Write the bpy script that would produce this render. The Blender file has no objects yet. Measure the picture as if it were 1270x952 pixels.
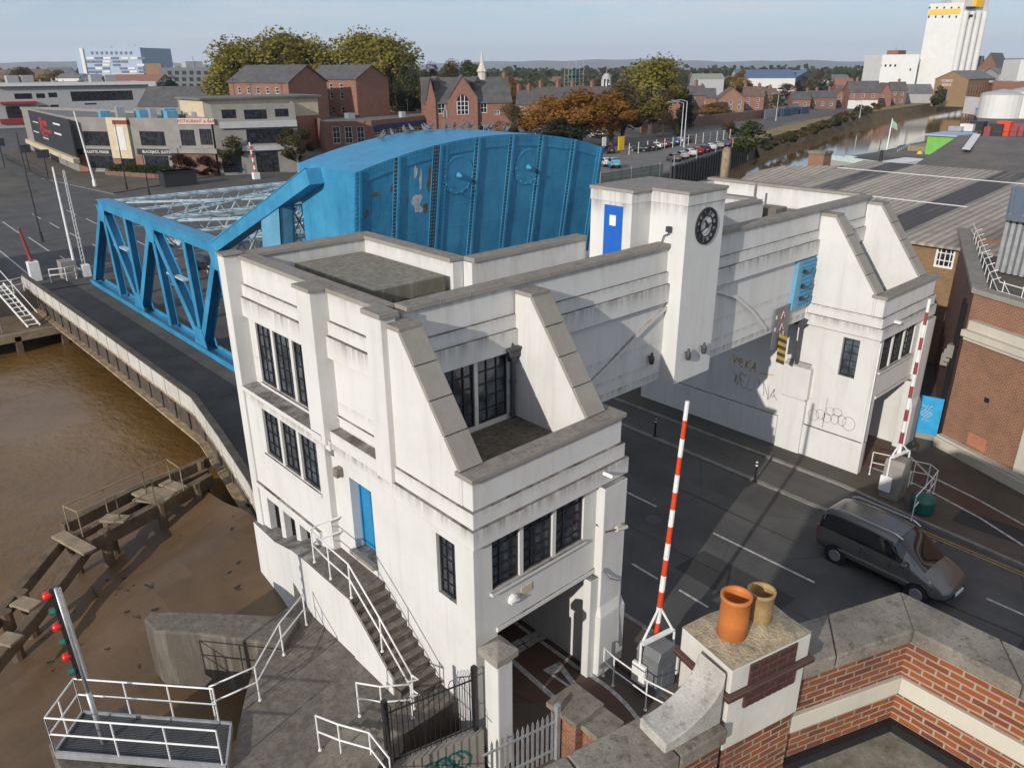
import bpy, bmesh, math, random
from mathutils import Vector, Matrix
R = math.radians
rnd = random.Random(7)
S = bpy.context.scene
COL = S.collection
V = Vector

# ------------------------------------------------------------------ camera
CAMZ = 16.0
yaw, pit, rol, FPX, CX, CY = R(47.57), R(22.3), R(-.29), 952.6, 635.0, 476.0
fw = V((math.cos(yaw)*math.cos(pit), math.sin(yaw)*math.cos(pit), -math.sin(pit)))
_rt = V((math.sin(yaw), -math.cos(yaw), 0)); _up = _rt.cross(fw)
rt = _rt*math.cos(rol)+_up*math.sin(rol); up = _up*math.cos(rol)-_rt*math.sin(rol)
cd = bpy.data.cameras.new('camera'); cam = bpy.data.objects.new('camera', cd); COL.objects.link(cam)
cam.matrix_world = Matrix(((rt.x, up.x, -fw.x, 0), (rt.y, up.y, -fw.y, 0), (rt.z, up.z, -fw.z, CAMZ), (0, 0, 0, 1)))
cd.sensor_width = 36; cd.lens = 36*FPX/1270; cd.clip_end = 30000; cd.clip_start = .1
S.camera = cam

def ray(px, py): return fw*FPX+rt*(px-CX)+up*(CY-py)
def U(px, py, z=0.0):
    d = ray(px, py); return V((0, 0, CAMZ))+d*((z-CAMZ)/d.z)
def Uy(px, py, y):
    d = ray(px, py); return V((0, 0, CAMZ))+d*(y/d.y)
def Ux(px, py, x):
    d = ray(px, py); return V((0, 0, CAMZ))+d*(x/d.x)
def proj(P):
    d = V(P)-V((0, 0, CAMZ)); w = d.dot(fw)
    return CX+FPX*d.dot(rt)/w, CY-FPX*d.dot(up)/w
def ztop(x, y, py):
    a, b = -20., 90.
    for _ in range(60):
        m = (a+b)/2
        if proj((x, y, m))[1] > py: a = m
        else: b = m
    return a

# ------------------------------------------------------------------ nodes
def newmat(name):
    m = bpy.data.materials.new(name); m.use_nodes = True
    nt = m.node_tree
    return m, nt, nt.nodes['Principled BSDF']
class N:
    def __init__(s, nt): s.nt = nt
    def n(s, t, **k):
        o = s.nt.nodes.new('ShaderNode'+t)
        for a, b in k.items(): setattr(o, a, b)
        return o
    def l(s, a, b): s.nt.links.new(a, b)
    def put(s, sock, v):
        if isinstance(v, bpy.types.NodeSocket): s.l(v, sock)
        else: sock.default_value = v
    def math(s, op, a, b=0.0, clamp=False):
        o = s.n('Math', operation=op, use_clamp=clamp); s.put(o.inputs[0], a); s.put(o.inputs[1], b); return o.outputs[0]
    def mix(s, f, a, b, blend='MIX'):
        o = s.n('Mix', data_type='RGBA', blend_type=blend); s.put(o.inputs[0], f); s.put(o.inputs[6], a); s.put(o.inputs[7], b); return o.outputs[2]
    def ramp(s, f, lo, hi, a=0.0, b=1.0):
        o = s.n('MapRange'); s.put(o.inputs[0], f); o.inputs[1].default_value = lo; o.inputs[2].default_value = hi
        o.inputs[3].default_value = a; o.inputs[4].default_value = b; return o.outputs[0]
    def pos(s): return s.n('NewGeometry').outputs['Position']
    def noise(s, vec, scale, detail=4.0, rough=.6, sx=None):
        if sx is not None:
            mp = s.n('Mapping'); s.l(vec, mp.inputs[0]); mp.inputs[3].default_value = sx; vec = mp.outputs[0]
        o = s.n('TexNoise'); s.l(vec, o.inputs['Vector']); o.inputs['Scale'].default_value = scale
        o.inputs['Detail'].default_value = detail; o.inputs['Roughness'].default_value = rough; return o.outputs['Fac']
    def bump(s, h, strength, dist=.02):
        o = s.n('Bump'); s.l(h, o.inputs['Height']); o.inputs['Strength'].default_value = strength; o.inputs['Distance'].default_value = dist
        return o.outputs[0]
def c4(c): return (c[0], c[1], c[2], 1.0)

def simple(name, col, rough=.6, metal=0.0, var=.15, vs=1.5, bump=0.0, bs=12.0, spec=.5, alpha=None, vert=False):
    """plain surface with uneven colour"""
    m, nt, b = newmat(name); k = N(nt); p = k.pos()
    f1 = k.noise(p, vs, 5, .65, sx=(1, 1, .3) if vert else None); f2 = k.noise(p, vs*7, 3)
    f = k.math('ADD', k.math('MULTIPLY', f1, .7), k.math('MULTIPLY', f2, .3))
    f = k.ramp(f, .35, .65, 1-var, 1+var)
    vv = k.n('VectorMath', operation='SCALE'); vv.inputs[0].default_value = col; k.l(f, vv.inputs['Scale'])
    k.l(vv.outputs[0], b.inputs['Base Color'])
    b.inputs['Roughness'].default_value = rough; b.inputs['Metallic'].default_value = metal
    b.inputs['Specular IOR Level'].default_value = spec
    if bump: k.l(k.bump(k.noise(p, bs, 4), bump), b.inputs['Normal'])
    return m

def paint(name, col=(.64, .63, .605), levels=(), dirt=(.12, .095, .075), amount=.5, blotch=.35, hdirt=.9, topc=((.085, .07, .06), (.26, .235, .205))):
    """painted concrete: blotches, vertical runs under the ledges, grime lying on level faces"""
    m, nt, b = newmat(name); k = N(nt); p = k.pos(); g = k.n('NewGeometry')
    sep = k.n('SeparateXYZ'); k.l(p, sep.inputs[0])
    big = k.noise(p, .55, 6, .7); st = k.noise(p, 1.0, 5, .7, sx=(2.6, 2.6, .22)); fine = k.noise(p, 16, 4, .7)
    base = k.mix(k.ramp(big, .42, .72, 0, blotch), c4(col), c4([c*.66 for c in (col[0]*1.03, col[1], col[2]*.9)]))
    base = k.mix(k.ramp(st, .50, .78, 0, amount), base, c4((.36, .32, .27)))
    base = k.mix(k.ramp(fine, .55, .8, 0, .22), base, c4((.40, .37, .33)))
    runs = k.noise(p, 1.0, 4, .75, sx=(5.0, 5.0, .12))
    for L, ln, amt in levels:
        d = k.math('SUBTRACT', L, sep.outputs[2])
        f = k.ramp(d, 0.0, ln, 1.0, 0.0); f = k.math('MULTIPLY', f, k.math('GREATER_THAN', d, -.002))
        f = k.math('MULTIPLY', k.math('POWER', f, 1.6), k.ramp(runs, .36, .66, 0, amt), True)
        base = k.mix(f, base, c4(dirt))
    nz = k.n('SeparateXYZ'); k.l(g.outputs['Normal'], nz.inputs[0])
    f = k.ramp(nz.outputs[2], .55, .8, 0, hdirt); f = k.math('MULTIPLY', f, k.ramp(k.noise(p, 1.7, 6, .75), .3, .6, .45, 1.0))
    top = k.mix(k.ramp(k.noise(p, 6, 6, .8), .35, .68), c4(topc[0]), c4(topc[1]))
    base = k.mix(f, base, top)
    k.l(base, b.inputs['Base Color']); b.inputs['Roughness'].default_value = .75
    b.inputs['Specular IOR Level'].default_value = .3
    k.l(k.bump(k.noise(p, 22, 5, .7), .25, .01), b.inputs['Normal'])
    return m

def wallvec(k):
    g = k.n('NewGeometry'); cr = k.n('VectorMath', operation='CROSS_PRODUCT'); cr.inputs[0].default_value = (0, 0, 1); k.l(g.outputs['True Normal'], cr.inputs[1])
    nm = k.n('VectorMath', operation='NORMALIZE'); k.l(cr.outputs[0], nm.inputs[0])
    dt = k.n('VectorMath', operation='DOT_PRODUCT'); k.l(nm.outputs[0], dt.inputs[0]); k.l(g.outputs['Position'], dt.inputs[1])
    sp = k.n('SeparateXYZ'); k.l(g.outputs['Position'], sp.inputs[0])
    cb = k.n('CombineXYZ'); k.l(dt.outputs['Value'], cb.inputs[0]); k.l(sp.outputs[2], cb.inputs[1]); return cb.outputs[0]

def brick(name, c1, c2, mort=(.42, .36, .30), bw=.225, rh=.075, ms=.011, dark=.3, bump=.5):
    m, nt, b = newmat(name); k = N(nt); p = k.pos(); v = wallvec(k)
    if bump:
        tn = k.n('TexNoise'); k.l(p, tn.inputs['Vector']); tn.inputs['Scale'].default_value = 9; tn.inputs['Detail'].default_value = 3; sc_ = k.n('VectorMath', operation='SCALE'); k.l(tn.outputs['Color'], sc_.inputs[0]); sc_.inputs['Scale'].default_value = .016; ad_ = k.n('VectorMath', operation='ADD'); k.l(v, ad_.inputs[0]); k.l(sc_.outputs[0], ad_.inputs[1]); v = ad_.outputs[0]
    t = k.n('TexBrick'); k.l(v, t.inputs['Vector']); t.inputs['Color1'].default_value = c4(c1); t.inputs['Color2'].default_value = c4(c2)
    t.inputs['Mortar'].default_value = c4(mort); t.inputs['Scale'].default_value = 1; t.inputs['Mortar Size'].default_value = ms
    t.inputs['Brick Width'].default_value = bw; t.inputs['Row Height'].default_value = rh; t.inputs['Mortar Smooth'].default_value = .2; t.inputs['Bias'].default_value = -.1
    cell = k.n('TexBrick'); k.l(v, cell.inputs['Vector']); cell.inputs['Color1'].default_value = (.35, .35, .35, 1); cell.inputs['Color2'].default_value = (1.3, 1.3, 1.3, 1)
    cell.inputs['Mortar'].default_value = (1, 1, 1, 1); cell.inputs['Scale'].default_value = 1; cell.inputs['Mortar Size'].default_value = ms; cell.offset_frequency = 2; cell.squash = 1
    cell.inputs['Brick Width'].default_value = bw; cell.inputs['Row Height'].default_value = rh; cell.inputs['Bias'].default_value = .25
    col = k.mix(.6, t.outputs['Color'], cell.outputs['Color'], 'MULTIPLY')
    col = k.mix(k.ramp(k.noise(p, 1.1, 6, .7), .42, .7, 0, dark), col, c4((.07, .05, .045)))
    col = k.mix(k.ramp(k.noise(p, 30, 4), .4, .75, 0, .25), col, c4([x*.5 for x in c1]))
    k.l(col, b.inputs['Base Color']); b.inputs['Roughness'].default_value = .85; b.inputs['Specular IOR Level'].default_value = .25
    if bump:
        h = k.math('SUBTRACT', 1.0, t.outputs['Fac']); h = k.math('ADD', h, k.math('MULTIPLY', k.noise(p, 40, 3), .5))
        k.l(k.bump(h, bump, .008), b.inputs['Normal'])
    return m

def asphalt(name, col=(.052, .05, .048), patch=.35, rough=.88):
    m, nt, b = newmat(name); k = N(nt); p = k.pos()
    f = k.noise(p, .35, 6, .65); tr = k.noise(p, .6, 4, .6, sx=(1.6, .08, 1)); fi = k.noise(p, 60, 2)
    col1 = k.mix(k.ramp(f, .35, .7), c4([c*(1-patch) for c in col]), c4([c*(1+patch) for c in col]))
    col1 = k.mix(k.ramp(tr, .45, .75, 0, .45), col1, c4([c*.55 for c in col]))
    vo = k.n('TexVoronoi', feature='DISTANCE_TO_EDGE'); k.l(p, vo.inputs['Vector']); vo.inputs['Scale'].default_value = .22
    dn = k.n('Mapping'); 
    crack = k.math('MULTIPLY', k.ramp(vo.outputs['Distance'], 0, .006, 1, 0), k.ramp(f, .45, .55))
    col1 = k.mix(k.math('MULTIPLY', crack, .7), col1, (.015, .015, .015, 1))
    col1 = k.mix(k.ramp(fi, .3, .8, 0, .4), col1, c4([c*1.7 for c in col]))
    k.l(col1, b.inputs['Base Color']); b.inputs['Roughness'].default_value = rough; b.inputs['Specular IOR Level'].default_value = .35
    k.l(k.bump(fi, .3, .01), b.inputs['Normal'])
    return m

M_PLAIN = None
def glassy(name, col=(.036, .042, .050), rough=.06):
    m, nt, b = newmat(name); k = N(nt); p = k.pos()
    f = k.noise(p, 1.7, 3); c = k.mix(k.ramp(f, .42, .62), c4(col), c4([x*2.8 for x in col]))  # pale blotches put patchy sky reflection into the glass colour
    k.l(c, b.inputs['Base Color']); b.inputs['Roughness'].default_value = rough; b.inputs['Specular IOR Level'].default_value = .6
    k.l(k.bump(k.noise(p, 2.5, 2), .06, .02), b.inputs['Normal'])
    return m

def leafmat(name, c1, c2, c3, soft=True):
    m, nt, b = newmat(name); k = N(nt); p = k.pos()
    f = k.noise(p, .35, 3); f2 = k.noise(p, 2.2, 2)
    c = k.mix(k.ramp(f, .38, .62), c4(c1), c4(c2)); c = k.mix(k.ramp(f2, .48, .7), c, c4(c3))
    k.l(c, b.inputs['Base Color']); b.inputs['Roughness'].default_value = .6; b.inputs['Specular IOR Level'].default_value = .2
    tc_ = k.n('TexCoord'); sb_ = k.n('VectorMath', operation='SUBTRACT'); k.l(tc_.outputs['Object'], sb_.inputs[0]); sb_.inputs[1].default_value = (0, 0, 5.2); vt = k.n('VectorTransform', vector_type='NORMAL', convert_from='OBJECT', convert_to='WORLD'); k.l(sb_.outputs[0], vt.inputs[0]); n0 = k.n('VectorMath', operation='NORMALIZE'); k.l(vt.outputs[0], n0.inputs[0])
    g0_ = k.n('NewGeometry'); sc2 = k.n('VectorMath', operation='SCALE'); k.l(g0_.outputs['Normal'], sc2.inputs[0]); sc2.inputs['Scale'].default_value = .55; ad2 = k.n('VectorMath', operation='ADD'); k.l(n0.outputs[0], ad2.inputs[0]); k.l(sc2.outputs[0], ad2.inputs[1]); n1 = k.n('VectorMath', operation='NORMALIZE'); k.l(ad2.outputs[0], n1.inputs[0])
    if soft: k.l(n1.outputs[0], b.inputs['Normal'])
    tr = k.n('BsdfTranslucent'); k.l(c, tr.inputs[0]); mx = k.n('MixShader'); mx.inputs[0].default_value = .35
    out = nt.nodes['Material Output']; k.l(b.outputs[0], mx.inputs[1]); k.l(tr.outputs[0], mx.inputs[2]); k.l(mx.outputs[0], out.inputs[0])
    return m

LV = ((10.74, .4, .4), (9.96, .22, .45), (9.58, .55, .75), (7.68, .25, .35), (6.94, .22, .45), (6.53, .42, .75))
DT = ((.05, .04, .032), (.15, .122, .10))
M = {}
M['white'] = paint('white_painted_concrete', levels=LV, amount=.36, blotch=.3, hdirt=1, topc=DT)
M['white_clean'] = paint('clean_white_paint', amount=.38, blotch=.32, hdirt=1, topc=DT)
M['white_turret'] = paint('turret_white_paint', levels=((12.4, .9, .5), (12.07, .5, .45)), amount=.3, blotch=.25, topc=DT)
M['old_render'] = paint('stained_cream_render', col=(.62, .59, .53), amount=.7, blotch=.75, hdirt=.6)
M['white_plain'] = paint('white_painted_render', amount=.3, blotch=.25)
M['coping'] = paint('weathered_coping', col=(.40, .375, .335), amount=.5, blotch=.5, hdirt=.75)
def stone(name, c1, c2, c3):
    m, nt, b = newmat(name); k = N(nt); p = k.pos(); f = k.noise(p, 1.6, 7, .72); g_ = k.noise(p, 7, 6, .75); h = k.noise(p, 45, 4, .7)
    c = k.mix(k.ramp(f, .36, .64), c4(c1), c4(c2)); c = k.mix(k.ramp(g_, .52, .66, 0, .75), c, c4(c3)); c = k.mix(k.ramp(h, .56, .70, 0, .5), c, c4([x*.35 for x in c1])); c = k.mix(k.ramp(h, .42, .32, 0, .35), c, c4([min(.6, x*1.7) for x in c2]))
    vo = k.n('TexVoronoi'); k.l(p, vo.inputs['Vector']); vo.inputs['Scale'].default_value = 14; c = k.mix(k.math('MULTIPLY', k.ramp(vo.outputs['Distance'], .0, .22, 1, 0), k.ramp(f, .5, .62), True), c, (.045, .042, .035, 1))
    k.l(c, b.inputs['Base Color']); b.inputs['Roughness'].default_value = .9; b.inputs['Specular IOR Level'].default_value = .2; k.l(k.bump(k.math('ADD', h, g_), .5, .012), b.inputs['Normal']); return m
M['stone'] = stone('weathered_stone', (.15, .13, .105), (.27, .24, .195), (.085, .07, .055))
M['cream_stone'] = paint('cream_stone', col=(.56, .52, .43), amount=.35, blotch=.4, hdirt=.3)
M['stone_pale'] = stone('pale_lichen_stone', (.34, .32, .28), (.50, .47, .42), (.20, .18, .15))
M['conc'] = paint('grey_concrete', col=(.27, .25, .225), amount=.6, blotch=.7, hdirt=.4)
m, nt, b = newmat('blue_bridge_paint'); k = N(nt); p = k.pos(); n1_ = k.noise(p, .5, 6, .7); n2_ = k.noise(p, 1, 5, .75, sx=(3.5, 3.5, .18)); n3_ = k.noise(p, 5, 5, .7)
c = k.mix(k.ramp(n1_, .36, .66), (.026, .19, .35, 1), (.05, .275, .46, 1)); c = k.mix(k.ramp(n2_, .54, .74, 0, .55), c, (.012, .06, .115, 1)); c = k.mix(k.ramp(n2_, .44, .30, 0, .3), c, (.09, .30, .46, 1)); c = k.mix(k.ramp(n3_, .62, .74, 0, .5), c, (.06, .10, .13, 1))
k.l(c, b.inputs['Base Color']); k.l(k.ramp(n1_, .3, .7, .38, .62), b.inputs['Roughness']); b.inputs['Specular IOR Level'].default_value = .4; k.l(k.bump(k.noise(p, 1.1, 3), .18, .05), b.inputs['Normal']); M['blue'] = m
M['light_blue'] = simple('pale_blue_steel', (.11, .30, .44), .5, var=.2, vs=1.2)  # paler blue steel for the tail posts, shutter and some roof units
M['lattice'] = simple('grey_blue_lattice_paint', (.40, .50, .54), .5, var=.25)
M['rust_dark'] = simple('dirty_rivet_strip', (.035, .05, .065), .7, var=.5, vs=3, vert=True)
M['door_blue'] = simple('worn_blue_door_paint', (.02, .21, .42), .45, var=.25, vs=2, vert=True)
M['royal_blue'] = simple('royal_blue_paint', (.012, .11, .45), .4, var=.08)
M['window_bar'] = simple('black_window_bars', (.02, .02, .022), .5, var=.2)
M['white_gloss'] = simple('white_metal_paint', (.74, .73, .71), .45, var=.12, vs=4)
M['red_gloss'] = simple('red_reflective_paint', (.62, .06, .018), .4, var=.1)
M['red_faded'] = simple('faded_red_paint', (.26, .055, .06), .5, var=.2)
M['black'] = simple('black_metal', (.015, .015, .017), .45, var=.2)
M['dark_iron'] = simple('dark_cast_iron', (.055, .055, .06), .55, var=.3, bump=.2)
M['coping'] = paint('weathered_coping', col=(.29, .265, .23), amount=.6, blotch=.6, hdirt=.75, topc=((.075, .064, .053), (.27, .24, .205)))
M['galv'] = simple('galvanised_steel', (.42, .43, .44), .42, metal=.5, var=.2, vs=3)
M['grey_box'] = simple('grey_cabinet_paint', (.15, .155, .16), .5, var=.18)
M['green_box'] = simple('dark_green_grit_bin', (.015, .10, .085), .45, var=.2)
M['glass'] = glassy('window_glass')
M['glass_dk'] = glassy('dark_glass', (.012, .013, .016), .08)
M['asphalt'] = asphalt('road_asphalt', (.076, .073, .070))
M['asphalt2'] = asphalt('cycle_lane_asphalt', (.085, .08, .074), .25)
M['path'] = asphalt('brown_footway', (.092, .075, .058), .3)
M['redpath'] = asphalt('red_brown_cycle_path', (.10, .060, .044), .3)
M['deck'] = asphalt('leaf_deck_surface', (.082, .074, .066), .4)
M['quayc'] = paint('quay_concrete', col=(.10, .085, .068), dirt=(.03, .026, .02), amount=.6, blotch=.7, hdirt=.55)
M['kerb'] = simple('kerb_stone', (.20, .185, .165), .85, var=.3, vs=2)
M['line'] = simple('worn_white_road_paint', (.40, .39, .37), .8, var=.5, vs=6)
M['yline'] = simple('worn_yellow_road_paint', (.34, .23, .06), .8, var=.4, vs=5)
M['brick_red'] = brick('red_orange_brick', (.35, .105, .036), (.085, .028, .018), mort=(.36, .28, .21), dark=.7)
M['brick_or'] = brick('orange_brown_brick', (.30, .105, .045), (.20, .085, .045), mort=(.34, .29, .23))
M['brick_buff'] = brick('buff_brick', (.30, .19, .095), (.25, .15, .075), mort=(.20, .15, .10))
M['brick_far'] = brick('distant_red_brick', (.25, .09, .052), (.19, .07, .045), ms=.006, bump=0)
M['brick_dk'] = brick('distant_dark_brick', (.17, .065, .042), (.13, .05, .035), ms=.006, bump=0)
M['slate'] = simple('slate_roof', (.085, .08, .078), .65, var=.3, vs=.6)
M['tile'] = simple('brown_tile_roof', (.13, .085, .065), .75, var=.3, vs=.6)
M['pan'] = simple('grey_flat_roof', (.14, .135, .13), .85, var=.3, vs=.3)
M['terra'] = simple('orange_clay', (.50, .155, .035), .6, var=.15, vs=3, bump=.1)
M['buffclay'] = simple('buff_clay', (.33, .21, .085), .7, var=.35, vs=6)
M['timber'] = simple('weathered_timber', (.125, .085, .05), .85, var=.45, vs=1.5, bump=.3)
M['timber_lt'] = simple('bleached_timber', (.25, .19, .12), .85, var=.35, vs=2, bump=.3)
M['grate'] = simple('steel_grating', (.09, .092, .095), .5, metal=.4, var=.2)
M['redlamp'] = simple('red_signal_lens', (.65, .02, .015), .25, var=.1)
M['greenlamp'] = simple('green_signal_hood', (.02, .11, .08), .4, var=.1)
M['moss'] = paint('mossy_roof_slab', col=(.16, .15, .115), amount=.8, blotch=.8, hdirt=.95, topc=((.10, .095, .06), (.30, .28, .235)))
M['felt'] = paint('dirty_flat_roof', col=(.12, .10, .078), hdirt=1, topc=((.022, .018, .013), (.155, .135, .105)))
M['bark'] = simple('tree_bark', (.07, .055, .042), .9, var=.3)
M['bark_pale'] = simple('pale_birch_bark', (.32, .29, .25), .8, var=.3)
M['lf_olive'] = leafmat('olive_leaves', (.19, .17, .03), (.25, .21, .036), (.31, .25, .05))
M['lf_green'] = leafmat('green_leaves', (.045, .065, .018), (.07, .09, .024), (.11, .115, .035))
M['lf_orange'] = leafmat('orange_leaves', (.30, .125, .018), (.36, .165, .022), (.19, .12, .028))
M['lf_yellow'] = leafmat('yellow_leaves', (.24, .135, .016), (.27, .16, .022), (.16, .10, .02))
M['lf_brown'] = leafmat('brown_leaves', (.13, .085, .034), (.10, .08, .032), (.17, .115, .04))
M['lf_dark'] = leafmat('dark_leaves', (.032, .042, .02), (.048, .056, .024), (.065, .068, .028))
M['lf_wood'] = leafmat('woodland_leaves', (.03, .04, .02), (.045, .05, .024), (.06, .06, .03), False); M['lf_scrub'] = leafmat('scrub_leaves', (.12, .085, .04), (.09, .075, .035), (.15, .105, .045), False)
M['conc_far'] = simple('pale_grey_cladding', (.36, .36, .36), .7, var=.1)
M['grey_dk'] = simple('dark_grey_cladding', (.10, .11, .115), .6, var=.12)
M['white_far'] = simple('white_cladding', (.60, .59, .56), .6, var=.06, vs=.3)
M['cream'] = simple('cream_panels', (.52, .43, .29), .75, var=.15)
M['tyre'] = simple('black_rubber', (.014, .014, .014), .8, var=.2)
M['alloy'] = simple('alloy_wheel', (.35, .35, .36), .35, metal=.6, var=.1)

# ------------------------------------------------------------------ mesh builder
OFF = {}
class MB:
    def __init__(s): s.v = []; s.f = []; s.m = []
    def poly(s, pts, mi=0):
        i = len(s.v); s.v += [tuple(p) for p in pts]; s.f.append(list(range(i, i+len(pts)))); s.m.append(mi)
    def box(s, x0, x1, y0, y1, z0, z1, mi=0, top=None):
        i = len(s.v)
        s.v += [(x0, y0, z0), (x1, y0, z0), (x1, y1, z0), (x0, y1, z0), (x0, y0, z1), (x1, y0, z1), (x1, y1, z1), (x0, y1, z1)]
        for q in ((3, 2, 1, 0), (4, 5, 6, 7), (0, 1, 5, 4), (1, 2, 6, 5), (2, 3, 7, 6), (3, 0, 4, 7)):
            s.f.append([i+a for a in q]); s.m.append(mi)
        if top is not None: s.m[-5] = top
    def hull8(s, pts, mi=0):
        i = len(s.v); s.v += [tuple(p) for p in pts]
        for q in ((3, 2, 1, 0), (4, 5, 6, 7), (0, 1, 5, 4), (1, 2, 6, 5), (2, 3, 7, 6), (3, 0, 4, 7)):
            s.f.append([i+a for a in q]); s.m.append(mi)
    def prism(s, pts, d, mi=0, side=None):
        """polygon pts (3-D) swept by vector d"""
        i = len(s.v); n = len(pts); d = V(d)
        s.v += [tuple(p) for p in pts]+[tuple(V(p)+d) for p in pts]
        s.f.append([i+a for a in range(n)][::-1]); s.m.append(mi); s.f.append([i+n+a for a in range(n)]); s.m.append(mi)
        for a in range(n):
            b = (a+1) % n; s.f.append([i+a, i+b, i+n+b, i+n+a]); s.m.append(mi if side is None else side)
    def beam(s, p, q, w, h, mi=0, upv=(0, 0, 1)):
        p = V(p); q = V(q); d = (q-p).normalized(); a = d.cross(V(upv))
        if a.length < 1e-4: a = d.cross(V((1, 0, 0)))
        a = a.normalized()*w/2; b = a.cross(d).normalized()*h/2
        s.hull8([p-a-b, p+a-b, q+a-b, q-a-b, p-a+b, p+a+b, q+a+b, q-a+b], mi)
    def tube(s, pts, r, n=8, mi=0, r1=None, cap=True):
        pts = [V(p) for p in pts]; i0 = len(s.v); K = len(pts); prev = None
        for j, p in enumerate(pts):
            d = (pts[min(j+1, K-1)]-pts[max(j-1, 0)]).normalized()
            if prev is None:
                a = d.cross(V((0, 0, 1)));  a = a if a.length > 1e-3 else d.cross(V((1, 0, 0)))
            else: a = prev-d*prev.dot(d)
            a.normalize(); prev = a; b = d.cross(a)
            rr = r if r1 is None else r+(r1-r)*j/(K-1)
            for t in range(n):
                an = 2*math.pi*t/n; s.v.append(tuple(p+a*(math.cos(an)*rr)+b*(math.sin(an)*rr)))
        for j in range(K-1):
            for t in range(n):
                u = (t+1) % n; s.f.append([i0+j*n+t, i0+j*n+u, i0+(j+1)*n+u, i0+(j+1)*n+t]); s.m.append(mi)
        if cap:
            s.f.append([i0+t for t in range(n)][::-1]); s.m.append(mi); s.f.append([i0+(K-1)*n+t for t in range(n)]); s.m.append(mi)
    def lathe(s, c, prof, n=16, mi=0, axis=(0, 0, 1)):
        ax = V(axis).normalized(); a = ax.cross(V((1, 0, 0))); a = a if a.length > 1e-3 else ax.cross(V((0, 1, 0))); a.normalize(); b = ax.cross(a)
        i0 = len(s.v); c = V(c)
        for r, h in prof:
            for t in range(n):
                an = 2*math.pi*t/n; s.v.append(tuple(c+ax*h+a*(math.cos(an)*r)+b*(math.sin(an)*r)))
        for j in range(len(prof)-1):
            for t in range(n):
                u = (t+1) % n; s.f.append([i0+j*n+t, i0+j*n+u, i0+(j+1)*n+u, i0+(j+1)*n+t]); s.m.append(mi)
        s.f.append([i0+t for t in range(n)][::-1]); s.m.append(mi); e = i0+(len(prof)-1)*n; s.f.append([e+t for t in range(n)]); s.m.append(mi)
    def wall(s, P, u, n, W, z0, z1, holes=(), depth=.2, mi=0, mr=None):
        """upright wall face starting at P, running W along u, facing n, with reveals round the holes"""
        P = V((P[0], P[1], 0)); u = V((u[0], u[1], 0)); n = V((n[0], n[1], 0)); mr = mi if mr is None else mr
        xs = sorted({0., W} | {a for h in holes for a in h[:2]}); zs = sorted({z0, z1} | {a for h in holes for a in h[2:4]})
        pt = lambda a, z, d=0: P+u*a-n*d+V((0, 0, z))
        for i in range(len(xs)-1):
            for j in range(len(zs)-1):
                cx, cz = (xs[i]+xs[i+1])/2, (zs[j]+zs[j+1])/2
                if any(h[0] < cx < h[1] and h[2] < cz < h[3] for h in holes): continue
                s.poly([pt(xs[i], zs[j]), pt(xs[i+1], zs[j]), pt(xs[i+1], zs[j+1]), pt(xs[i], zs[j+1])], mi)
        for a, b, c, d in holes:
            s.poly([pt(a, c), pt(b, c), pt(b, c, depth), pt(a, c, depth)], mr); s.poly([pt(a, d), pt(b, d), pt(b, d, depth), pt(a, d, depth)], mr)
            s.poly([pt(a, c), pt(a, d), pt(a, d, depth), pt(a, c, depth)], mr); s.poly([pt(b, c), pt(b, d), pt(b, d, depth), pt(b, c, depth)], mr)
    def build(s, name, mats, parent=None, bevel=0., smooth=False, fixn=False, seg=2):
        me = bpy.data.meshes.new(name); o = OFF.get(parent.name, V((0, 0, 0))) if parent else V((0, 0, 0))
        me.from_pydata([tuple(V(p)-o) for p in s.v], [], s.f)
        if not isinstance(mats, (list, tuple)): mats = [mats]
        for m in mats: me.materials.append(M[m] if isinstance(m, str) else m)
        for p, mi in zip(me.polygons, s.m): p.material_index = mi; p.use_smooth = smooth
        if fixn:
            bm = bmesh.new(); bm.from_mesh(me); bmesh.ops.recalc_face_normals(bm, faces=bm.faces); bm.to_mesh(me); bm.free()
        me.update()
        ob = bpy.data.objects.new(name, me); COL.objects.link(ob)
        if parent: ob.parent = parent; OFF[ob.name] = o
        if bevel:
            b = ob.modifiers.new('bevel', 'BEVEL'); b.width = bevel; b.segments = seg; b.limit_method = 'ANGLE'; b.angle_limit = R(40)
        return ob

def tag(o, label=None, cat=None, group=None, kind=None):
    if label: o['label'] = label
    if cat: o['category'] = cat
    if group: o['group'] = group
    if kind: o['kind'] = kind
    return o
def thing(name, label, cat, loc=(0, 0, 0), rz=0., group=None):
    o = bpy.data.objects.new(name, None); COL.objects.link(o); o.location = loc; o.rotation_euler = (0, 0, rz); o.empty_display_size = .2
    OFF[o.name] = V(loc) if rz == 0 else V((0, 0, 0))
    return tag(o, label, cat, group)
def kids(o): return [c for c in o.children]
def dup(o, parent=None):
    c = o.copy(); COL.objects.link(c)
    if parent: c.parent = parent
    for ch in kids(o): dup(ch, c)
    return c
def place(o, loc, rz=0., sc=None, label=None, group=None):
    o.location = loc; o.rotation_euler = (0, 0, rz)
    if sc: o.scale = sc if isinstance(sc, (tuple, list)) else (sc, sc, sc)
    return tag(o, label, None, group)

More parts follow.
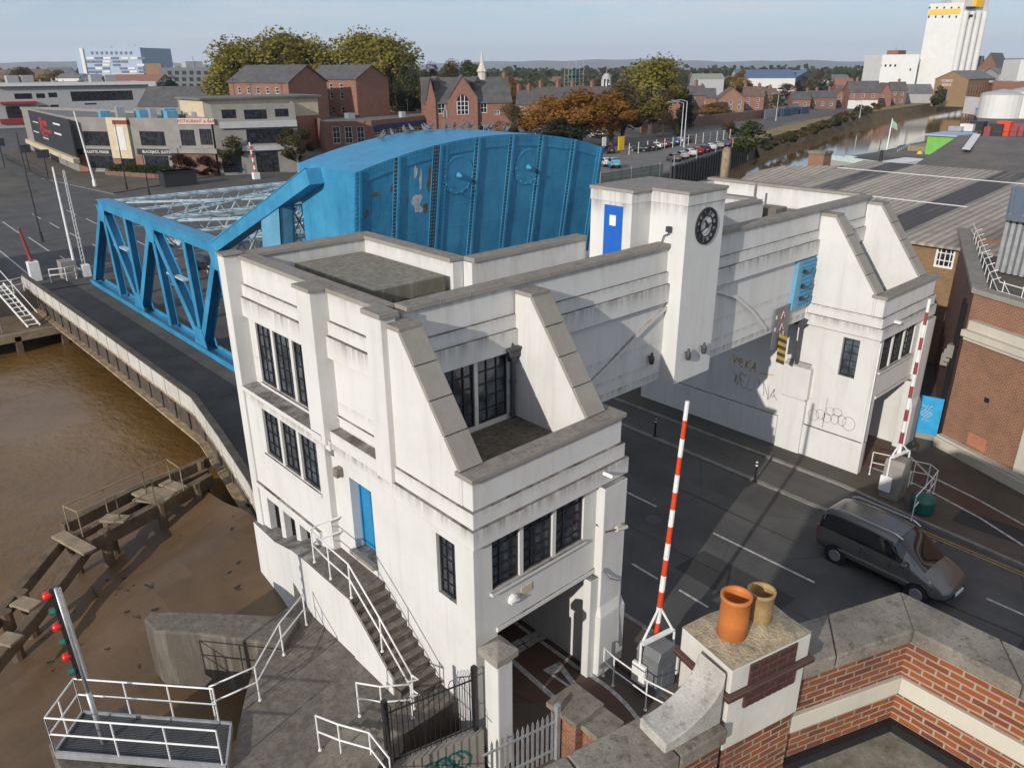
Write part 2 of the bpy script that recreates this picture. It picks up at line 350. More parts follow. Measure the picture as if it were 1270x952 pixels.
def window(parent, P, u, n, hole, depth, nx, ny, bar='window_bar', glass='glass', fr=.05, br=.028, name='window', label=None):
    """glazing bars and glass set back in one opening"""
    a, b, c, d = hole; P = V((P[0], P[1], 0)); u = V((u[0], u[1], 0)); n = V((n[0], n[1], 0)); mb = MB()
    pt = lambda x, z, dd: P+u*x-n*dd+V((0, 0, z))
    def bx(x0, x1, z0, z1, d0, d1, mi):
        mb.hull8([pt(x0, z0, d1), pt(x1, z0, d1), pt(x1, z0, d0), pt(x0, z0, d0), pt(x0, z1, d1), pt(x1, z1, d1), pt(x1, z1, d0), pt(x0, z1, d0)], mi)
    d0 = depth-.07
    bx(a, a+fr, c, d, d0, depth, 0); bx(b-fr, b, c, d, d0, depth, 0); bx(a+fr, b-fr, c, c+fr, d0, depth, 0); bx(a+fr, b-fr, d-fr, d, d0, depth, 0)
    for i in range(1, nx): x = a+(b-a)*i/nx; bx(x-br/2, x+br/2, c+fr, d-fr, d0+.01, depth-.005, 0)
    for j in range(1, ny): z = c+(d-c)*j/ny; bx(a+fr, b-fr, z-br/2, z+br/2, d0+.013, depth-.008, 0)
    w = mb.build(name, [bar], parent); g = MB()
    g.poly([pt(a, c, depth-.02), pt(b, c, depth-.02), pt(b, d, depth-.02), pt(a, d, depth-.02)], 0)
    g.poly([pt(a, c, depth+.03), pt(b, c, depth+.03), pt(b, d, depth+.03), pt(a, d, depth+.03)], 0)
    g.build('pane', [glass], parent if w.parent and w.parent.parent else w)
    if label: w['label'] = label
    return w

# ------------------------------------------------------------------ world and sun
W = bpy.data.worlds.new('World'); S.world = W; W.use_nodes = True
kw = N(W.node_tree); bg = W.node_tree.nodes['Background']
SUN_EL, SUN_AZ = R(20.5), R(14.0)          # light travels towards +X, a little +Y
sd = V((math.cos(SUN_AZ)*math.cos(SUN_EL), math.sin(SUN_AZ)*math.cos(SUN_EL), -math.sin(SUN_EL)))
sky = kw.n('TexSky'); sky.sky_type = 'NISHITA'; sky.sun_disc = False; sky.sun_elevation = SUN_EL
sky.sun_rotation = math.atan2(-sd.x, -sd.y) % (2*math.pi); sky.air_density = 1.0; sky.dust_density = .35; sky.ozone_density = 2.2; sky.altitude = 10
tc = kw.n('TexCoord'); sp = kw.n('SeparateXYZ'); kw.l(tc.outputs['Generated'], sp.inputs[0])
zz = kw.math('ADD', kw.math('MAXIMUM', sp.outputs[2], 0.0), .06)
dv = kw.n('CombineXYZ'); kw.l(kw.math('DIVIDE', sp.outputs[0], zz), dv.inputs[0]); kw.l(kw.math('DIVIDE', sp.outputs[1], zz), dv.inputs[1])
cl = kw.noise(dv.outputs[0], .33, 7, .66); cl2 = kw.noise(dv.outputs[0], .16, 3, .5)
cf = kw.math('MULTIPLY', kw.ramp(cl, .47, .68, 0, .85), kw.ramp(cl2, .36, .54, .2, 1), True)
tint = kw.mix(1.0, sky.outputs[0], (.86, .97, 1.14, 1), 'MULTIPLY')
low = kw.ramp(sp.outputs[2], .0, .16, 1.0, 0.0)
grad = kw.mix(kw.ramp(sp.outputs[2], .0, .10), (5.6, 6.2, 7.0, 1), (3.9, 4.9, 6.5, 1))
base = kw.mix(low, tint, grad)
fill_cloud = kw.math('MULTIPLY', kw.ramp(sp.outputs[2], .12, .40, 0, .72), kw.ramp(cl, .34, .52), True)  # bright cloud above the view, added as fill light to lift the shadows
base = kw.mix(fill_cloud, base, (6.9, 7.15, 7.7, 1))
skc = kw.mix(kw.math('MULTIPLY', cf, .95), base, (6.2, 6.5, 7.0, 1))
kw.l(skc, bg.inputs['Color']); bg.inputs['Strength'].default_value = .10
sl = bpy.data.lights.new('sun', 'SUN'); sl.energy = 3.6; sl.angle = R(.53); sl.color = (1, .94, .86)
so = bpy.data.objects.new('sun', sl); COL.objects.link(so); so.rotation_euler = sd.to_track_quat('-Z', 'Y').to_euler(); so.location = (-60, -20, 60)
S.view_settings.view_transform = 'Standard'; S.view_settings.look = 'None'; S.view_settings.gamma = 1; S.view_settings.exposure = .12
S.render.engine = 'CYCLES'; S.render.resolution_x = 1024; S.render.resolution_y = 767
S.cycles.max_bounces = 6; S.cycles.transparent_max_bounces = 8; S.cycles.volume_bounces = 0
S.cycles.use_denoising = True
# ------------------------------------------------------------------ lettering
def text_poly(txt, size, mat4, mat, name, parent=None, ext=.006, align='CENTER', bold=0., sx=1.):
    cu = bpy.data.curves.new('t', 'FONT'); cu.body = txt; cu.size = size; cu.extrude = ext; cu.align_x = align; cu.align_y = 'CENTER'; cu.resolution_u = 3; cu.offset = bold
    ob = bpy.data.objects.new('t', cu); COL.objects.link(ob); bpy.context.view_layer.update()
    me = bpy.data.meshes.new_from_object(ob.evaluated_get(bpy.context.evaluated_depsgraph_get()))
    bpy.data.objects.remove(ob); bpy.data.curves.remove(cu)
    o = OFF.get(parent.name, V((0, 0, 0))) if parent else V((0, 0, 0))
    me.transform(Matrix.Translation(-o) @ mat4 @ Matrix.Diagonal((sx, 1, 1, 1))); me.name = name; me.materials.clear(); me.materials.append(M[mat] if isinstance(mat, str) else mat)
    r = bpy.data.objects.new(name, me); COL.objects.link(r)
    if parent: r.parent = parent; OFF[r.name] = o
    return r
def frame(P, u, v):
    u = V(u).normalized(); v = V(v).normalized(); n = u.cross(v)
    return Matrix(((u.x, v.x, n.x, P[0]), (u.y, v.y, n.y, P[1]), (u.z, v.z, n.z, P[2]), (0, 0, 0, 1)))

# ------------------------------------------------------------------ bridge house
BH = thing('bridge_house', 'white concrete bridge house of two towers joined by a clock beam over the road', 'building', (9.1, 11.27, 0))
M['pale_line'] = M['white_plain']
def annexe(dx, ins, right):
    """front block of one tower; returns its mesh builder"""
    X = lambda x: x+dx
    mb = MB(); wx = X(9.1)+ins
    # front wall with three windows and the footway opening
    f0 = wx
    H = [(9.70, 10.58, 4.62, 6.02), (10.70, 11.70, 4.62, 6.02), (11.82, 12.84, 4.62, 6.02), (9.84, 13.34, 0.0, 3.35)]
    holes = [(X(a)-f0, X(b)-f0, c, d) for a, b, c, d in H]
    mb.wall((f0, 11.33), (1, 0), (0, -1), X(14.26)-f0, 0, 6.06, holes, .15)
    mb.box(X(9.80), X(13.36), 11.28, 11.35, 3.36, 3.5); mb.box(X(9.62), X(12.9), 11.24, 11.36, 4.5, 4.6)
    # pier between footway and road, with its tapered spur
    mb.box(X(13.32), X(14.22), 11.06, 11.4, 2.1, 6.04, 1); mb.box(X(13.26), X(14.3), 10.96, 11.5, -.05, 2.0, 1)
    mb.hull8([(X(13.26), 10.96, 2.0), (X(14.3), 10.96, 2.0), (X(14.3), 11.4, 2.0), (X(13.26), 11.4, 2.0), (X(13.34), 11.06, 2.35), (X(14.2), 11.06, 2.35), (X(14.2), 11.4, 2.35), (X(13.34), 11.4, 2.35)])
    mb.box(X(13.0), X(13.36), 11.14, 11.4, -.05, 3.3)
    # stacked string courses, parapet round the little terrace
    mb.box(X(9.06), X(14.42), 11.21, 14.4, 6.06, 6.53); mb.box(X(9.14), X(14.34), 11.30, 14.4, 6.53, 6.94)
    mb.box(X(9.22), X(14.26), 11.39, 11.74, 6.94, 7.68); mb.box(X(9.2), X(9.6), 11.74, 11.815, 6.94, 7.68); mb.box(X(13.9), X(14.28), 11.74, 14.4, 6.94, 7.68)
    # buttress walls
    for a, b in ((9.2, 9.8), (13.32, 13.95)):
        mb.prism([(X(a), 11.82, 6.94), (X(a), 11.82, 7.78), (X(a), 13.84, 10.52), (X(a), 14.44, 10.52), (X(a), 14.44, 6.94)], (b-a, 0, 0), 1)
    # inside masses and footway walls
    mb.box(X(9.62), X(14.24), 11.7, 14.5, 3.37, 6.0); mb.box(wx+.5, X(9.84), 11.5, 22.8, -.1, 3.36); mb.box(X(13.36), X(14.24), 11.4, 22.8, -.1, 5.9)
    return mb
def annexe_parts(dx, ins, tw, right):
    X = lambda x: x+dx
    mb = MB()
    mb.box(X(9.14), X(14.34), 11.30, 11.80, 7.68, 7.80); mb.box(X(9.14), X(9.66), 11.80, 11.90, 7.68, 7.80); mb.box(X(13.86), X(14.34), 11.80, 14.40, 7.68, 7.80)
    for a, b in ((9.2, 9.8), (13.32, 13.95)):
        n = 4; L = [((11.80+(13.84-11.80)*t/n), 7.78+(10.52-7.78)*t/n) for t in range(n+1)]
        for t in range(n):
            (y0, z0), (y1, z1) = L[t], L[t+1]; y1 -= .012; z1 -= .016
            mb.prism([(X(a)-.03, y0, z0), (X(a)-.03, y1, z1), (X(a)-.03, y1-.075, z1+.055), (X(a)-.03, y0-.075, z0+.055)], (b-a+.06, 0, 0))
        mb.box(X(a)-.03, X(b)+.03, 13.78, 14.40, 10.52, 10.64)
    mb.build('coping', 'coping', tw, .012, fixn=True)
    for a, b in ((9.70, 10.58), (10.70, 11.70), (11.82, 12.84)):
        window(tw, (X(0), 11.33), (1, 0), (0, -1), (a, b, 4.62, 6.02), .13, 3, 5)
    fl = MB(); fl.box(X(9.8), X(13.32), 11.74, 14.4, 6.945, 7.0); fl.build('terrace_floor', 'felt', tw)
    # three terrace windows behind the buttresses
    for a, b in ((9.85, 10.78), (10.9, 11.88), (12.0, 13.05)):
        window(tw, (X(0), 14.46), (1, 0), (0, -1), (a, b, 7.12, 8.94), .11, 3, 5)

def upper(dx):
    X = lambda x: x+dx; mb = MB()
    mb.wall((X(9.8), 14.46), (1, 0), (0, -1), 4.3, 6.94, 8.98, [(a-9.8, b-9.8, 7.12, 8.94) for a, b in ((9.85, 10.78), (10.9, 11.88), (12.0, 13.05))], .13)
    return mb
# ---- left tower
mb = annexe(0, .05, False); mu = upper(0); k0 = len(mb.v); mb.v += mu.v; mb.f += [[a+k0 for a in f] for f in mu.f]; mb.m += mu.m
# side wall under the string course, with one window and the stair door
mb.wall((9.15, 11.33), (0, 1), (-1, 0), 6.17, -1.2, 6.06, [(.68, 1.4, 4.12, 5.82), (4.2, 5.3, 3.42, 5.72)], .34)
mb.box(9.07, 9.42, 14.98, 17.3, 6.35, 6.9); mb.box(9.11, 9.62, 14.38, 14.99, 6.05, 6.62); mb.box(9.13, 9.5, 14.95, 17.32, 6.06, 6.4)
# upper side wall: three lights, string courses, pilasters
yw = ((18.6, 19.66), (19.82, 20.86), (21.0, 22.0))
mb.wall((9.40, 14.5), (0, 1), (-1, 0), 8.0, 6.3, 8.98, [(a-14.5, b-14.5, 6.9, 8.84) for a, b in yw], .14)
mb.box(9.24, 9.7, 14.6, 22.44, 8.97, 9.58); mb.box(9.33, 9.7, 14.6, 22.44, 9.58, 9.96); mb.box(9.41, 9.78, 14.6, 22.8, 9.96, 10.74)
mb.box(9.33, 9.42, 14.95, 17.3, 7.2, 7.27)
mb.box(8.89, 9.45, 22.42, 22.86, 1.45, 10.86, 1); mb.box(8.90, 9.45, 17.3, 18.06, 6.5, 10.8, 1); mb.box(9.03, 9.45, 14.30, 14.97, 6.5, 10.76, 1); mb.box(9.0, 9.7, 17.26, 18.1, 6.3, 6.62, 1)
# lower part standing forward
lw = ((17.98, 19.0), (19.14, 20.14), (20.28, 21.34)); bw = ((18.95, 19.7), (20.0, 20.78), (21.08, 21.92))
mb.wall((8.96, 17.5), (0, 1), (-1, 0), 4.94, .2, 6.66, [(a-17.5, b-17.5, 4.74, 6.3) for a, b in lw]+[(a-17.5, b-17.5, 1.62, 2.86) for a, b in bw], .3)
mb.wall((8.96, 17.5), (1, 0), (0, -1), .5, .2, 6.66); mb.box(8.86, 9.42, 17.47, 22.41, 6.62, 6.76); mb.box(8.86, 8.98, 18.2, 22.42, 3.12, 3.3); mb.box(8.9, 8.98, 17.9, 21.5, 4.58, 4.7)
mb.box(9.32, 9.42, 18.6, 22.0, 6.78, 6.88)
# core, back and inner parapets
mb.box(9.66, 14.06, 14.7, 22.8, 3.37, 9.86); mb.box(9.44, 14.1, 22.3, 22.8, 3.4, 10.74); mb.box(13.7, 14.1, 17.55, 22.3, 9.8, 10.74)
# stepped base wall above the mud
L = [(13.4, 8.05, 1.2), (15.26, 8.05, 2.98), (17.6, 8.05, 2.98), (19.2, 8.36, 2.42), (21.0, 8.62, 1.72), (22.95, 8.78, 1.5)]
for (y0, x0, z0), (y1, x1, z1) in zip(L[1:], L[2:]):
    mb.hull8([(x0, y0, -5), (9.7, y0, -5), (9.7, y1, -5), (x1, y1, -5), (x0, y0, z0), (9.7, y0, z0+.03), (9.7, y1, z1+.03), (x1, y1, z1)])
TL_ = mb.build('control_tower', ['white', 'white_clean'], BH, .018, fixn=False)
annexe_parts(0, .05, TL_, False)
for a, b in yw: window(TL_, (9.40, 0), (0, 1), (-1, 0), (a, b, 6.9, 8.84), .12, 3, 5)
for a, b in lw: window(TL_, (8.96, 0), (0, 1), (-1, 0), (a, b, 4.74, 6.3), .14, 3, 4)
for a, b in bw: window(TL_, (8.96, 0), (0, 1), (-1, 0), (a, b, 1.62, 2.86), .29, 2, 3, glass='glass_dk')
window(TL_, (9.15, 0), (0, 1), (-1, 0), (12.01, 12.73, 4.12, 5.82), .16, 3, 5)
c = MB(); c.box(9.33, 9.84, 14.9, 22.8, 10.74, 10.86); c.box(9.40, 14.16, 22.24, 22.86, 10.742, 10.872); c.box(13.64, 14.16, 17.6, 22.24, 10.74, 10.868)
c.box(8.84, 9.5, 17.24, 18.12, 10.8, 10.9); c.box(8.97, 9.5, 14.24, 15.03, 10.76, 10.89); c.box(8.84, 9.5, 22.36, 22.9, 10.88, 10.95)
c.build('coping', 'coping', TL_, .012, fixn=True)
s = MB(); s.box(10.98, 13.48, 17.62, 22.1, 9.87, 10.4); s.build('raised_roof_slab', 'moss', TL_, .03)
s = MB(); s.box(9.8, 13.7, 14.9, 22.3, 9.862, 9.9); s.build('roof_deck', 'felt', TL_)
rr = random.Random(6); s = MB()
for i in range(46):
    x_, y_ = rr.uniform(10.6, 12.6), rr.uniform(16.4, 17.5); an = rr.random()*6.28; L_ = rr.uniform(.2, .8); s.tube([(x_, y_, 9.92+rr.random()*.16), (x_+math.cos(an)*L_, y_+math.sin(an)*L_*.5, 9.93+rr.random()*.22)], .012, 4)
o_ = s.build('nest_twigs', 'bark'); tag(o_, 'heap of dark twigs on the tower roof beside the mossy slab', 'twigs', kind='stuff')
# blue door with frame, panels and sign
d = MB(); d.box(9.46, 9.52, 15.56, 16.6, 3.44, 5.7, 0); d.box(9.44, 9.47, 15.6, 16.06, 3.5, 5.62, 0); d.box(9.44, 9.47, 16.1, 16.56, 3.5, 5.62, 0)
d.box(9.40, 9.5, 15.53, 15.6, 3.44, 5.72, 0); d.box(9.40, 9.5, 16.57, 16.63, 3.44, 5.72, 0)
dd = d.build('door', 'door_blue', TL_, .008); s = MB(); s.prism([(9.436, 15.68, 4.95), (9.436, 15.9, 4.85), (9.436, 15.93, 5.3), (9.436, 15.78, 5.42)], (.006, 0, 0)); s.build('peeling_notice', 'cream_stone', TL_)
s = MB(); s.box(8.98, 9.16, 15.5, 16.7, 3.3, 3.42); s.build('door_step', 'conc', TL_, .01)
s = MB(); s.box(8.93, 9.16, 16.9, 17.12, 5.62, 5.9); s.build('bulkhead_lamp', 'stone', TL_, .03)
def hopper(x, y, z0, z1, nm, par, dirn=(0, -1)):
    h = MB(); h.tube([(x, y, z0), (x, y, z1-.25)], .065, 10); h.box(x-.2, x+.2, y-.13, y+.15, z1-.25, z1-.02); h.box(x-.24, x+.24, y-.17, y+.17, z1-.05, z1+.02)
    h.box(x-.1, x+.1, y-.09, y+.1, z1-.4, z1-.22); h.tube([(x, y, z1), (x-.02, y+.08, z1+.2), (x-.03, y+.25, z1+.3)], .06, 8)
    for z in (z0+.05, (z0+z1)/2): h.tube([(x, y, z), (x, y, z+.08)], .085, 10)
    return h.build(nm, 'dark_iron', par, .006)
hopper(13.12, 14.33, 7.05, 8.95+.15, 'downpipe', TL_)
# front fittings
s = MB(); s.lathe((10.33, 11.33, 4.06), [(.15, 0), (.15, .05), (.12, .09), (.05, .12)], 10, axis=(0, -1, 0)); s.box(10.2, 10.46, 11.2, 11.215, 4.03, 4.07); s.build('alarm_bell_box', 'white_gloss', TL_)
s = MB(); s.box(10.62, 10.98, 11.31, 11.34, 4.0, 4.24); s.build('plaque', 'cream', TL_, .006)
s = MB(); s.tube([(13.3, 11.3, 4.9), (13.42, 11.05, 4.72), (13.72, 10.95, 4.72)], .02, 6); s.build('lamp_bracket', 'black', TL_)
s = MB(); s.tube([(13.72, 10.95, 4.72), (14.1, 10.9, 4.66)], .075, 8, r1=.055); s.box(13.74, 13.9, 10.9, 11.0, 4.66, 4.8); s.build('floodlight', 'cream_stone', TL_)
s = MB(); s.tube([(13.4, 11.28, 6.42), (13.5, 10.98, 6.36)], .05, 8); s.build('overflow_pipe', 'white_gloss', TL_)
s = MB(); s.tube([(13.32, 11.02, 3.6), (13.6, 10.98, 3.2), (14.06, 11.0, 2.9), (14.06, 10.98, 1.9), (14.08, 10.93, .6)], .03, 7); s.build('conduit', 'galv', TL_)
# steps to the blue door
st = MB(); n = 11
for i in range(n):
    y1 = 15.2-(15.2-12.55)*i/n; z = 3.0-(3.0-1.12)*(i+1)/n
    st.box(8.06, 9.15, y1-(15.2-12.55)/n, y1, -.5, z+.0)
st.box(8.07, 9.15, 15.2, 17.5, -.5, 3.02)
st.build('stair', 'quayc', TL_, .012)
s = MB(); s.prism([(8.02, 15.2, -.5), (8.02, 15.2, 2.96), (8.02, 13.35, 1.62), (8.02, 13.35, -.5)], (.05, 0, 0)); s.build('stair_wall', 'white_plain', TL_)

# ---- right tower, the same block repeated on the far side of the road
DX = 20.75
mb = annexe(DX, .2, True); mu = upper(DX); k0 = len(mb.v); mb.v += mu.v; mb.f += [[a+k0 for a in f] for f in mu.f]; mb.m += mu.m
mb.wall((30.1, 11.33), (0, 1), (-1, 0), 11.5, -.1, 6.3, [(.78, 1.48, 4.15, 5.8)], .22)
mb.box(29.98, 30.3, 11.25, 13.9, -.1, 1.52); mb.box(29.98, 30.3, 15.12, 22.8, -.1, 1.5)
mb.box(29.9, 30.3, 13.9, 15.06, -.1, 2.62); mb.box(29.84, 30.3, 13.84, 15.1, 2.72, 4.1); mb.box(29.93, 30.3, 13.95, 15.04, 2.6, 2.75)
mb.hull8([(29.84, 13.84, 4.1), (30.2, 13.84, 4.1), (30.2, 15.1, 4.1), (29.84, 15.1, 4.1), (30.02, 13.95, 4.28), (30.2, 13.95, 4.28), (30.2, 15.02, 4.28), (30.02, 15.02, 4.28)])
mb.box(29.86, 30.3, 14.4, 14.5, 6.0, 6.94); mb.box(30.3, 34.8, 14.7, 22.8, 3.37, 9.86)
mb.box(34.4, 34.78, 14.44, 22.8, 9.8, 10.74); mb.box(29.95, 30.35, 17.55, 22.8, 9.8, 10.74); mb.box(30.35, 34.4, 22.4, 22.8, 9.8, 10.74)
TR_ = mb.build('control_tower', ['white', 'white_clean'], BH, .018)
annexe_parts(DX, .2, TR_, True)
window(TR_, (30.1, 0), (0, 1), (-1, 0), (12.11, 12.81, 4.15, 5.8), .2, 2, 5)
c = MB(); c.box(34.34, 34.84, 14.9, 22.8, 10.74, 10.86); c.box(29.9, 30.4, 17.6, 22.8, 10.74, 10.858); c.build('coping', 'coping', TR_, .012)
h = MB(); h.tube([(29.88, 14.55, 4.2), (29.88, 14.55, 6.0)], .075, 10); h.box(29.66, 30.08, 14.3, 14.8, 6.0, 6.2); h.box(29.62, 30.1, 14.26, 14.84, 6.2, 6.28); h.box(29.76, 30.0, 14.43, 14.67, 5.85, 6.0)
h.build('downpipe', 'dark_iron', TR_, .01)
h = MB(); h.tube([(30.08, 11.3, 5.9), (30.02, 11.28, 0)], .035, 7); h.build('corner_pipe', 'white_gloss', TR_)
s = MB(); s.box(31.0, 31.2, 11.05, 11.3, 6.55, 6.63); s.build('overflow_pipe', 'white_gloss', TR_)
s = MB(); s.tube([(32.6, 19.0, 9.86), (32.6, 19.0, 11.1)], .06, 8); s.build('roof_vent_pipe', 'stone', TR_)
s = MB(); s.box(31.0, 32.0, 17.0, 18.0, 9.86, 10.35); s.build('roof_hatch', 'moss', TR_, .05)
# graffiti ribbons, a few millimetres proud of the wall
def ribbon(mb, pts, w, mi=0):
    pts = [V(p) for p in pts]
    for p, q in zip(pts, pts[1:]):
        d = (q-p); 
        if d.length < 1e-4: continue
        a = V((1, 0, 0)).cross(d.normalized())*w/2; mb.poly([p-a, q-a, q+a, p+a], mi)
M['spray_grey'] = simple('grey_spray_paint', (.40, .39, .375), .7, var=.25); M['spray_gold'] = simple('gold_spray_paint', (.50, .33, .10), .6, var=.2)
g = MB(); gx = 30.094
for cy, cz, ry, rz_ in ((13.55, 2.05, .24, .26), (13.25, 2.18, .2, .22), (12.95, 2.1, .19, .2), (12.85, 2.45, .18, .18), (12.6, 2.15, .17, .22), (12.55, 2.5, .2, .17), (12.3, 2.2, .18, .24), (12.0, 2.15, .27, .3)):
    ribbon(g, [(gx, cy+ry*math.cos(t*.35), cz+rz_*math.sin(t*.35)) for t in range(19)], .035)
def strokes(mb, letters, y0, z0, h, w, gap, lw, slope=0.0, mi=0):
    F = {'W': [[(0, 1), (.25, 0), (.5, .7), (.75, 0), (1, 1)]], 'E': [[(1, 1), (0, 1), (0, 0), (1, 0)], [(0, .5), (.8, .5)]], 'L': [[(0, 1), (0, 0), (.9, 0)]], 'I': [[(.4, 1), (.4, 0)]],
         'N': [[(0, 0), (0, 1), (.9, 0), (.9, 1)]], 'A': [[(0, 0), (.5, 1), (1, 0)], [(.2, .4), (.8, .4)]], 'S': [[(.9, .9), (.5, 1), (.1, .8), (.8, .3), (.6, 0), (0, .1)]], 'e': [[(.1, .5), (.9, .55), (.6, 1), (.1, .7), (.2, .1), (.9, .1)]], 'x': [[(0, 1), (.9, 0)], [(.9, 1), (0, 0)]], 'v': [[(0, 1), (.4, 0), (.9, 1)]]}
    y = y0
    for i, ch in enumerate(letters):
        for pl in F.get(ch, []):
            q_ = []
            for a_, b_ in zip(pl, pl[1:]):
                for s_ in range(5): t_ = s_/5; q_.append((a_[0]+(b_[0]-a_[0])*t_, a_[1]+(b_[1]-a_[1])*t_))
            q_.append(pl[-1]); k_ = i*1.7
            ribbon(mb, [(gx, y-(p[0]+.13*math.sin(p[1]*4.1+k_)+.07*math.sin(p[0]*9+k_*2))*w, z0+(p[1]+.12*math.sin(p[0]*5+k_))*h-slope*(y0-y)) for p in q_], lw, mi)
        y -= w+gap
g.build('graffiti', ['spray_grey', 'spray_gold'], TR_); g = MB(); strokes(g, 'WELINA', 17.6, 2.35, .62, .3, .09, .05, .12)
g.build('graffiti', ['spray_grey', 'spray_gold'], TR_); g = MB(); strokes(g, 'vexA', 17.75, 3.3, .42, .26, .07, .05, .12, 1)
ribbon(g, [(gx, 16.3, 3.2), (gx, 15.6, 3.3)], .04, 1); ribbon(g, [(gx, 13.05, 3.0), (gx, 13.08, 1.6)], .05)
g.build('graffiti', ['spray_grey', 'spray_gold'], TR_)

# ---- beam over the road
mb = MB()
def runs(y0, y1, z0, z1):
    mb.box(9.8, 20.02, y0, y1, z0, z1); mb.box(22.03, 34.6, y0, y1, z0, z1)
runs(14.32, 14.7, 8.975, 9.58); runs(14.40, 14.7, 9.58, 9.96); runs(14.48, 14.84, 9.96, 10.74)
mb.box(14.08, 30.2, 14.46, 17.3, 6.25, 9.86); mb.box(14.1, 19.07, 17.15, 17.55, 9.8, 10.74); mb.box(22.0, 30.2, 17.15, 17.55, 9.8, 10.74)
BM = mb.build('portal_beam', 'white', BH, .016)
c = MB(); c.box(9.84, 20.02, 14.39, 14.9, 10.74, 10.862); c.box(22.03, 34.34, 14.39, 14.9, 10.74, 10.864); c.box(14.16, 19.06, 17.1, 17.6, 10.74, 10.866); c.box(22.05, 30.0, 17.1, 17.6, 10.74, 10.866)
for x in [x*.93+9.9 for x in range(27)]:
    if not 19.9 < x < 22.1: c.box(x, x+.012, 14.38, 14.885, 10.75, 10.865)
c.build('coping', 'coping', BM, .01)
a = MB()   # curved relief line across the beam
def arc(pts, w=.11):
    for (x0, z0), (x1, z1) in zip(pts, pts[1:]):
        d = V((x1-x0, 0, z1-z0)).normalized(); nrm = V((-d.z, 0, d.x))*w
        a.prism([(x0, 14.36, z0), (x1, 14.36, z1), (x1+nrm.x, 14.36, z1+nrm.z), (x0+nrm.x, 14.36, z0+nrm.z)], (0, .11, 0))
la = [(15.0, 6.26), (15.6, 6.66), (16.4, 7.05), (17.23, 7.44), (18.1, 7.87), (18.94, 8.28), (19.7, 8.6), (20.0, 8.72)]
ra = [(22.05, 8.85), (22.95, 8.70), (24.15, 8.26), (25.46, 7.42), (26.59, 6.48), (27.56, 5.44), (28.1, 4.6)]
arc(la); a.build('arch_moulding', 'white_plain', BM); a = MB(); arc(ra[:5]); a.build('arch_moulding', 'white_plain', BM)
for x in (19.3, 20.5, 21.4):
    s = MB(); yy = 14.46 if x < 20 else 13.88
    s.tube([(x, yy, 7.24), (x, yy-.12, 7.24)], .03, 6); s.lathe((x, yy-.14, 7.12), [(.06, -.12), (.09, -.05), (.1, .1), (.05, .2), (.03, .28)], 10); s.build('navigation_lamp', 'dark_iron', BM)
s = MB(); s.hull8([(28.3, 14.30, 6.96), (29.84, 14.30, 6.96), (29.84, 14.46, 6.96), (28.3, 14.46, 6.96), (28.45, 14.30, 8.9), (29.82, 14.30, 8.9), (29.82, 14.46, 8.9), (28.45, 14.46, 8.9)])
bl = s.build('blue_shutter', 'light_blue', BM); bl['label'] = 'light blue metal panel with mesh'
s = MB()
for i in range(7): s.box(28.75+i*.16, 28.77+i*.16, 14.285, 14.3, 7.0, 8.88)
for i in range(11): s.box(28.72, 29.8, 14.27, 14.285, 7.1+i*.17, 7.115+i*.17)
s.build('shutter_mesh', 'blue', BM)
s = MB()
for z in (7.3, 7.8, 8.4): s.box(28.8, 28.95, 14.2, 14.29, z, z+.14); s.tube([(28.9, 14.2, z+.05), (29.2, 14.16, z-.02), (29.5, 14.2, z+.12)], .02, 5)
s.build('shutter_cables', 'black', BM)

# ---- clock turret
mb = MB(); mb.box(20.0, 22.05, 13.88, 15.32, 6.2, 12.08); mb.box(19.98, 22.07, 13.86, 15.28, 12.08, 12.42)
mb.box(19.05, 22.04, 15.28, 16.98, 9.86, 12.08); mb.box(19.03, 22.06, 15.28, 17.0, 12.08, 12.415)
CT = mb.build('clock_turret', 'white_turret', BH, .016)
c = MB(); c.prism([(19.0, 15.22, 12.42), (19.95, 15.22, 12.42), (19.95, 13.83, 12.42), (22.1, 13.83, 12.42), (22.1, 17.03, 12.42), (19.0, 17.03, 12.42)], (0, 0, .1)); c.build('roof_slab', 'coping', CT, .015, fixn=True)
d = MB(); d.box(19.0, 19.05, 15.62, 16.36, 9.95, 11.98, 0); d.build('door', 'royal_blue', CT, .008)
s = MB(); s.box(18.992, 19.0, 15.86, 16.12, 11.35, 11.68); s.build('door_notice', 'white_gloss', CT)
M['numeral'] = simple('black_clock_iron', (.018, .018, .02), .5, var=.15)
ck = MB(); cx, cz, yy = 21.06, 11.36, 13.88
def ringc(r0, r1, y0, y1, n=40):
    for t in range(n):
        a0, a1 = 2*math.pi*t/n, 2*math.pi*(t+1)/n
        p = [(cx+r*math.cos(an), y0, cz+r*math.sin(an)) for r, an in ((r0, a0), (r1, a0), (r1, a1), (r0, a1))]; ck.prism(p, (0, y1-y0, 0))
ringc(.52, .585, yy-.05, yy); CK = ck.build('clock_rim', 'numeral', CT); ck = MB(); ringc(.325, .355, yy-.045, yy); ck.build('clock_inner_ring', 'numeral', CT)
for i, t in enumerate(['XII', 'I', 'II', 'III', 'IV', 'V', 'VI', 'VII', 'VIII', 'IX', 'X', 'XI']):
    an = math.pi/2-2*math.pi*i/12; rad = V((math.cos(an), 0, math.sin(an))); tan = V((math.sin(an), 0, -math.cos(an)))
    text_poly(t, .19, frame((cx+rad.x*.437, yy-.03, cz+rad.z*.437), tan, rad), 'numeral', 'clock_numeral', CT, .012, bold=.006, sx=.85)
s = MB()
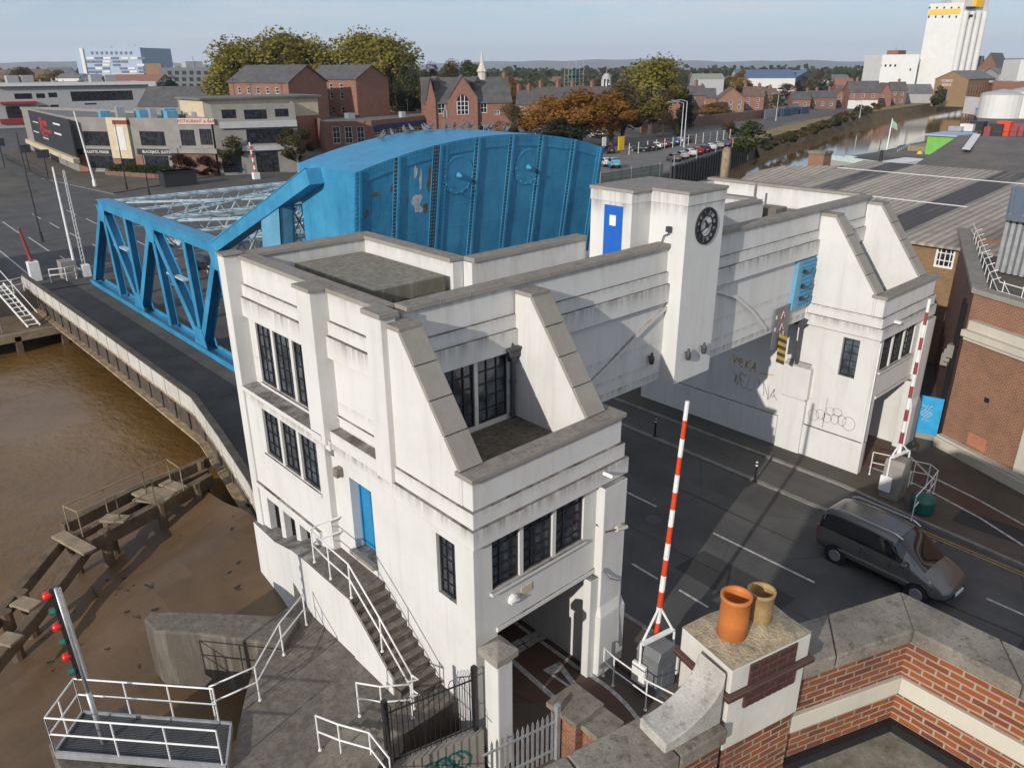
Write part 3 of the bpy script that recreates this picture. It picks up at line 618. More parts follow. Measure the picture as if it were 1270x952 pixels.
def hand(deg, L, tail, w):
    an = math.pi/2-R(deg); d = V((math.cos(an), 0, math.sin(an))); p = V((-d.z, 0, d.x)); c0 = V((cx, yy-.085, cz))
    s.prism([c0-d*tail+p*w, c0-d*tail-p*w, c0+d*L*.75-p*w*.9, c0+d*L, c0+d*L*.75+p*w*.9], (0, .015, 0))
hand(320, .30, .05, .045); hand(247, .42, .22, .022); s.tube([(cx, yy-.09, cz), (cx, yy, cz)], .05, 10); s.build('clock_hands', 'numeral', CT)
s = MB(); s.tube([(19.9, 14.7, 10.87), (19.9, 14.62, 11.1), (19.9, 14.45, 11.18), (19.85, 14.42, 11.3)], .02, 5); s.box(19.8, 19.92, 14.36, 14.5, 11.25, 11.42); s.build('roof_camera', 'dark_iron', BM)

# warning board on the beam, with its own post straps
t = thing('height_warning_sign', 'grey warning board with two red triangles above a yellow and black striped panel', 'sign', (28.0, 14.36, 6.2))
s = MB(); s.hull8([(27.18, 14.36, 5.55), (28.36, 14.36, 5.2), (28.36, 14.40, 5.2), (27.18, 14.40, 5.55), (27.18, 14.36, 7.2), (28.36, 14.36, 7.25), (28.36, 14.40, 7.25), (27.18, 14.40, 7.2)]); s.build('sign_board', 'grey_box', t)
M['sign_red'] = simple('sign_red', (.42, .02, .02), .4, var=.05); M['hz_yellow'] = simple('hazard_yellow', (.60, .38, .02), .5, var=.15)
for zc in (6.86, 6.36):
    s = MB(); 
    def tri(r, y, mi): r *= .8; s.prism([(27.77+r*math.sin(R(a)), y, zc+r*math.cos(R(a))) for a in (0, 120, 240)], (0, .008, 0), mi)
    tri(.36, 14.35, 0); tri(.24, 14.342, 1); s.build('warning_triangle', ['sign_red', 'white_gloss'], t)
    s = MB(); s.box(27.70, 27.84, 14.334, 14.341, zc-.1, zc-.02); s.box(27.74, 27.80, 14.334, 14.341, zc-.02, zc+.08); s.build('triangle_symbol', 'black', t)
s = MB()
for i in range(2): s.box(27.24, 27.34, 14.35, 14.36, 6.3+i*.5, 6.45+i*.5)
s.build('white_mark', 'white_gloss', t)
t = thing('striped_hazard_panel', 'yellow and black striped hazard panel below the grey warning board', 'hazard panel', (28.2, 14.35, 4.6))
s = MB(); x0, x1, z0, z1 = 27.58, 28.24, 4.95, 6.15
for i in range(8):
    za = z0+(z1-z0)*i/8; zb = z0+(z1-z0)*(i+1)/8
    s.hull8([(x0, 14.27, za), (x1, 14.27, za-.3), (x1, 14.30, za-.3), (x0, 14.30, za), (x0, 14.27, zb), (x1, 14.27, zb-.3), (x1, 14.30, zb-.3), (x0, 14.30, zb)], i % 2)
s.build('striped_face', ['black', 'hz_yellow'], t); s = MB(); s.beam((27.9, 14.32, 4.9), (27.9, 14.32, 6.2), .06, .04); s.build('bracket', 'galv', t)
# ------------------------------------------------------------------ rolling lift leaf
BL = thing('bascule_leaf', 'blue steel lifting bridge leaf with curved riveted counterweight above the road', 'bridge', (24, 31, 0))
XL, XR = 16.4, 32.0; ZT = 6.95
TN = {'T0': (61.8, ZT), 'M1': (56.9, ZT), 'T1': (51.8, ZT), 'M2': (46.4, ZT), 'T2': (41.6, ZT), 'UP': (30.4, 11.75),
      'B0': (67.8, .25), 'f0': (61.5, .3), 'A': (56.9, .3), 'f1': (51.3, .3), 'B': (46.0, .3), 'f2': (41.0, .3), 'C': (35.6, .3), 'E': (31, .3)}
def I(p, q, w, h, nm, mat, par, t=.05, upv=(1, 0, 0)):
    """built-up I / box member"""
    p = V(p); q = V(q); d = (q-p).normalized(); a = V(upv); b = a.cross(d).normalized(); mb = MB()
    for s_ in (-1, 1): mb.beam(p+a*(s_*(w/2-t/2)), q+a*(s_*(w/2-t/2)), h, t, upv=upv)
    mb.beam(p, q, t*1.2, w-2*t, upv=upv); 
    return mb.build(nm, mat, par)
for x in (XL, XR):
    P = lambda k, dx=0: (x+dx, TN[k][0], TN[k][1])
    mb = MB(); mb.box(x-.32, x+.36, 41.4, 62.1, ZT-.25, ZT+.38); mb.box(x-.40, x+.44, 41.4, 62.2, ZT+.38, ZT+.43)
    for y in [42+.5*i for i in range(40)]: mb.box(x-.345, x-.32, y, y+.05, ZT+.25, ZT+.3); mb.box(x-.345, x-.32, y, y+.05, ZT-.18, ZT-.13)
    mb.build('top_chord', 'blue', BL, .02)
    mb = MB(); mb.beam((x, 41.9, ZT+.05), (x, 30.2, 11.85), .7, .75, upv=(1, 0, 0)); mb.beam((x-.36, 41.7, ZT+.4), (x-.36, 30.3, 12.2), .05, .1, upv=(1, 0, 0)); mb.build('raking_chord', 'blue', BL, .04)
    mb = MB(); mb.box(x-.45, x+.45, 30, 68.2, -.5, .12); mb.box(x-.5, x-.38, 30, 68.2, .12, .32); mb.box(x+.38, x+.5, 30, 68.2, .12, .32); mb.build('bottom_chord', 'blue', BL, .015)
    I(P('T0'), P('B0'), .62, .5, 'end_post', 'blue', BL)
    for a, b in (('T0', 'A'), ('A', 'T1'), ('T1', 'B'), ('B', 'T2'), ('T2', 'C')): I(P(a), P(b), .6, .52, 'diagonal', 'blue', BL)
    for a, b in (('T0', 'f0'), ('M1', 'A'), ('T1', 'f1'), ('M2', 'B'), ('T2', 'f2')): I(P(a), P(b), .5, .46, 'vertical_post', 'blue', BL)
    for k_ in ('T0', 'T1', 'T2', 'A', 'B', 'C'):
        y, z = TN[k_]; s = -1 if k_[0] == 'T' else 1; mb = MB()
        for dx in (-.34, .32): mb.prism([(x+dx, y-.95, z), (x+dx, y+.95, z), (x+dx, y+.5, z+s*1.15), (x+dx, y-.5, z+s*1.15)], (.03, 0, 0))
        mb.build('gusset', 'blue', BL)
    mb = MB(); mb.prism([(x-.3, 36.6, .2), (x-.3, 34.6, .2), (x-.3, 33.2, 10.3), (x-.3, 35.3, 9.5)], (.12, 0, 0)); mb.prism([(x+.3, 36.6, .2), (x+.3, 34.6, .2), (x+.3, 33.2, 10.3), (x+.3, 35.3, 9.5)], (.12, 0, 0)); mb.prism([(x-.3, 34.7, .2), (x-.3, 34.6, .2), (x-.3, 33.2, 10.3), (x-.3, 33.3, 10.3)], (.7, 0, 0)); mb.build('tail_post', 'light_blue', BL)
    for yy, z in ((59.3, 4.2), (49.0, 4.0)):
        mb = MB(); mb.box(x-.2, x+.2, yy-1.4, yy+1.4, z, z+.1); mb.build('tie_strut', 'lattice', BL)
def lattice(p, q, dv, n, nm, wid=.09, th=.06):
    wid *= 1.3; th *= 1.3
    p = V(p); q = V(q); dv = V(dv); mb = MB(); mb.beam(p, q, wid, th); mb.beam(p+dv, q+dv, wid, th)
    for i in range(n):
        a = p+(q-p)*(i/n); b = p+(q-p)*((i+1)/n); m = (a+b)/2
        mb.beam(a, m+dv, wid*.75, th*.6); mb.beam(m+dv, b, wid*.75, th*.6)
        if abs(dv.z) > .5: mb.beam(a+dv, m, wid*.7, th*.6); mb.beam(m, b+dv, wid*.7, th*.6)
    for i in range(0, n, 2):
        m = p+(q-p)*((i+.5)/n)+dv; d = (q-p).normalized(); mb.beam(m-d*.3-dv*.04, m+d*.3-dv*.04, .02, .28 if abs(dv.z) > .5 else .12)
    return mb.build(nm, 'lattice', BL)
for y in (61.8, 51.8, 41.8):
    lattice((XL, y, ZT+.1), (XR, y, ZT+.1), (0, 0, -1.9), 6, 'sway_frame', .12, .09)
    lattice((XL, y-.35, ZT+.25), (XR, y-.35, ZT+.25), (0, .8, 0), 10, 'cross_strut', .08, .05)
for y in (56.9, 46.4): lattice((XL, y-.3, ZT+.2), (XR, y-.3, ZT+.2), (0, .7, 0), 10, 'cross_strut', .08, .05)
for y0, y1 in ((41.8, 51.8), (51.8, 61.8)):
    for a, b in ((XL, XR), (XR, XL)):
        lattice((a, y0, ZT+.12), (b, y1, ZT+.12), (0, .65, 0), 12, 'lateral_brace', .08, .05)
for y, z in ((38.2, 8.5), (34.5, 10.0)):
    lattice((XL, y, z), (XR, y, z), (0, .2, -1.6), 9, 'sway_frame'); lattice((XL, y+.3, z+.1), (XR, y+.3, z+.1), (0, -.6, .2), 14, 'cross_strut', .07, .05)
for a, b in ((XL, XR), (XR, XL)): lattice((a, 41.6, ZT+.3), (b, 33.2, 10.6), (0, .5, -.1), 16, 'lateral_brace', .07, .05)
# counterweight: arched box across the road
X0, X1, XC = 16.75, 31.8, 24.27
ztp = lambda x: 12.16+1.06*(1-((x-XC)/7.53)**2)
yf = lambda z: 28.35-(z-7.5)*.16
mb = MB(); n = 28; ZB = 6.6
xs = [X0+(X1-X0)*i/n for i in range(n+1)]
for a, b in zip(xs, xs[1:]):
    mb.poly([(a, yf(ZB), ZB), (b, yf(ZB), ZB), (b, yf(ztp(b)), ztp(b)), (a, yf(ztp(a)), ztp(a))])
    mb.poly([(a, 32.3, ZB), (b, 32.3, ZB), (b, 32.3, ztp(b)), (a, 32.3, ztp(a))])
    mb.poly([(a, yf(ztp(a)), ztp(a)), (b, yf(ztp(b)), ztp(b)), (b, 32.3, ztp(b)), (a, 32.3, ztp(a))]); mb.poly([(a, yf(ZB), ZB), (b, yf(ZB), ZB), (b, 32.3, ZB), (a, 32.3, ZB)])
for x in (X0, X1): mb.poly([(x, yf(ZB), ZB), (x, yf(ztp(x)), ztp(x)), (x, 32.3, ztp(x)), (x, 32.3, ZB)])
CW = mb.build('counterweight', 'blue', BL, fixn=True)
rv = MB()
def rivet(p, nrm, r=.035):
    p = V(p); nrm = V(nrm); a = nrm.cross(V((0, 0, 1))) if abs(nrm.z) < .9 else nrm.cross(V((1, 0, 0))); a.normalize(); b = nrm.cross(a); i = len(rv.v)
    rv.v += [tuple(p+a*r), tuple(p+b*r), tuple(p-a*r), tuple(p-b*r), tuple(p+nrm*r*.8)]
    for t in range(4): rv.f.append([i+t, i+(t+1) % 4, i+4]); rv.m.append(0)
ribx = [Uy(px, py, 27.95).x for px, py in ((490, 240), (541, 250), (587, 245), (628, 240), (664, 235), (704, 232))]
NF = V((0, -1, -.16)).normalized()
for j, x in enumerate([X0+.25]+ribx+[X1-.25]):
    w = .24 if j != 2 else .42; zt_ = ztp(x)-.03; mb = MB()
    pts = lambda d, a, b: [(a, yf(ZB)-d, ZB), (b, yf(ZB)-d, ZB), (b, yf(zt_)-d, zt_), (a, yf(zt_)-d, zt_)]
    mb.prism(pts(.05, x-w, x+w), (0, .045, 0)); mb.prism(pts(.10, x-.06, x+.06), (0, .05, 0), 0); 
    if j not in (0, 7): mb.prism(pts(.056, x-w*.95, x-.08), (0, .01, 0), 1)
    mb.build('stiffener_rib', ['blue', 'rust_dark'], BL); z = ZB+.1
    while z < zt_:
        for dx in (-w*.75, -w*.4, w*.4, w*.75): rivet((x+dx, yf(z)-.055, z), NF)
        z += .16
for (a, b) in zip(xs, xs[1:]):
    mb.prism([(a, yf(ztp(a)-.5)-.045, ztp(a)-.5), (b, yf(ztp(b)-.5)-.045, ztp(b)-.5), (b, yf(ztp(b))-.045, ztp(b)), (a, yf(ztp(a))-.045, ztp(a))], (0, .04, 0)) if False else None
mb = MB()
for (a, b) in zip(xs, xs[1:]):
    mb.prism([(a, yf(ztp(a)-.55)-.03, ztp(a)-.55), (b, yf(ztp(b)-.55)-.03, ztp(b)-.55), (b, yf(ztp(b))-.03, ztp(b)), (a, yf(ztp(a))-.03, ztp(a))], (0, .028, 0))
    for q in (.2, .5, .8):
        xx = a+(b-a)*q
        for dz in (.08, .22, .47): z = ztp(xx)-dz; rivet((xx, yf(z)-.032, z), NF, .03)
mb.build('arched_edge_plate', 'blue', BL)
for z in (8.3, 9.3, 10.3, 11.2):
    x = X0+.5
    while x < X1-.3: rivet((x, yf(z)-.003, z), NF, .03); x += .22
for z in (8.0, 9.3, 9.5, 10.6, 11.4):
    y = yf(z)+.1
    while y < 32.2: rivet((X0-.003, y, z), (-1, 0, 0), .03); y += .22
for i in range(30): rivet((X0-.003, yf(12)+.1, ZB+.19*i), (-1, 0, 0), .03)
r_ = rv.build('rivet', 'blue', BL); tag(r_, kind='stuff')
for px, py in ((567, 217), (653, 205)):
    c0 = Uy(px, py, 27.75); zc = 11.62; mb = MB(); c0 = V((c0.x, yf(zc), zc))
    mb.lathe(c0, [(.86, 0), (.86, .035), (.80, .045), (.79, .03), (.0, .03)], 36, axis=NF); mb.lathe(c0+NF*.06, [(.15, 0), (.14, .05), (.10, .12), (.06, .24), (.02, .26)], 12, axis=NF)
    for t in range(14): mb.lathe(c0+NF*.06+V((math.cos(t*.449)*.78, 0, math.sin(t*.449)*.78)), [(.045, 0), (.03, .04)], 6, axis=NF)
    mb.build('inspection_disc', 'blue', BL)
M['bare'] = simple('bare_primer', (.42, .44, .46), .7, var=.35, vs=5); M['rust'] = simple('rust_patch', (.12, .075, .035), .85, var=.5, vs=6)
def patch(px, py, w, h, mi, sd_):
    q = Uy(px, py, 27.9); r2 = random.Random(sd_); pts = []
    for t in range(14):
        an = 2*math.pi*t/14; k = .6+.6*r2.random(); x = q.x+math.cos(an)*w*k; z = q.z+math.sin(an)*h*k; pts.append((x, yf(z)-.006, z))
    mb.poly(pts, mi)
mb = MB()
for a in ((516, 251, .3, .42, 0, 1), (511, 213, .1, .3, 0, 2), (518, 222, .08, .5, 0, 3), (528, 258, .15, .3, 1, 4), (530, 222, .16, .55, 1, 5), (451, 265, .22, .22, 1, 6), (463, 241, .25, .12, 1, 7), (483, 234, .08, .22, 1, 8), (520, 260, .25, .15, 0, 9)): patch(*a)
mb.build('paint_loss', ['bare', 'rust'], BL)
# decks and the footway parapet
mb = MB(); mb.box(XL+.5, XR-.5, 24, 68.3, -.5, .003); mb.build('roadway_deck', 'asphalt', BL)
mb = MB(); mb.prism([(10.5, 26.2, -.02), (15.9, 26.2, -.02), (15.9, 68.2, -.02), (12.1, 68.2, -.02), (12.1, 37, -.02)], (0, 0, -.35)); 
for y in range(30, 68, 4): mb.box(12.2, 15.85, y, y+.05, -.02, -.012)
mb.build('footway_deck', 'deck', BL)
M['rail_white'] = paint('flaking_white_parapet', col=(.52, .50, .46), amount=.85, blotch=.8, hdirt=.9); M['girder_rust'] = simple('rusty_girder', (.30, .22, .13), .85, var=.6, vs=2.5)
M['girder_dark'] = simple('dirty_girder_web', (.07, .055, .042), .9, var=.5, vs=2)
PL = [(11.75, 70.5), (11.95, 52), (12.0, 36.6), (11.2, 31.5), (10.35, 26.6), (9.6, 23.2)]
pp = MB(); pw = MB(); pf = MB(); pc = MB()
for (a, b), (c_, d_) in zip(PL, PL[1:]):
    pp.beam((a, b, .52), (c_, d_, .52), .16, 1.0); pc.beam((a, b, 1.06), (c_, d_, 1.06), .3, .1); pw.beam((a+.3, b, -.75), (c_+.3, d_, -.75), .1, 1.5); pf.beam((a+.12, b, -1.55), (c_+.12, d_, -1.55), .5, .12)
    pf.beam((a+.06, b, .0), (c_+.06, d_, .0), .34, .1)
    L_ = math.hypot(c_-a, d_-b); k_ = int(L_/1.9)
    for i in range(k_): 
        t = i/k_; pp.box(a+(c_-a)*t-.12, a+(c_-a)*t+.1, b+(d_-b)*t-.09, b+(d_-b)*t+.09, .02, 1.0)
        pw.beam((a+(c_-a)*t+.2, b+(d_-b)*t, -.1), (a+(c_-a)*t+.2, b+(d_-b)*t, -1.5), .25, .06)
pp.build('parapet', 'rail_white', BL); pc.build('parapet_top', 'girder_dark', BL); pw.build('fascia_girder', 'girder_dark', BL); pf.build('bottom_flange', 'girder_rust', BL)
# ------------------------------------------------------------------ ground, river, roads
def struct(o): o['kind'] = 'structure'; return o
FB = [(-700, 69), (12, 69), (34, 69), (45, 72), (75, 75), (109, 78.6), (154, 93.5), (184, 104), (240, 118), (309, 136), (422, 151), (560, 172), (900, 215), (9000, 1400)]
NB = [(-700, 6), (9.3, 6), (9.3, 23.6), (36, 23.8), (38, 32), (60, 46), (110, 58), (150, 68), (210, 74), (260, 82), (370, 119), (420, 132), (560, 150), (900, 192), (9000, 1250)]
M['earth'] = simple('town_ground', (.085, .078, .065), .95, var=.5, vs=.05); M['grass'] = simple('dry_bank_grass', (.20, .145, .055), .95, var=.4, vs=.2)
g = MB()
g.poly([(x, y, 0) for x, y in FB]+[(9000, 9000, 0), (-700, 9000, 0)])
g.poly([(x, y, 0) for x, y in NB][::-1]+[(-700, -600, 0), (9000, -600, 0)])
for L, s in ((FB, 1), (NB, -1)):
    for (a, b), (c, d) in zip(L, L[1:]): g.poly([(a, b, 0), (c, d, 0), (c, d, -6), (a, b, -6)])
gr = g.build('ground', 'earth'); struct(gr)
m, nt, b = newmat('muddy_river'); k = N(nt); p = k.pos()
sp_ = k.n('SeparateXYZ'); k.l(p, sp_.inputs[0])
f = k.noise(p, .12, 5, .6); c = k.mix(k.ramp(f, .35, .68), (.125, .066, .018, 1), (.185, .108, .038, 1)); k.l(c, b.inputs['Base Color'])
k.l(k.ramp(sp_.outputs[0], 25, 110, .16, .07), b.inputs['Roughness']); k.l(k.ramp(sp_.outputs[0], 25, 110, .4, 1.0), b.inputs['Specular IOR Level'])
wv = k.noise(p, 1.0, 5, .62, sx=(2.4, 1.3, 1)); wv2 = k.noise(p, .25, 3, .5); h = k.math('MULTIPLY', wv, k.ramp(wv2, .35, .65, .25, 1.2))
far_ = k.ramp(sp_.outputs[0], 25, 110, 1.0, .018)
bp = k.n('Bump'); k.l(h, bp.inputs['Height']); k.l(k.math('MULTIPLY', far_, .6), bp.inputs['Strength']); bp.inputs['Distance'].default_value = .16; k.l(bp.outputs[0], b.inputs['Normal']); M['river'] = m
g = MB(); g.poly([(-700, -20, -3), (9000, -20, -3), (9000, 1500, -3), (-700, 1500, -3)]); struct(g.build('river_water', 'river'))
# mud bank lying against the near quay
m, nt, b = newmat('wet_mud'); k = N(nt); p = k.pos(); f = k.noise(p, .3, 6, .65); vv = k.noise(p, 3, 4)
c = k.mix(k.ramp(f, .4, .66), (.098, .058, .027, 1), (.142, .088, .043, 1)); c = k.mix(k.ramp(vv, .6, .75, 0, .5), c, (.05, .032, .02, 1)); k.l(c, b.inputs['Base Color']); b.inputs['Roughness'].default_value = .48
b.inputs['Specular IOR Level'].default_value = .35; k.l(k.bump(k.noise(p, .9, 6, .7), .22, .10), b.inputs['Normal']); M['mud'] = m
rr_ = random.Random(12); g = MB()
MUD_BITS = []
g = MB(); nx, ny = 40, 40
def mudz(x, y):
    # edge of the mud follows the jetty, rising to the quay wall
    e = (x+2.2)*.40-(y-29.0)*.42-1.7; k_ = math.sin(x*.7+y*.4)*.25+math.sin(y*.9-x*.3)*.2
    return max(-3.25, min(-.55, -3.0+.30*(e+k_)*2.1))
X_ = [-16+i*(26.2/nx) for i in range(nx+1)]; Y_ = [4+i*(34./ny) for i in range(ny+1)]
for i in range(nx):
    for j in range(ny):
        g.poly([(x, y, mudz(x, y)) for x, y in ((X_[i], Y_[j]), (X_[i+1], Y_[j]), (X_[i+1], Y_[j+1]), (X_[i], Y_[j+1]))])
struct(g.build('mud_bank', 'mud', smooth=True))
g = MB()
for i in range(30):
    q_ = U(rr_.uniform(60, 320), rr_.uniform(660, 880), -2.0); zz_ = mudz(q_.x, q_.y)
    if zz_ < -2.9: continue
    an = rr_.random()*3.14; L_ = rr_.uniform(.04, .22) if i % 11 else rr_.uniform(.3, .55); g.beam((q_.x, q_.y, zz_+.0), (q_.x+math.cos(an)*L_, q_.y+math.sin(an)*L_, zz_+.015), rr_.uniform(.03, .09), .035)
o_ = g.build('flotsam', simple('dark_flotsam', (.035, .026, .02), .9, var=.4)); tag(o_, 'scattered dark driftwood and rubbish lying on the brown mud', 'debris', kind='stuff')
def sheet(name, pts, mat, z=.004, thick=0):
    g = MB()
    if thick: g.prism([(x, y, z-thick) for x, y in pts], (0, 0, thick))
    else: g.poly([(x, y, z) for x, y in pts])
    return struct(g.build(name, mat))
KR = [(28.75, 24), (28.7, 11.2), (28.4, 9.3), (27.9, 4.4), (27.5, -5), (27.2, -60)]
sheet('road', [(15.9, -60), (27.3, -60)]+[p for p in KR[::-1][1:]]+[(15.9, 24)], 'asphalt', .004)
sheet('far_road', [(12.2, 68.3), (33.5, 68.3), (34, 100), (34.5, 117), (60, 113), (130, 96), (150, 101), (120, 125), (54, 127), (46, 134), (44, 150), (52, 200), (70, 420), (30, 420), (33, 200), (27, 141), (25, 118), (12.2, 118)], 'asphalt', .006)
sheet('cycle_lane', [(26.35, 9.0), (27.0, 7.0)]+[KR[2], KR[1], KR[0]]+[(26.75, 24)], 'asphalt2', .03, .03)
pv = [(28.75, 24), (28.7, 11.2), (28.4, 9.3), (27.9, 4.4), (27.5, -5), (27.2, -60)]
sheet('pavement', pv+[(46, -60), (46, 9), (36.2, 10.4), (36.0, 24)], 'path', .10, .12)
sheet('pavement', [(14.0, -60), (15.75, -60), (15.75, 24), (14.0, 24)], 'path', .10, .12)
sheet('pavement', [(9.3, -60), (14.0, -60), (14.0, 9.6), (13.3, 11.2), (13.3, 24), (9.6, 24), (9.6, 11)], 'path', .012)
def strip(name, pts, w, mat, z, h=0., kind=True):
    g = MB()
    for (a, b), (c, d) in zip(pts, pts[1:]):
        if h: g.beam((a, b, z-h/2), (c, d, z-h/2), w, h)
        else:
            q = V((c-a, d-b, 0)).normalized(); q = V((-q.y, q.x, 0))*w/2; g.poly([(a-q.x, b-q.y, z), (c-q.x, d-q.y, z), (c+q.x, d+q.y, z), (a+q.x, b+q.y, z)])
    o = g.build(name, mat); return struct(o) if kind else o
strip('kerb', [(15.82, -60), (15.82, 24)], .16, 'kerb', .115, .15); strip('kerb', KR, .16, 'kerb', .118, .16)
strip('kerb', [(26.75, 24), (26.4, 9.2)], .22, 'kerb', .06, .09)
for a in (-30, -24, -18, -12, -6.5, -1.0, 4.0, 8.9, 15.5, 20.5): strip('road_marking', [(21.85, a), (21.9, a+4.0 if a > 8 else a+3.2)], .10, 'line', .011)
for a in (-8, -5.6, -3.2, -.8, 1.6, 4.0, 6.4, 8.9, 10.6, 12.6, 14.6, 17, 20): strip('road_marking', [(18.15, a), (18.2, a+1.15)], .09, 'line', .011)
for a in (-10, -4, 1.8, 3.3): strip('road_marking', [(25.1, a), (25.15, a+1.4)], .09, 'line', .011)
strip('road_marking', [(27.75, 7.9), (27.55, 4.3), (27.2, -5), (26.9, -40)], .06, 'yline', .012); strip('road_marking', [(27.58, 7.9), (27.38, 4.3), (27.03, -5), (26.73, -40)], .06, 'yline', .012)
# red-brown path through the left tower
w2 = lambda px, py: tuple(U(px, py, 0))[:2]
rp = [(9.9, 24), (13.25, 24), (13.25, 11.4), w2(735, 836), w2(755, 850), w2(775, 868), w2(800, 895), w2(830, 960), w2(700, 960), w2(690, 868)]
sheet('cycle_path', [(9.9, 24), (9.95, 12.6)]+[w2(690, 870), w2(730, 960)]+[w2(830, 960), w2(800, 895), w2(775, 868), w2(755, 850), w2(735, 836), (13.25, 11.4), (13.25, 24)], 'redpath', .018)
strip('road_marking', [(9.98, 22), w2(620, 806), w2(690, 868), w2(712, 890)], .16, 'line', .024)
strip('road_marking', [(13.1, 22), (13.1, 11.6), w2(736, 840), w2(756, 854), w2(776, 873), w2(798, 900)], .13, 'line', .024)
tr = [w2(673, 831), w2(694.5, 820), w2(732, 871)]; ti = [w2(686, 836), w2(695, 832), w2(712, 854)]
g = MB()
for i in range(3): j = (i+1) % 3; g.poly([(*tr[i], .025), (*tr[j], .025), (*ti[j], .025), (*ti[i], .025)])
struct(g.build('road_marking', 'line'))
g = MB()
for i, (px, py) in enumerate(((640, 799), (655, 791), (669, 784), (645, 806), (660, 797), (674, 790))):
    x, y = w2(px, py); g.poly([(x-.22, y-.1, .025), (x+.22, y-.1, .025), (x+.22, y+.12, .025), (x-.22, y+.12, .025)])
struct(g.build('road_marking', 'line'))
zp = lambda px, py: tuple(U(px, py, .1))[:2]
sheet('cycle_path', [zp(1153, 590), zp(1270, 651), (29.8, -20), (28.6, -20), zp(1270, 677), zp(1157, 611), (31.0, 11.4), (31.0, 24), (34.0, 24), (34.0, 11.2)], 'redpath', .106)
strip('road_marking', [(34.0, 11.2), zp(1153, 590), zp(1210, 618), zp(1270, 651), (29.8, -20)], .11, 'line', .112); strip('road_marking', [(31.0, 11.2), zp(1130, 598), zp(1157, 611), zp(1215, 642), zp(1270, 677), (28.6, -20)], .11, 'line', .112)
sheet('verge_patch', [(28.9, 22), (28.85, 11.3), (30.0, 11.3), (30.0, 22)], 'earth', .106)
# markings of the far junction
for a in (72, 80, 88, 96, 104): strip('road_marking', [(20.5, a), (20.6, a+4.5)], .15, 'line', .012); strip('road_marking', [(24.3, a), (24.4, a+4.5)], .15, 'line', .012)
for a in (72, 84, 96): strip('road_marking', [(16.6, a), (16.8, a+9)], .15, 'line', .012)
strip('road_marking', [(12.9, 74), (13.4, 100), (16, 112)], .15, 'line', .012); strip('road_marking', [(30, 145), (33, 118)], .2, 'line', .012); strip('road_marking', [(38, 190), (33, 150)], .2, 'line', .012)
for a in (30, 38, 46, 54, 62): strip('road_marking', [(20.6, a), (20.6, a+4)], .12, 'line', .010); strip('road_marking', [(24.3, a), (24.3, a+4)], .12, 'line', .010)
sheet('far_pavement', [(33, 119), (54, 129), (62, 122), (62, 126), (52, 132.5), (37, 153), (41, 205), (36, 205), (31, 155)], 'path', .12, .12)
M['patch'] = asphalt('road_repair_patch', (.040, .039, .039), .2); M['patch2'] = asphalt('pale_road_patch', (.085, .082, .078), .2)
for pts_, mt_ in (([(19, 9), (20.6, 8.9), (20.7, 12.5), (19.1, 12.6)], 'patch'), ([(23.2, 11.5), (24.6, 11.6), (24.5, 16), (23.1, 16)], 'patch2'), ([(22.6, 2.2), (25.6, 2.0), (25.7, 3.2), (22.7, 3.3)], 'patch'), ([(29.2, 4), (30.4, 4), (30.2, 7.2), (29.1, 7.2)], 'patch')): sheet('road_patch', pts_, mt_, .008 if pts_[0][0] < 27 else .108)
strip('tar_seam', [(23.9, -20), (23.95, 4), (23.6, 11), (23.7, 24)], .06, 'black', .0095); strip('tar_seam', [(19.9, -20), (20.0, 24)], .04, 'black', .0095); strip('tar_seam', [(16.2, 6.5), (27.5, 6.9)], .05, 'black', .0098)
for x_, y_, z_ in ((25.6, 8.4, .013), (17.0, 10.2, .013), (21.0, 15.0, .013), (29.4, 9.0, .112), (11.6, 7.5, .03)):
    g = MB(); g.lathe((x_, y_, z_-.006), [(.33, 0), (.33, .008)], 20); o_ = g.build('manhole_cover', 'dark_iron'); struct(o_)
for y_ in (13.2, 2.5):
    g = MB(); 
    for i in range(6): g.box(16.02+i*.07, 16.06+i*.07, y_, y_+.45, .004, .014)
    struct(g.build('drain_grate', 'dark_iron'))
# quay and yard beside the left tower
q1 = [tuple(U(px, py, 1.1))[:2] for px, py in ((366, 748), (330, 770), (322, 800), (305, 860), (296, 900), (285, 960))]
sheet('quay', q1+[(3.9, 11.0), (7.0, 12.15), (9.75, 12.1), (9.75, 22.4)], 'quayc', 1.1, 6)
pz = 1.35
pr = [tuple(U(px, py, pz))[:2] for px, py in ((178, 768), (186, 757), (250, 758), (372, 764), (352, 800), (250, 786), (190, 782))]
g = MB(); g.prism([(x, y, -5) for x, y in pr], (0, 0, 5+pz)); struct(g.build('quay_pier', 'quayc', bevel=.06, fixn=True))
# ------------------------------------------------------------------ railings
def railing(name, label, pts, h=1.08, mat='white_gloss', cat='railing', posts=None, r=.023, mid=.55, group=None, curve=None):
    pts = [V(p) for p in pts]; t = thing(name, label, cat, tuple(pts[0]), 0, group)
    for z in (h, h*mid):
        mb = MB(); mb.tube([p+V((0, 0, z)) for p in pts], r, 7); mb.build('rail', mat, t, smooth=True)
    for i, p in enumerate(pts if posts is None else [pts[0].lerp(pts[-1], a) for a in posts]):
        mb = MB(); mb.tube([p, p+V((0, 0, h+r*.5))], r*.95, 7); mb.tube([p, p+V((0, 0, .03))], r*2, 8); mb.build('post', mat, t)
    return t
u = lambda px, py, z: tuple(U(px, py, z))
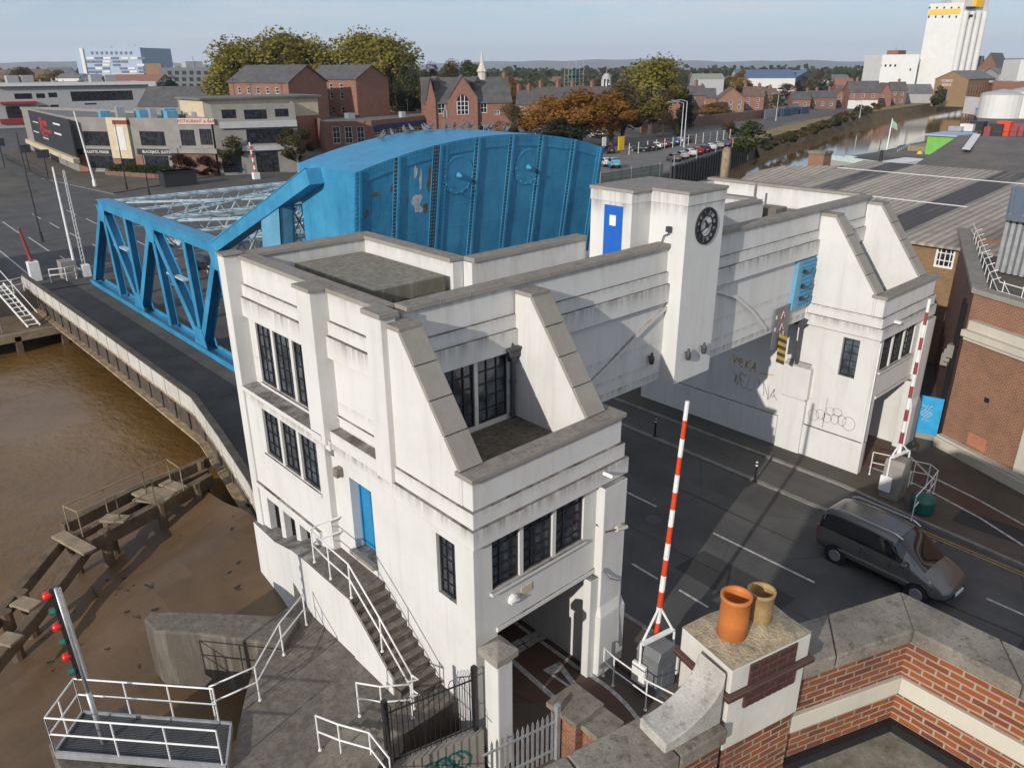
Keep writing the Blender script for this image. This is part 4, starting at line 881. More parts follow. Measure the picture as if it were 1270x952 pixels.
# stair handrail: landing then down the flight
a0 = (8.2, 17.35, 3.02); a1 = (8.14, 16.35, 3.02); a2 = (8.12, 15.25, 3.02); a3 = (8.12, 13.9, 2.1); a4 = (8.12, 12.6, 1.13)
t = railing('stair_handrail', 'white tube handrail down the concrete steps to the blue door', [a0, a1, a2, a3, a4])
for z in (1.08, .6):
    mb = MB(); mb.tube([(8.2, 17.35, 3.02+z), (8.45, 17.42, 3.02+z+.02), (9.1, 17.3, 3.08+z)], .028, 7); mb.build('landing_rail', 'white_gloss', t)
    mb = MB(); mb.tube([(8.12, 12.6, 1.13+z), (8.2, 12.45, 1.05+z), (7.95, 12.5, 1.1+z)], .028, 7); mb.build('rail_end', 'white_gloss', t)
railing('quay_handrail', 'white tube rail climbing from the signal platform to the tower wall', [u(268, 893, 1.12), u(322.5, 868, 1.12), u(352, 812, 1.12), u(380, 775, 1.12)])
railing('step_handrail', 'short white rail at the foot of the steps beside the hoop fence', [u(446, 888, 1.12), u(475, 893, 1.12), u(512, 890, 1.12)])
railing('step_handrail', 'white rail with a lowered end beside the small steps at the bottom of the photo', [u(397, 930, 1.12), u(424, 941, 1.12), u(462, 952, 1.12), u(487, 985, 1.12)])
t = thing('yard_steps', 'low concrete steps between two white rails at the foot of the tower', 'steps', u(430, 930, 1.1))
p0 = U(415, 915, 1.1); dx_ = (U(490, 945, 1.1)-p0)
dx_ = V((dx_.x, dx_.y, 0)); dn = V((dx_.y, -dx_.x, 0)).normalized()*1.3
for i in range(6):
    mb = MB(); a = p0+dx_*(i/6.0); b = p0+dx_*((i+1)/6.0); z = .09*(i+1)
    mb.prism([a-dn*.3, b-dn*.3, b+dn, a+dn], (0, 0, z)); mb.build('step', 'stone', t, .01, fixn=True)

# ------------------------------------------------------------------ signal platform and mast
pt = thing('signal_platform', 'steel grating platform with white rails over the mud by the quay', 'platform', u(180, 910, 1.2))
c = [U(103, 884, 1.25), U(287, 898, 1.25), U(281, 951, 1.25), U(69, 934, 1.25)]
mb = MB(); n = 26
for i in range(n):
    a = c[0].lerp(c[3], i/(n-1)); b = c[1].lerp(c[2], i/(n-1)); mb.beam(a, b, .03, .04)
for i in range(9): mb.beam(c[0].lerp(c[1], i/8)-V((0, 0, .03)), c[3].lerp(c[2], i/8)-V((0, 0, .03)), .04, .06)
mb.poly([q-V((0, 0, .06)) for q in c]); mb.build('grating_deck', 'grate', pt)
for a, b in ((0, 1), (1, 2), (2, 3), (3, 0)):
    mb = MB(); mb.beam(c[a]-V((0, 0, .02)), c[b]-V((0, 0, .02)), .05, .2); mb.build('edge_channel', 'galv', pt)
back = [c[0].lerp(c[1], t_) for t_ in (.0, .33, .62, .92)]; front = [c[3].lerp(c[2], t_) for t_ in (0.1, .38, .68, .98)]
side = [c[3].lerp(c[2], -.05), c[0]]
def railset(P, par, h=1.1):
    for z in (h, h*.55): mb = MB(); mb.tube([q+V((0, 0, z)) for q in P], .022, 7); mb.build('rail', 'white_gloss', par)
    for q in P: mb = MB(); mb.tube([q, q+V((0, 0, h))], .021, 7); mb.build('post', 'white_gloss', par)
railset(back, pt); railset([c[3]]+front[1:], pt); railset([c[0], c[0].lerp(c[3], .55), c[3]], pt)
mb = MB(); qa = U(140, 905, .9); mb.box(qa.x-1.3, qa.x+.6, qa.y-1.4, qa.y+.6, -4, .95); struct(mb.build('platform_pier', 'quayc', bevel=.05))
mt = thing('signal_mast', 'leaning grey mast carrying red and green river signal lamps', 'signal mast', u(129, 920, 1.25))
b0 = U(129, 921, 1.25); tp = b0+V((-.35, .55, 5.1))
# find the top so that it reaches the height seen beside the platform
zt = ztop(b0.x, b0.y, 728); tp = V((b0.x-.1, b0.y+.05, zt))
mb = MB(); mb.tube([b0, b0.lerp(tp, .35)], .06, 10); mb.tube([b0.lerp(tp, .35), tp], .042, 10); mb.build('pole', 'galv', mt, smooth=True)
mb = MB(); mb.beam(b0.lerp(tp, .45)+V((.06, -.06, 0)), tp+V((.06, -.06, 0)), .10, .04); mb.build('backboard', 'galv', mt); mb = MB(); mb.beam(b0.lerp(tp, .45)+V((-.07, .03, 0)), tp+V((-.07, .03, 0)), .07, .09); mb.build('lamp_rail', 'black', mt)
LD = V((-.85, .35, -.05)).normalized()
for i in range(6):
    q = b0.lerp(tp, .97-.093*i)+LD*.08; mb = MB()
    if i % 2 == 0: mb.lathe(q, [(.05, 0), (.085, .05), (.095, .13), (.085, .18), (.03, .20)], 12, axis=LD); mb.build('red_lamp', 'redlamp', mt, smooth=True)
    else: mb.lathe(q, [(.06, 0), (.09, .03), (.09, .15)], 12, axis=LD); mb.build('green_lamp', 'greenlamp', mt)

# ------------------------------------------------------------------ timber jetty in the river
jt = thing('timber_jetty', 'weathered timber fender jetty with walkway boards and a pipe rail in the river', 'jetty', u(120, 650, -1))
Z = -1.0
def tb(pts, w, h, z, mat='timber', nm='fender_beam'):
    mb = MB()
    for a, b in zip(pts, pts[1:]): mb.beam(V((*U(*a, z)[:2], z)), V((*U(*b, z)[:2], z)), w, h)
    mb.build(nm, mat, jt, .03)
tb([(-30, 800), (82, 664)], .35, .45, -1.1); tb([(-10, 830), (45, 765), (112, 676)], .3, .45, -1.1)
tb([(78, 656), (165, 612), (258, 572)], .3, .5, -1.1); tb([(108, 678), (190, 634), (262, 594)], .35, .6, -1.15); tb([(92, 668), (180, 622), (258, 584)], .25, .3, -1.3)
for a, b in (((72, 662), (112, 684)), ((128, 642), (158, 644)), ((170, 609), (198, 622)), ((203, 598), (228, 607)), ((20, 745), (45, 752)), ((0, 790), (22, 795))): tb([a, b], .55, .12, -.85, 'timber_lt', 'walkway_board')
for a, b in (((175, 612), (213, 616)),): tb([a, b], 1.2, .1, -.86, 'timber_lt', 'walkway_board')
for px, py in ((88, 672), (130, 668), (135, 652), (200, 632), (245, 608), (250, 580), (30, 745), (10, 770)):
    q = U(px, py, -1.2); mb = MB(); mb.tube([(q.x, q.y, -6), (q.x, q.y, -.8)], .2, 9); mb.build('pile', 'timber', jt)
P0 = [U(86, 657, -.8), U(134, 635, -.8), U(182, 612, -.8), U(212, 597, -.8)]; P1 = [U(103, 665, -.8), U(149, 643, -.8), U(193, 622, -.8), U(228, 608, -.8)]
for P_ in (P0, P1):
    mb = MB(); mb.tube([q+V((0, 0, 1.1)) for q in P_], .028, 6); mb.build('rail', 'timber_lt', jt)
    for q in P_: mb = MB(); mb.tube([q, q+V((0, 0, 1.1))], .028, 6); mb.build('post', 'timber_lt', jt)
mb = MB(); mb.tube([P0[0]+V((0, 0, 1.1)), P1[0]+V((0, 0, 1.1))], .028, 6); mb.build('rail', 'timber_lt', jt)
mb = MB(); mb.tube([P0[-1]+V((0, 0, 1.1)), P1[-1]+V((0, 0, 1.1))], .028, 6); mb.build('rail', 'timber_lt', jt)
# far landing stage with ladder under the end of the parapet
lt = thing('timber_landing', 'weathered timber landing stage under the far end of the footway parapet', 'landing stage', (8, 64, -1.6))
mb = MB(); mb.prism([(-14, 63.2, -1.75), (13.2, 63.2, -1.75), (13.2, 68.5, -1.75), (-14, 68.5, -1.75)], (0, 0, .2)); mb.build('deck_boards', 'timber', lt)
mb = MB(); mb.box(-14, 13, 63.0, 63.25, -2.1, -1.5); mb.build('front_beam', 'timber_lt', lt)
for x in (-6, -2, 2, 5.5, 9.2, 12.2): mb = MB(); mb.box(x-.2, x+.2, 63.0, 63.5, -6, -1.75); mb.build('leg', 'timber', lt)
railing('landing_rail', 'grey pipe rail on the timber landing stage at the far left', [(2.5, 64, -1.55), (5.5, 64, -1.55), (8.5, 64.2, -1.55)], mat='galv')
ld = thing('access_ladder', 'white caged steel stair from the far bank down to the landing stage', 'ladder', (10, 66, -1.5))
la_, lb_ = V((10.6, 64.2, -1.55)), V((9.6, 68.6, 1.0))
for dx in (-.4, .4): mb = MB(); mb.beam(la_+V((dx, 0, 0)), lb_+V((dx, 0, 0)), .06, .16); mb.build('stringer', 'white_gloss', ld); mb = MB(); mb.tube([la_+V((dx, 0, 1)), lb_+V((dx, 0, 1))], .03, 6); mb.build('handrail', 'white_gloss', ld)
for i in range(10): q = la_.lerp(lb_, (i+.5)/10); mb = MB(); mb.box(q.x-.4, q.x+.4, q.y-.1, q.y+.1, q.z-.015, q.z+.015); mb.build('tread', 'white_gloss', ld)
railing('bank_railing', 'white railing round the top of the caged stair on the far bank', [(8.0, 69.3, 0), (9.2, 69.0, 0), (10.6, 69.0, 0), (11.4, 69.4, 0)], r=.035)

# ------------------------------------------------------------------ traffic barriers
def boom(t, p, q, r0, r1, red, n=14):
    p = V(p); q = V(q)
    for i in range(n):
        mb = MB(); mb.tube([p.lerp(q, i/n), p.lerp(q, (i+1)/n)], r0+(r1-r0)*i/n, 10, r1=r0+(r1-r0)*(i+1)/n)
        mb.build('boom_red_band' if i % 2 == 0 else 'boom_white_band', red if i % 2 == 0 else 'white_gloss', t)
def barrier(name, label, base, p0, p1, red, h=1.35, cab='grey_box', turn=0):
    t = thing(name, label, 'barrier', base); b = V(base)
    mb = MB(); mb.hull8([b+V(q) for q in ((-.42, -.36, 0), (.42, -.36, 0), (.42, .36, 0), (-.42, .36, 0), (-.42, -.36, h), (.42, -.36, h), (.42, .36, h), (-.42, .36, h))])
    mb.hull8([b+V(q) for q in ((-.44, -.38, h), (.44, -.38, h), (.44, .38, h), (-.44, .38, h), (-.30, -.36, h+.22), (.30, -.36, h+.22), (.30, .36, h+.22), (-.30, .36, h+.22))])
    mb.build('cabinet', cab, t, .02)
    for q in ((-.2, -.37, .3, .9), (.05, -.37, .3, .9)): mb = MB(); mb.box(b.x+q[0], b.x+q[0]+.2, b.y-.375, b.y-.36, b.z+q[2], b.z+q[3]); mb.build('cabinet_door', cab, t)
    boom(t, p0, p1, .085, .055, red)
    d = (V(p1)-V(p0)).normalized(); top = V(p0)+d*1.0
    for s in (-.52, .52):
        mb = MB(); e = b+V((s, s*-.3, 0)); mb.tube([e+V((0, 0, .6)), e+V((0, 0, h+.35)), top], .035, 7); mb.build('fork_arm', 'white_gloss', t)
        mb = MB(); mb.box(e.x-.06, e.x+.06, e.y-.22, e.y+.22, b.z+.35, b.z+1.0); mb.build('counterweight', 'white_gloss', t, .02)
    mb = MB(); e0 = b+V((-.55, .1, h+.42)); e1 = b+V((.55, -.1, h+.42)); mb.beam(e0, e1, .14, .05); mb.build('cross_tie', 'white_gloss', t)
    return t
nb = U(811, 850, .1); nb.z = .1
q0 = V((nb.x+.25, nb.y+.25, 1.5)); zt = ztop(q0.x+.5, q0.y, 496)
barrier('road_barrier', 'raised orange-red and white barrier boom beside the chimney in the foreground', tuple(nb), tuple(q0), (q0.x+.45, q0.y-.05, zt), 'red_gloss', h=1.3)
t = railing('barrier_guard_rail', 'white guard rail with a sloping end in front of the near barrier cabinet', [u(748, 838, .1), u(760, 850, .1), u(800, 880, .1), u(838, 900, .1)], h=1.0)
rb = U(1106, 614, .1); rb.z = .1; q0 = V((rb.x+.1, rb.y+.1, 1.4)); zt = ztop(q0.x+.2, q0.y, 371)
q1 = V((q0.x+.2, q0.y, zt)); 
for i in range(20):
    e = proj(q1)[0]-1153; q1.x -= e*.02
    q1.z = ztop(q1.x, q1.y, 371)
barrier('road_barrier', 'raised faded red and white barrier boom beside the right tower', tuple(rb), tuple(q0), tuple(q1), 'red_faded', h=1.45, cab='conc')
railing('barrier_guard_rail', 'white guard rail curving round the right barrier cabinet', [u(1078, 588, .1), u(1130, 600, .1), u(1148, 604, .1), u(1157, 612, .1), u(1150, 622, .1), u(1130, 645, .1)], h=1.05)
gb = U(1142, 634, .1); gb.z = .1; t = thing('grit_bin', 'dark green grit bin at the end of the white guard rail', 'bin', tuple(gb))
mb = MB(); mb.lathe(gb, [(.36, 0), (.42, .1), (.45, .5)], 10); mb.build('bin_body', 'green_box', t, .02); mb = MB(); mb.lathe(gb+V((0, 0, .5)), [(.47, 0), (.46, .06), (.34, .2), (.1, .27)], 10); mb.build('lid', 'green_box', t)
# far barriers on the other bank
fb = V((15.2, 72.0, .05)); t = thing('mast_barrier', 'tall white twin-mast barrier standing on the far bank beside the truss', 'barrier', tuple(fb))
zt = ztop(fb.x+.6, fb.y-1, 207)
for dx, nm in ((.45, 'white_boom'), (1.15, 'lattice_boom')):
    mb = MB(); 
    if dx < 1: mb.tube([(fb.x+dx, fb.y-1, .6), (fb.x+dx, fb.y-1, zt)], .12, 8, r1=.07)
    else:
        for a_ in (-.12, .12): mb.beam((fb.x+dx+a_, fb.y-1, .4), (fb.x+dx+a_*.4, fb.y-1, zt-.3), .05, .05)
        for i in range(22): z = .5+i*(zt-1)/22; mb.beam((fb.x+dx-.12, fb.y-1, z), (fb.x+dx+.12, fb.y-1, z+.35), .035, .035)
    mb.build(nm, 'white_gloss', t)
mb = MB(); mb.box(fb.x+.9, fb.x+1.5, fb.y-1.4, fb.y-.7, 0, 1.0); mb.build('pedestal', 'white_gloss', t, .03)
mb = MB(); mb.box(fb.x-.6, fb.x+.5, fb.y-1.2, fb.y, 0, 1.5); mb.build('cabinet', 'conc', t, .03)
ft = V((12.9, 72.3, .05)); t = thing('stub_barrier', 'short faded red barrier post with white base at the far end of the parapet', 'barrier', tuple(ft))
mb = MB(); mb.tube([(ft.x, ft.y, 1.2), (ft.x-.35, ft.y, 4.4)], .16, 8, r1=.1); mb.build('boom', 'red_faded', t); mb = MB(); mb.box(ft.x-.4, ft.x+.4, ft.y-.4, ft.y+.4, 0, 1.6); mb.build('base', 'white_gloss', t, .04)
railing('far_guard_rail', 'white guard rail in front of the far barrier cabinet', [(13.6, 70.6, .02), (14.7, 70.3, .02), (15.5, 70.6, .02)], r=.04)
fb = U(318, 222, 0); t = thing('far_boom', 'red and white boom standing upright beyond the lattice by the street trees', 'barrier', tuple(fb))
boom(t, (fb.x, fb.y, .9), (fb.x-.4, fb.y, 5.6), .16, .1, 'red_gloss', 8); mb = MB(); mb.box(fb.x-.5, fb.x+.5, fb.y-.4, fb.y+.4, 0, 1.0); mb.build('base', 'white_gloss', t)

# ------------------------------------------------------------------ bollards
for i, (px, py, lb) in enumerate(((812, 541, 'black bollard with white top bands, the farther one near the clock beam'), (936, 597, 'black bollard with white top bands, the nearer one beside the moving car'))):
    q = U(px, py, .04)
    if i == 0:
        B0 = thing('bollard', lb, 'bollard', (0, 0, 0), 0, 'bollards along the cycle lane kerb'); OFF[B0.name] = V((0, 0, 0))
        mb = MB(); mb.lathe((0, 0, 0), [(.11, 0), (.11, .05), (.05, .08), (.048, .95), (.06, .96), (.06, 1.0), (.03, 1.05)], 12); mb.build('post', 'black', B0, smooth=False)
        for z in (.74, .9): mb = MB(); mb.lathe((0, 0, z), [(.052, 0), (.052, .07)], 12); mb.build('reflective_band', 'white_gloss', B0)
        o = B0
    else: o = dup(B0)
    place(o, (q.x, q.y, .04), 0, None, lb)

# ------------------------------------------------------------------ gate pier, fences and low walls by the left arch
g0 = V((9.62, 11.0, 0)); t = thing('gate_pier', 'square white concrete gate pier with a pyramid cap beside the footway arch', 'pier', tuple(g0))
gb_ = U(607, 935, 0); gx_, gy_ = 9.35, 10.75
mb = MB(); mb.box(gx_-.24, gx_+.24, gy_-.24, gy_+.24, -.2, 3.2); mb.box(gx_-.2, gx_+.2, gy_-.2, gy_+.2, 3.2, 3.3); mb.build('shaft', 'white_plain', t, .03)
mb = MB(); mb.box(gx_-.34, gx_+.34, gy_-.34, gy_+.34, 3.3, 3.5); mb.hull8([(gx_-.34, gy_-.34, 3.5), (gx_+.34, gy_-.34, 3.5), (gx_+.34, gy_+.34, 3.5), (gx_-.34, gy_+.34, 3.5), (gx_-.05, gy_-.05, 3.72), (gx_+.05, gy_-.05, 3.72), (gx_+.05, gy_+.05, 3.72), (gx_-.05, gy_+.05, 3.72)]); mb.build('cap', 'coping', t, .02)
# black hoop-topped railing on a graffitied retaining wall
fl = [U(590, 903, 1.12), U(483, 948, 1.12)]; fl = [V((f_.x, f_.y, 1.12)) for f_ in fl]; ext = fl[0]+(fl[1]-fl[0])*1.9; fd = (fl[1]-fl[0]).normalized()
t = thing('hoop_fence', 'black hoop-topped iron fence round the yard below the steps', 'fence', tuple(fl[0]))
corner = fl[1]; endp = corner+V((-.9, -1.7, 0))
segs = [(fl[0], corner), (corner, endp)]
for a, b in segs:
    L_ = (b-a).length; k_ = int(L_/.13)
    for z in (.1, 1.55): mb = MB(); mb.beam(a+V((0, 0, z)), b+V((0, 0, z)), .04, .02); mb.build('rail', 'black', t)
    d_ = (b-a).normalized()
    for i in range(0, k_, 2):
        p = a+d_*(.13*i); q = a+d_*(.13*(i+1)); mb = MB(); mb.tube([p+V((0, 0, 0)), p+V((0, 0, 1.68)), p.lerp(q, .25)+V((0, 0, 1.76)), p.lerp(q, .75)+V((0, 0, 1.76)), q+V((0, 0, 1.68)), q], .011, 5); mb.build('hoop_bar', 'black', t)
for p in (fl[0], corner): mb = MB(); mb.box(p.x-.06, p.x+.06, p.y-.06, p.y+.06, 1.0, 3.05); mb.build('post', 'black', t, .01)
mb = MB(); nrm = V((fd.y, -fd.x, 0)); nrm = nrm if nrm.y < 0 else -nrm
a, b = fl[0]-fd*.15, ext
mb.prism([V((a.x, a.y, -.3))+nrm*.15, V((b.x, b.y, -.3))+nrm*.15, V((b.x, b.y, 1.1))+nrm*.15, V((a.x, a.y, 1.1))+nrm*.15], -nrm*.3); t = mb.build('retaining_wall', 'conc'); tag(t, 'stained concrete retaining wall with green graffiti under the black hoop fence', 'wall')
OFF[t.name] = V((0, 0, 0)); mb = MB(); r2 = random.Random(5); M['spray_green'] = simple('green_spray_paint', (.03, .13, .12), .6, var=.3)
for s in range(9):
    pts = []; x = .4+s*.22; z = .45
    for i in range(9): pts.append(fl[0]+fd*(x+.2*math.sin(i*1.1+s))+nrm*.156+V((0, 0, -1.12+z+.32*math.sin(i*.8+s*2)+.05)))
    for p, q in zip(pts, pts[1:]):
        dd_ = (q-p).normalized(); w_ = nrm.cross(dd_)*.035; mb.poly([p-w_, q-w_, q+w_, p+w_])
mb.build('graffiti', 'spray_green', t)
# grey palisade fence
pa, pb = U(686, 905, 1.0), U(618, 955, .6); pa = V((10.1, 8.75, 0)); pa = V((*U(690, 940, 0)[:2], 0)); pb = V((*U(600, 985, 0)[:2], 0)); pd = (pb-pa).normalized(); L_ = (pb-pa).length
t = thing('palisade_fence', 'grey pointed palisade fence beside the red brick pier', 'fence', tuple(pa))
for z in (.35, 1.25): mb = MB(); mb.beam(pa+V((0, 0, z)), pb+V((0, 0, z)), .04, .05); mb.build('rail', 'galv', t)
for i in range(int(L_/.14)):
    p = pa+pd*(.14*i); mb = MB(); mb.prism([p+pd*-.035+V((0, 0, .05)), p+pd*.035+V((0, 0, .05)), p+pd*.035+V((0, 0, 1.45)), p+V((0, 0, 1.58)), p-pd*.035+V((0, 0, 1.45))], V((pd.y, -pd.x, 0))*.012); mb.build('pale', 'galv', t)
mb = MB(); mb.box(pa.x-.06, pa.x+.06, pa.y-.06, pa.y+.06, 0, 1.75); mb.build('post', 'galv', t)
# stepped brick pier with stone caps
for i, (px, py, h_, s_, lb) in enumerate(((712, 905, 1.35, .42, 'low red brick pier with flat grey stone cap ending the palisade fence'), (742, 918, 1.1, .34, 'lower red brick pier with a pale stone cap behind the curved stone bracket'))):
    q = U(px, py, .6); t = thing('brick_pier', lb, 'pier', (q.x, q.y, 0), 0, 'low brick piers')
    mb = MB(); mb.box(q.x-s_, q.x+s_, q.y-s_, q.y+s_, -.1, h_); mb.build('shaft', 'brick_red', t); mb = MB(); mb.box(q.x-s_-.09, q.x+s_+.09, q.y-s_-.09, q.y+s_+.09, h_, h_+.16); mb.build('cap', 'stone', t, .02)

# ------------------------------------------------------------------ foreground brick building
FB_ = thing('brick_building', 'red brick building with stone coping and chimney at the bottom right corner', 'building', (6, 1, 0))
ZC = 11.0
oc = U(1118, 735, ZC); ol = U(840, 868, ZC); ir = U(1125, 792, ZC); il = U(1008, 832, ZC)
nd = (il-ir); nd = V((nd.x, nd.y, 0)).normalized()                       # along the north wall, away from the corner
ed = (U(1300, 822, ZC)-oc); ed = V((ed.x, ed.y, 0)).normalized()         # along the east wall
inn = V((-nd.y, nd.x, 0)); inn = inn if inn.y < 0 else -inn              # into the building from the north wall
ine = V((ed.y, -ed.x, 0)); ine = ine if ine.x < 0 else -ine
def upto(P, z): return V((P.x, P.y, z))
WT = .42
A_ = upto(oc, 0); An = A_+nd*9.0; Ae = A_+ed*9.0
# inner corner of the two walls
den = nd.x*ed.y-nd.y*ed.x
def inter(P, d, Q, e):
    t_ = ((Q.x-P.x)*e.y-(Q.y-P.y)*e.x)/(d.x*e.y-d.y*e.x); return P+d*t_
def ringpoly(w0, w1):
    o = inter(A_+inn*w0, nd, A_+ine*w0, ed); i_ = inter(A_+inn*w1, nd, A_+ine*w1, ed)
    return o, i_
o0, i0 = ringpoly(.05, WT-.02)
mb = MB()
mb.prism([o0, i0, i0+nd*2.4, o0+nd*2.4], (0, 0, ZC-.16)); mb.prism([o0, i0, i0+ed*9, o0+ed*9], (0, 0, ZC-.16)); mb.build('parapet_wall', 'brick_red', FB_, fixn=True)
o1, i1 = ringpoly(-.03, WT+.05); mb = MB(); cuts = [0, .95, 1.9, 3.0, 4.1, 5.2, 6.4, 9]
for d_ in (nd, ed):
    for a, b in zip(cuts, cuts[1:]):
        if d_ is nd and a > 1.5: continue
        b -= .012
        mb.prism([upto(o1+d_*a, ZC-.16), upto(i1+d_*a, ZC-.16), upto(i1+d_*b, ZC-.16), upto(o1+d_*b, ZC-.16)], (0, 0, .16 if d_ is nd else .158))
mb.build('coping', 'stone', FB_, .018, fixn=True)
o2, i2 = ringpoly(WT-.03, WT+.025); mb = MB()
for d_ in (nd, ed): mb.prism([upto(o2, ZC-.82), upto(i2, ZC-.82), upto(i2+d_*(2.4 if d_ is nd else 9), ZC-.82), upto(o2+d_*(2.4 if d_ is nd else 9), ZC-.82)], (0, 0, .2))
mb.build('stone_band', 'cream_stone', FB_, .01, fixn=True)
o3, i3 = ringpoly(WT-.03, WT+.06); mb = MB()
for d_ in (nd, ed): mb.prism([upto(o3, ZC-1.32), upto(i3, ZC-1.32), upto(i3+d_*(2.4 if d_ is nd else 9), ZC-1.32), upto(o3+d_*(2.4 if d_ is nd else 9), ZC-1.32)], (0, 0, .14))
mb.build('lead_upstand', 'black', FB_, fixn=True)
mb = MB(); mb.poly([upto(i0, ZC-1.28), upto(i0+nd*2.4, ZC-1.28), upto(i0+nd*2.4+ed*9, ZC-1.28), upto(i0+ed*9, ZC-1.28)]); mb.build('flat_roof', 'moss', FB_)
# chimney on the north wall
zc1 = ZC+.42
cn = U(908, 832, zc1); cl_ = U(838, 781, zc1); cr = U(1007, 785, zc1)
ca = V((cr.x-cn.x, cr.y-cn.y, 0)); cb = V((cl_.x-cn.x, cl_.y-cn.y, 0)); La, Lb = ca.length, cb.length; ca.normalize(); cb = V((-ca.y, ca.x, 0)) if V((-ca.y, ca.x, 0)).dot(cb) > 0 else V((ca.y, -ca.x, 0))
cn0 = V((cn.x, cn.y, 0))
def cbox(mb, e, z0, z1, mi=0, a0=0, a1=1, b0=0, b1=1):
    P = [cn0+ca*(La*a0-e)+cb*(Lb*b0-e), cn0+ca*(La*a1+e)+cb*(Lb*b0-e), cn0+ca*(La*a1+e)+cb*(Lb*b1+e), cn0+ca*(La*a0-e)+cb*(Lb*b1+e)]
    mb.hull8([upto(p, z0) for p in P]+[upto(p, z1) for p in P], mi)
mb = MB(); cbox(mb, -.035, ZC-3, ZC-.48, 0); CH = mb.build('chimney', 'brick_red', FB_)
mb = MB(); cbox(mb, -.01, ZC-.48, ZC+.12); cbox(mb, .0, ZC+.17, zc1); mb.build('chimney_render', 'old_render', FB_, .012)
M['brick_plum'] = brick('plum_engineering_brick', (.085, .032, .025), (.06, .022, .018), mort=(.10, .06, .05)); mb = MB(); cbox(mb, .045, ZC+.12, ZC+.17); mb.build('drip_course', 'brick_plum', FB_, .006)
mb = MB(); 
P0_ = cn0+ca*.2-cb*.006; 
for z0, z1, a0, a1 in ((ZC+.17, zc1-.02, .22, .82), (ZC-.06, ZC+.12, .2, .86)):
    for i in range(9):
        s0 = a0+(a1-a0)*i/9; s1 = s0+(a1-a0)/9-.012; mb.hull8([upto(cn0+ca*(La*s0)-cb*.012, z0), upto(cn0+ca*(La*s1)-cb*.012, z0), upto(cn0+ca*(La*s1)+cb*.05, z0), upto(cn0+ca*(La*s0)+cb*.05, z0), upto(cn0+ca*(La*s0)-cb*.012, z1), upto(cn0+ca*(La*s1)-cb*.012, z1), upto(cn0+ca*(La*s1)+cb*.05, z1), upto(cn0+ca*(La*s0)+cb*.05, z1)])
mb.build('soldier_bricks', 'brick_plum', FB_)
mb = MB(); m_ = cn0+ca*La/2+cb*Lb/2
nx_ = 14
def flz(s, t_): return zc1+.012+.10*math.sin(math.pi*s)*math.sin(math.pi*t_)+.012*math.sin(9*s+5*t_)
for i in range(nx_):
    for j in range(nx_):
        mb.poly([upto(cn0+ca*(La*s)+cb*(Lb*t_), flz(s, t_)) for s, t_ in ((i/nx_, j/nx_), ((i+1)/nx_, j/nx_), ((i+1)/nx_, (j+1)/nx_), (i/nx_, (j+1)/nx_))])
M['flaunch'] = simple('cement_flaunching', (.33, .26, .17), .9, var=.5, vs=7, bump=.9, bs=35); mb.build('flaunching', 'flaunch', FB_, smooth=True)
for (px, py, r_, h_, mt_, lb) in ((908, 782, .125, .44, 'terra', 'bright orange clay chimney pot'), (940, 766, .115, .36, 'buffclay', 'stained buff clay chimney pot')):
    q = U(px, py, zc1+.08); mb = MB(); z0 = zc1+.02
    prof = [(r_*1.04, 0), (r_*1.0, h_*.5), (r_*.98, h_*.9), (r_*1.06, h_*.92), (r_*1.08, h_), (r_*.88, h_), (r_*.84, h_*.9), (r_*.8, .05)]
    mb.lathe((q.x, q.y, z0), prof, 28); o = mb.build('chimney_pot', mt_, FB_, smooth=True); o['label'] = lb
    mb = MB(); mb.lathe((q.x, q.y, z0+.04), [(r_*.79, 0), (r_*.79, .02)], 20); mb.build('pot_flue', 'black', FB_)
# wall left of the chimney turns towards the camera; scrolled bracket stands on it
ZL = ZC-.12; l0 = U(842, 866, ZL); l1 = U(680, 951, ZL); ld_ = V((l1.x-l0.x, l1.y-l0.y, 0)).normalized(); li = V((-ld_.y, ld_.x, 0)); li = li if li.y < 0 else -li; s0 = upto(l0, 0)-ld_*.12
mb = MB(); mb.prism([s0+li*.05, s0+li*.40, s0+li*.40+ld_*7, s0+li*.05+ld_*7], (0, 0, ZL-.16)); mb.build('parapet_wall', 'brick_red', FB_, fixn=True)
mb = MB()
for a, b in ((0, .52), (.532, 1.3), (1.312, 2.3), (2.312, 3.6), (3.612, 7)): mb.prism([upto(s0+li*-.03+ld_*a, ZL-.16), upto(s0+li*.47+ld_*a, ZL-.16), upto(s0+li*.47+ld_*b, ZL-.16), upto(s0+li*-.03+ld_*b, ZL-.16)], (0, 0, .16))
mb.build('coping', 'stone', FB_, .018, fixn=True)
mb = MB(); p = s0+li*.22; n = 16; wv = .16; LB_ = .62; zt_ = ZC+.40
prof = [(LB_*i/n, ZL+.10+(zt_-ZL-.10)*(1-math.sqrt(max(0, 1-(1-i/n)**2)))) for i in range(n+1)]
pts = [p+ld_*a+V((0, 0, z)) for a, z in prof]+[p+ld_*LB_+V((0, 0, ZL-.05)), p+V((0, 0, ZL-.05))]
mb.prism([q-li*wv for q in pts], li*wv*2); mb.build('scroll_bracket', 'stone_pale', FB_, .012, fixn=True)
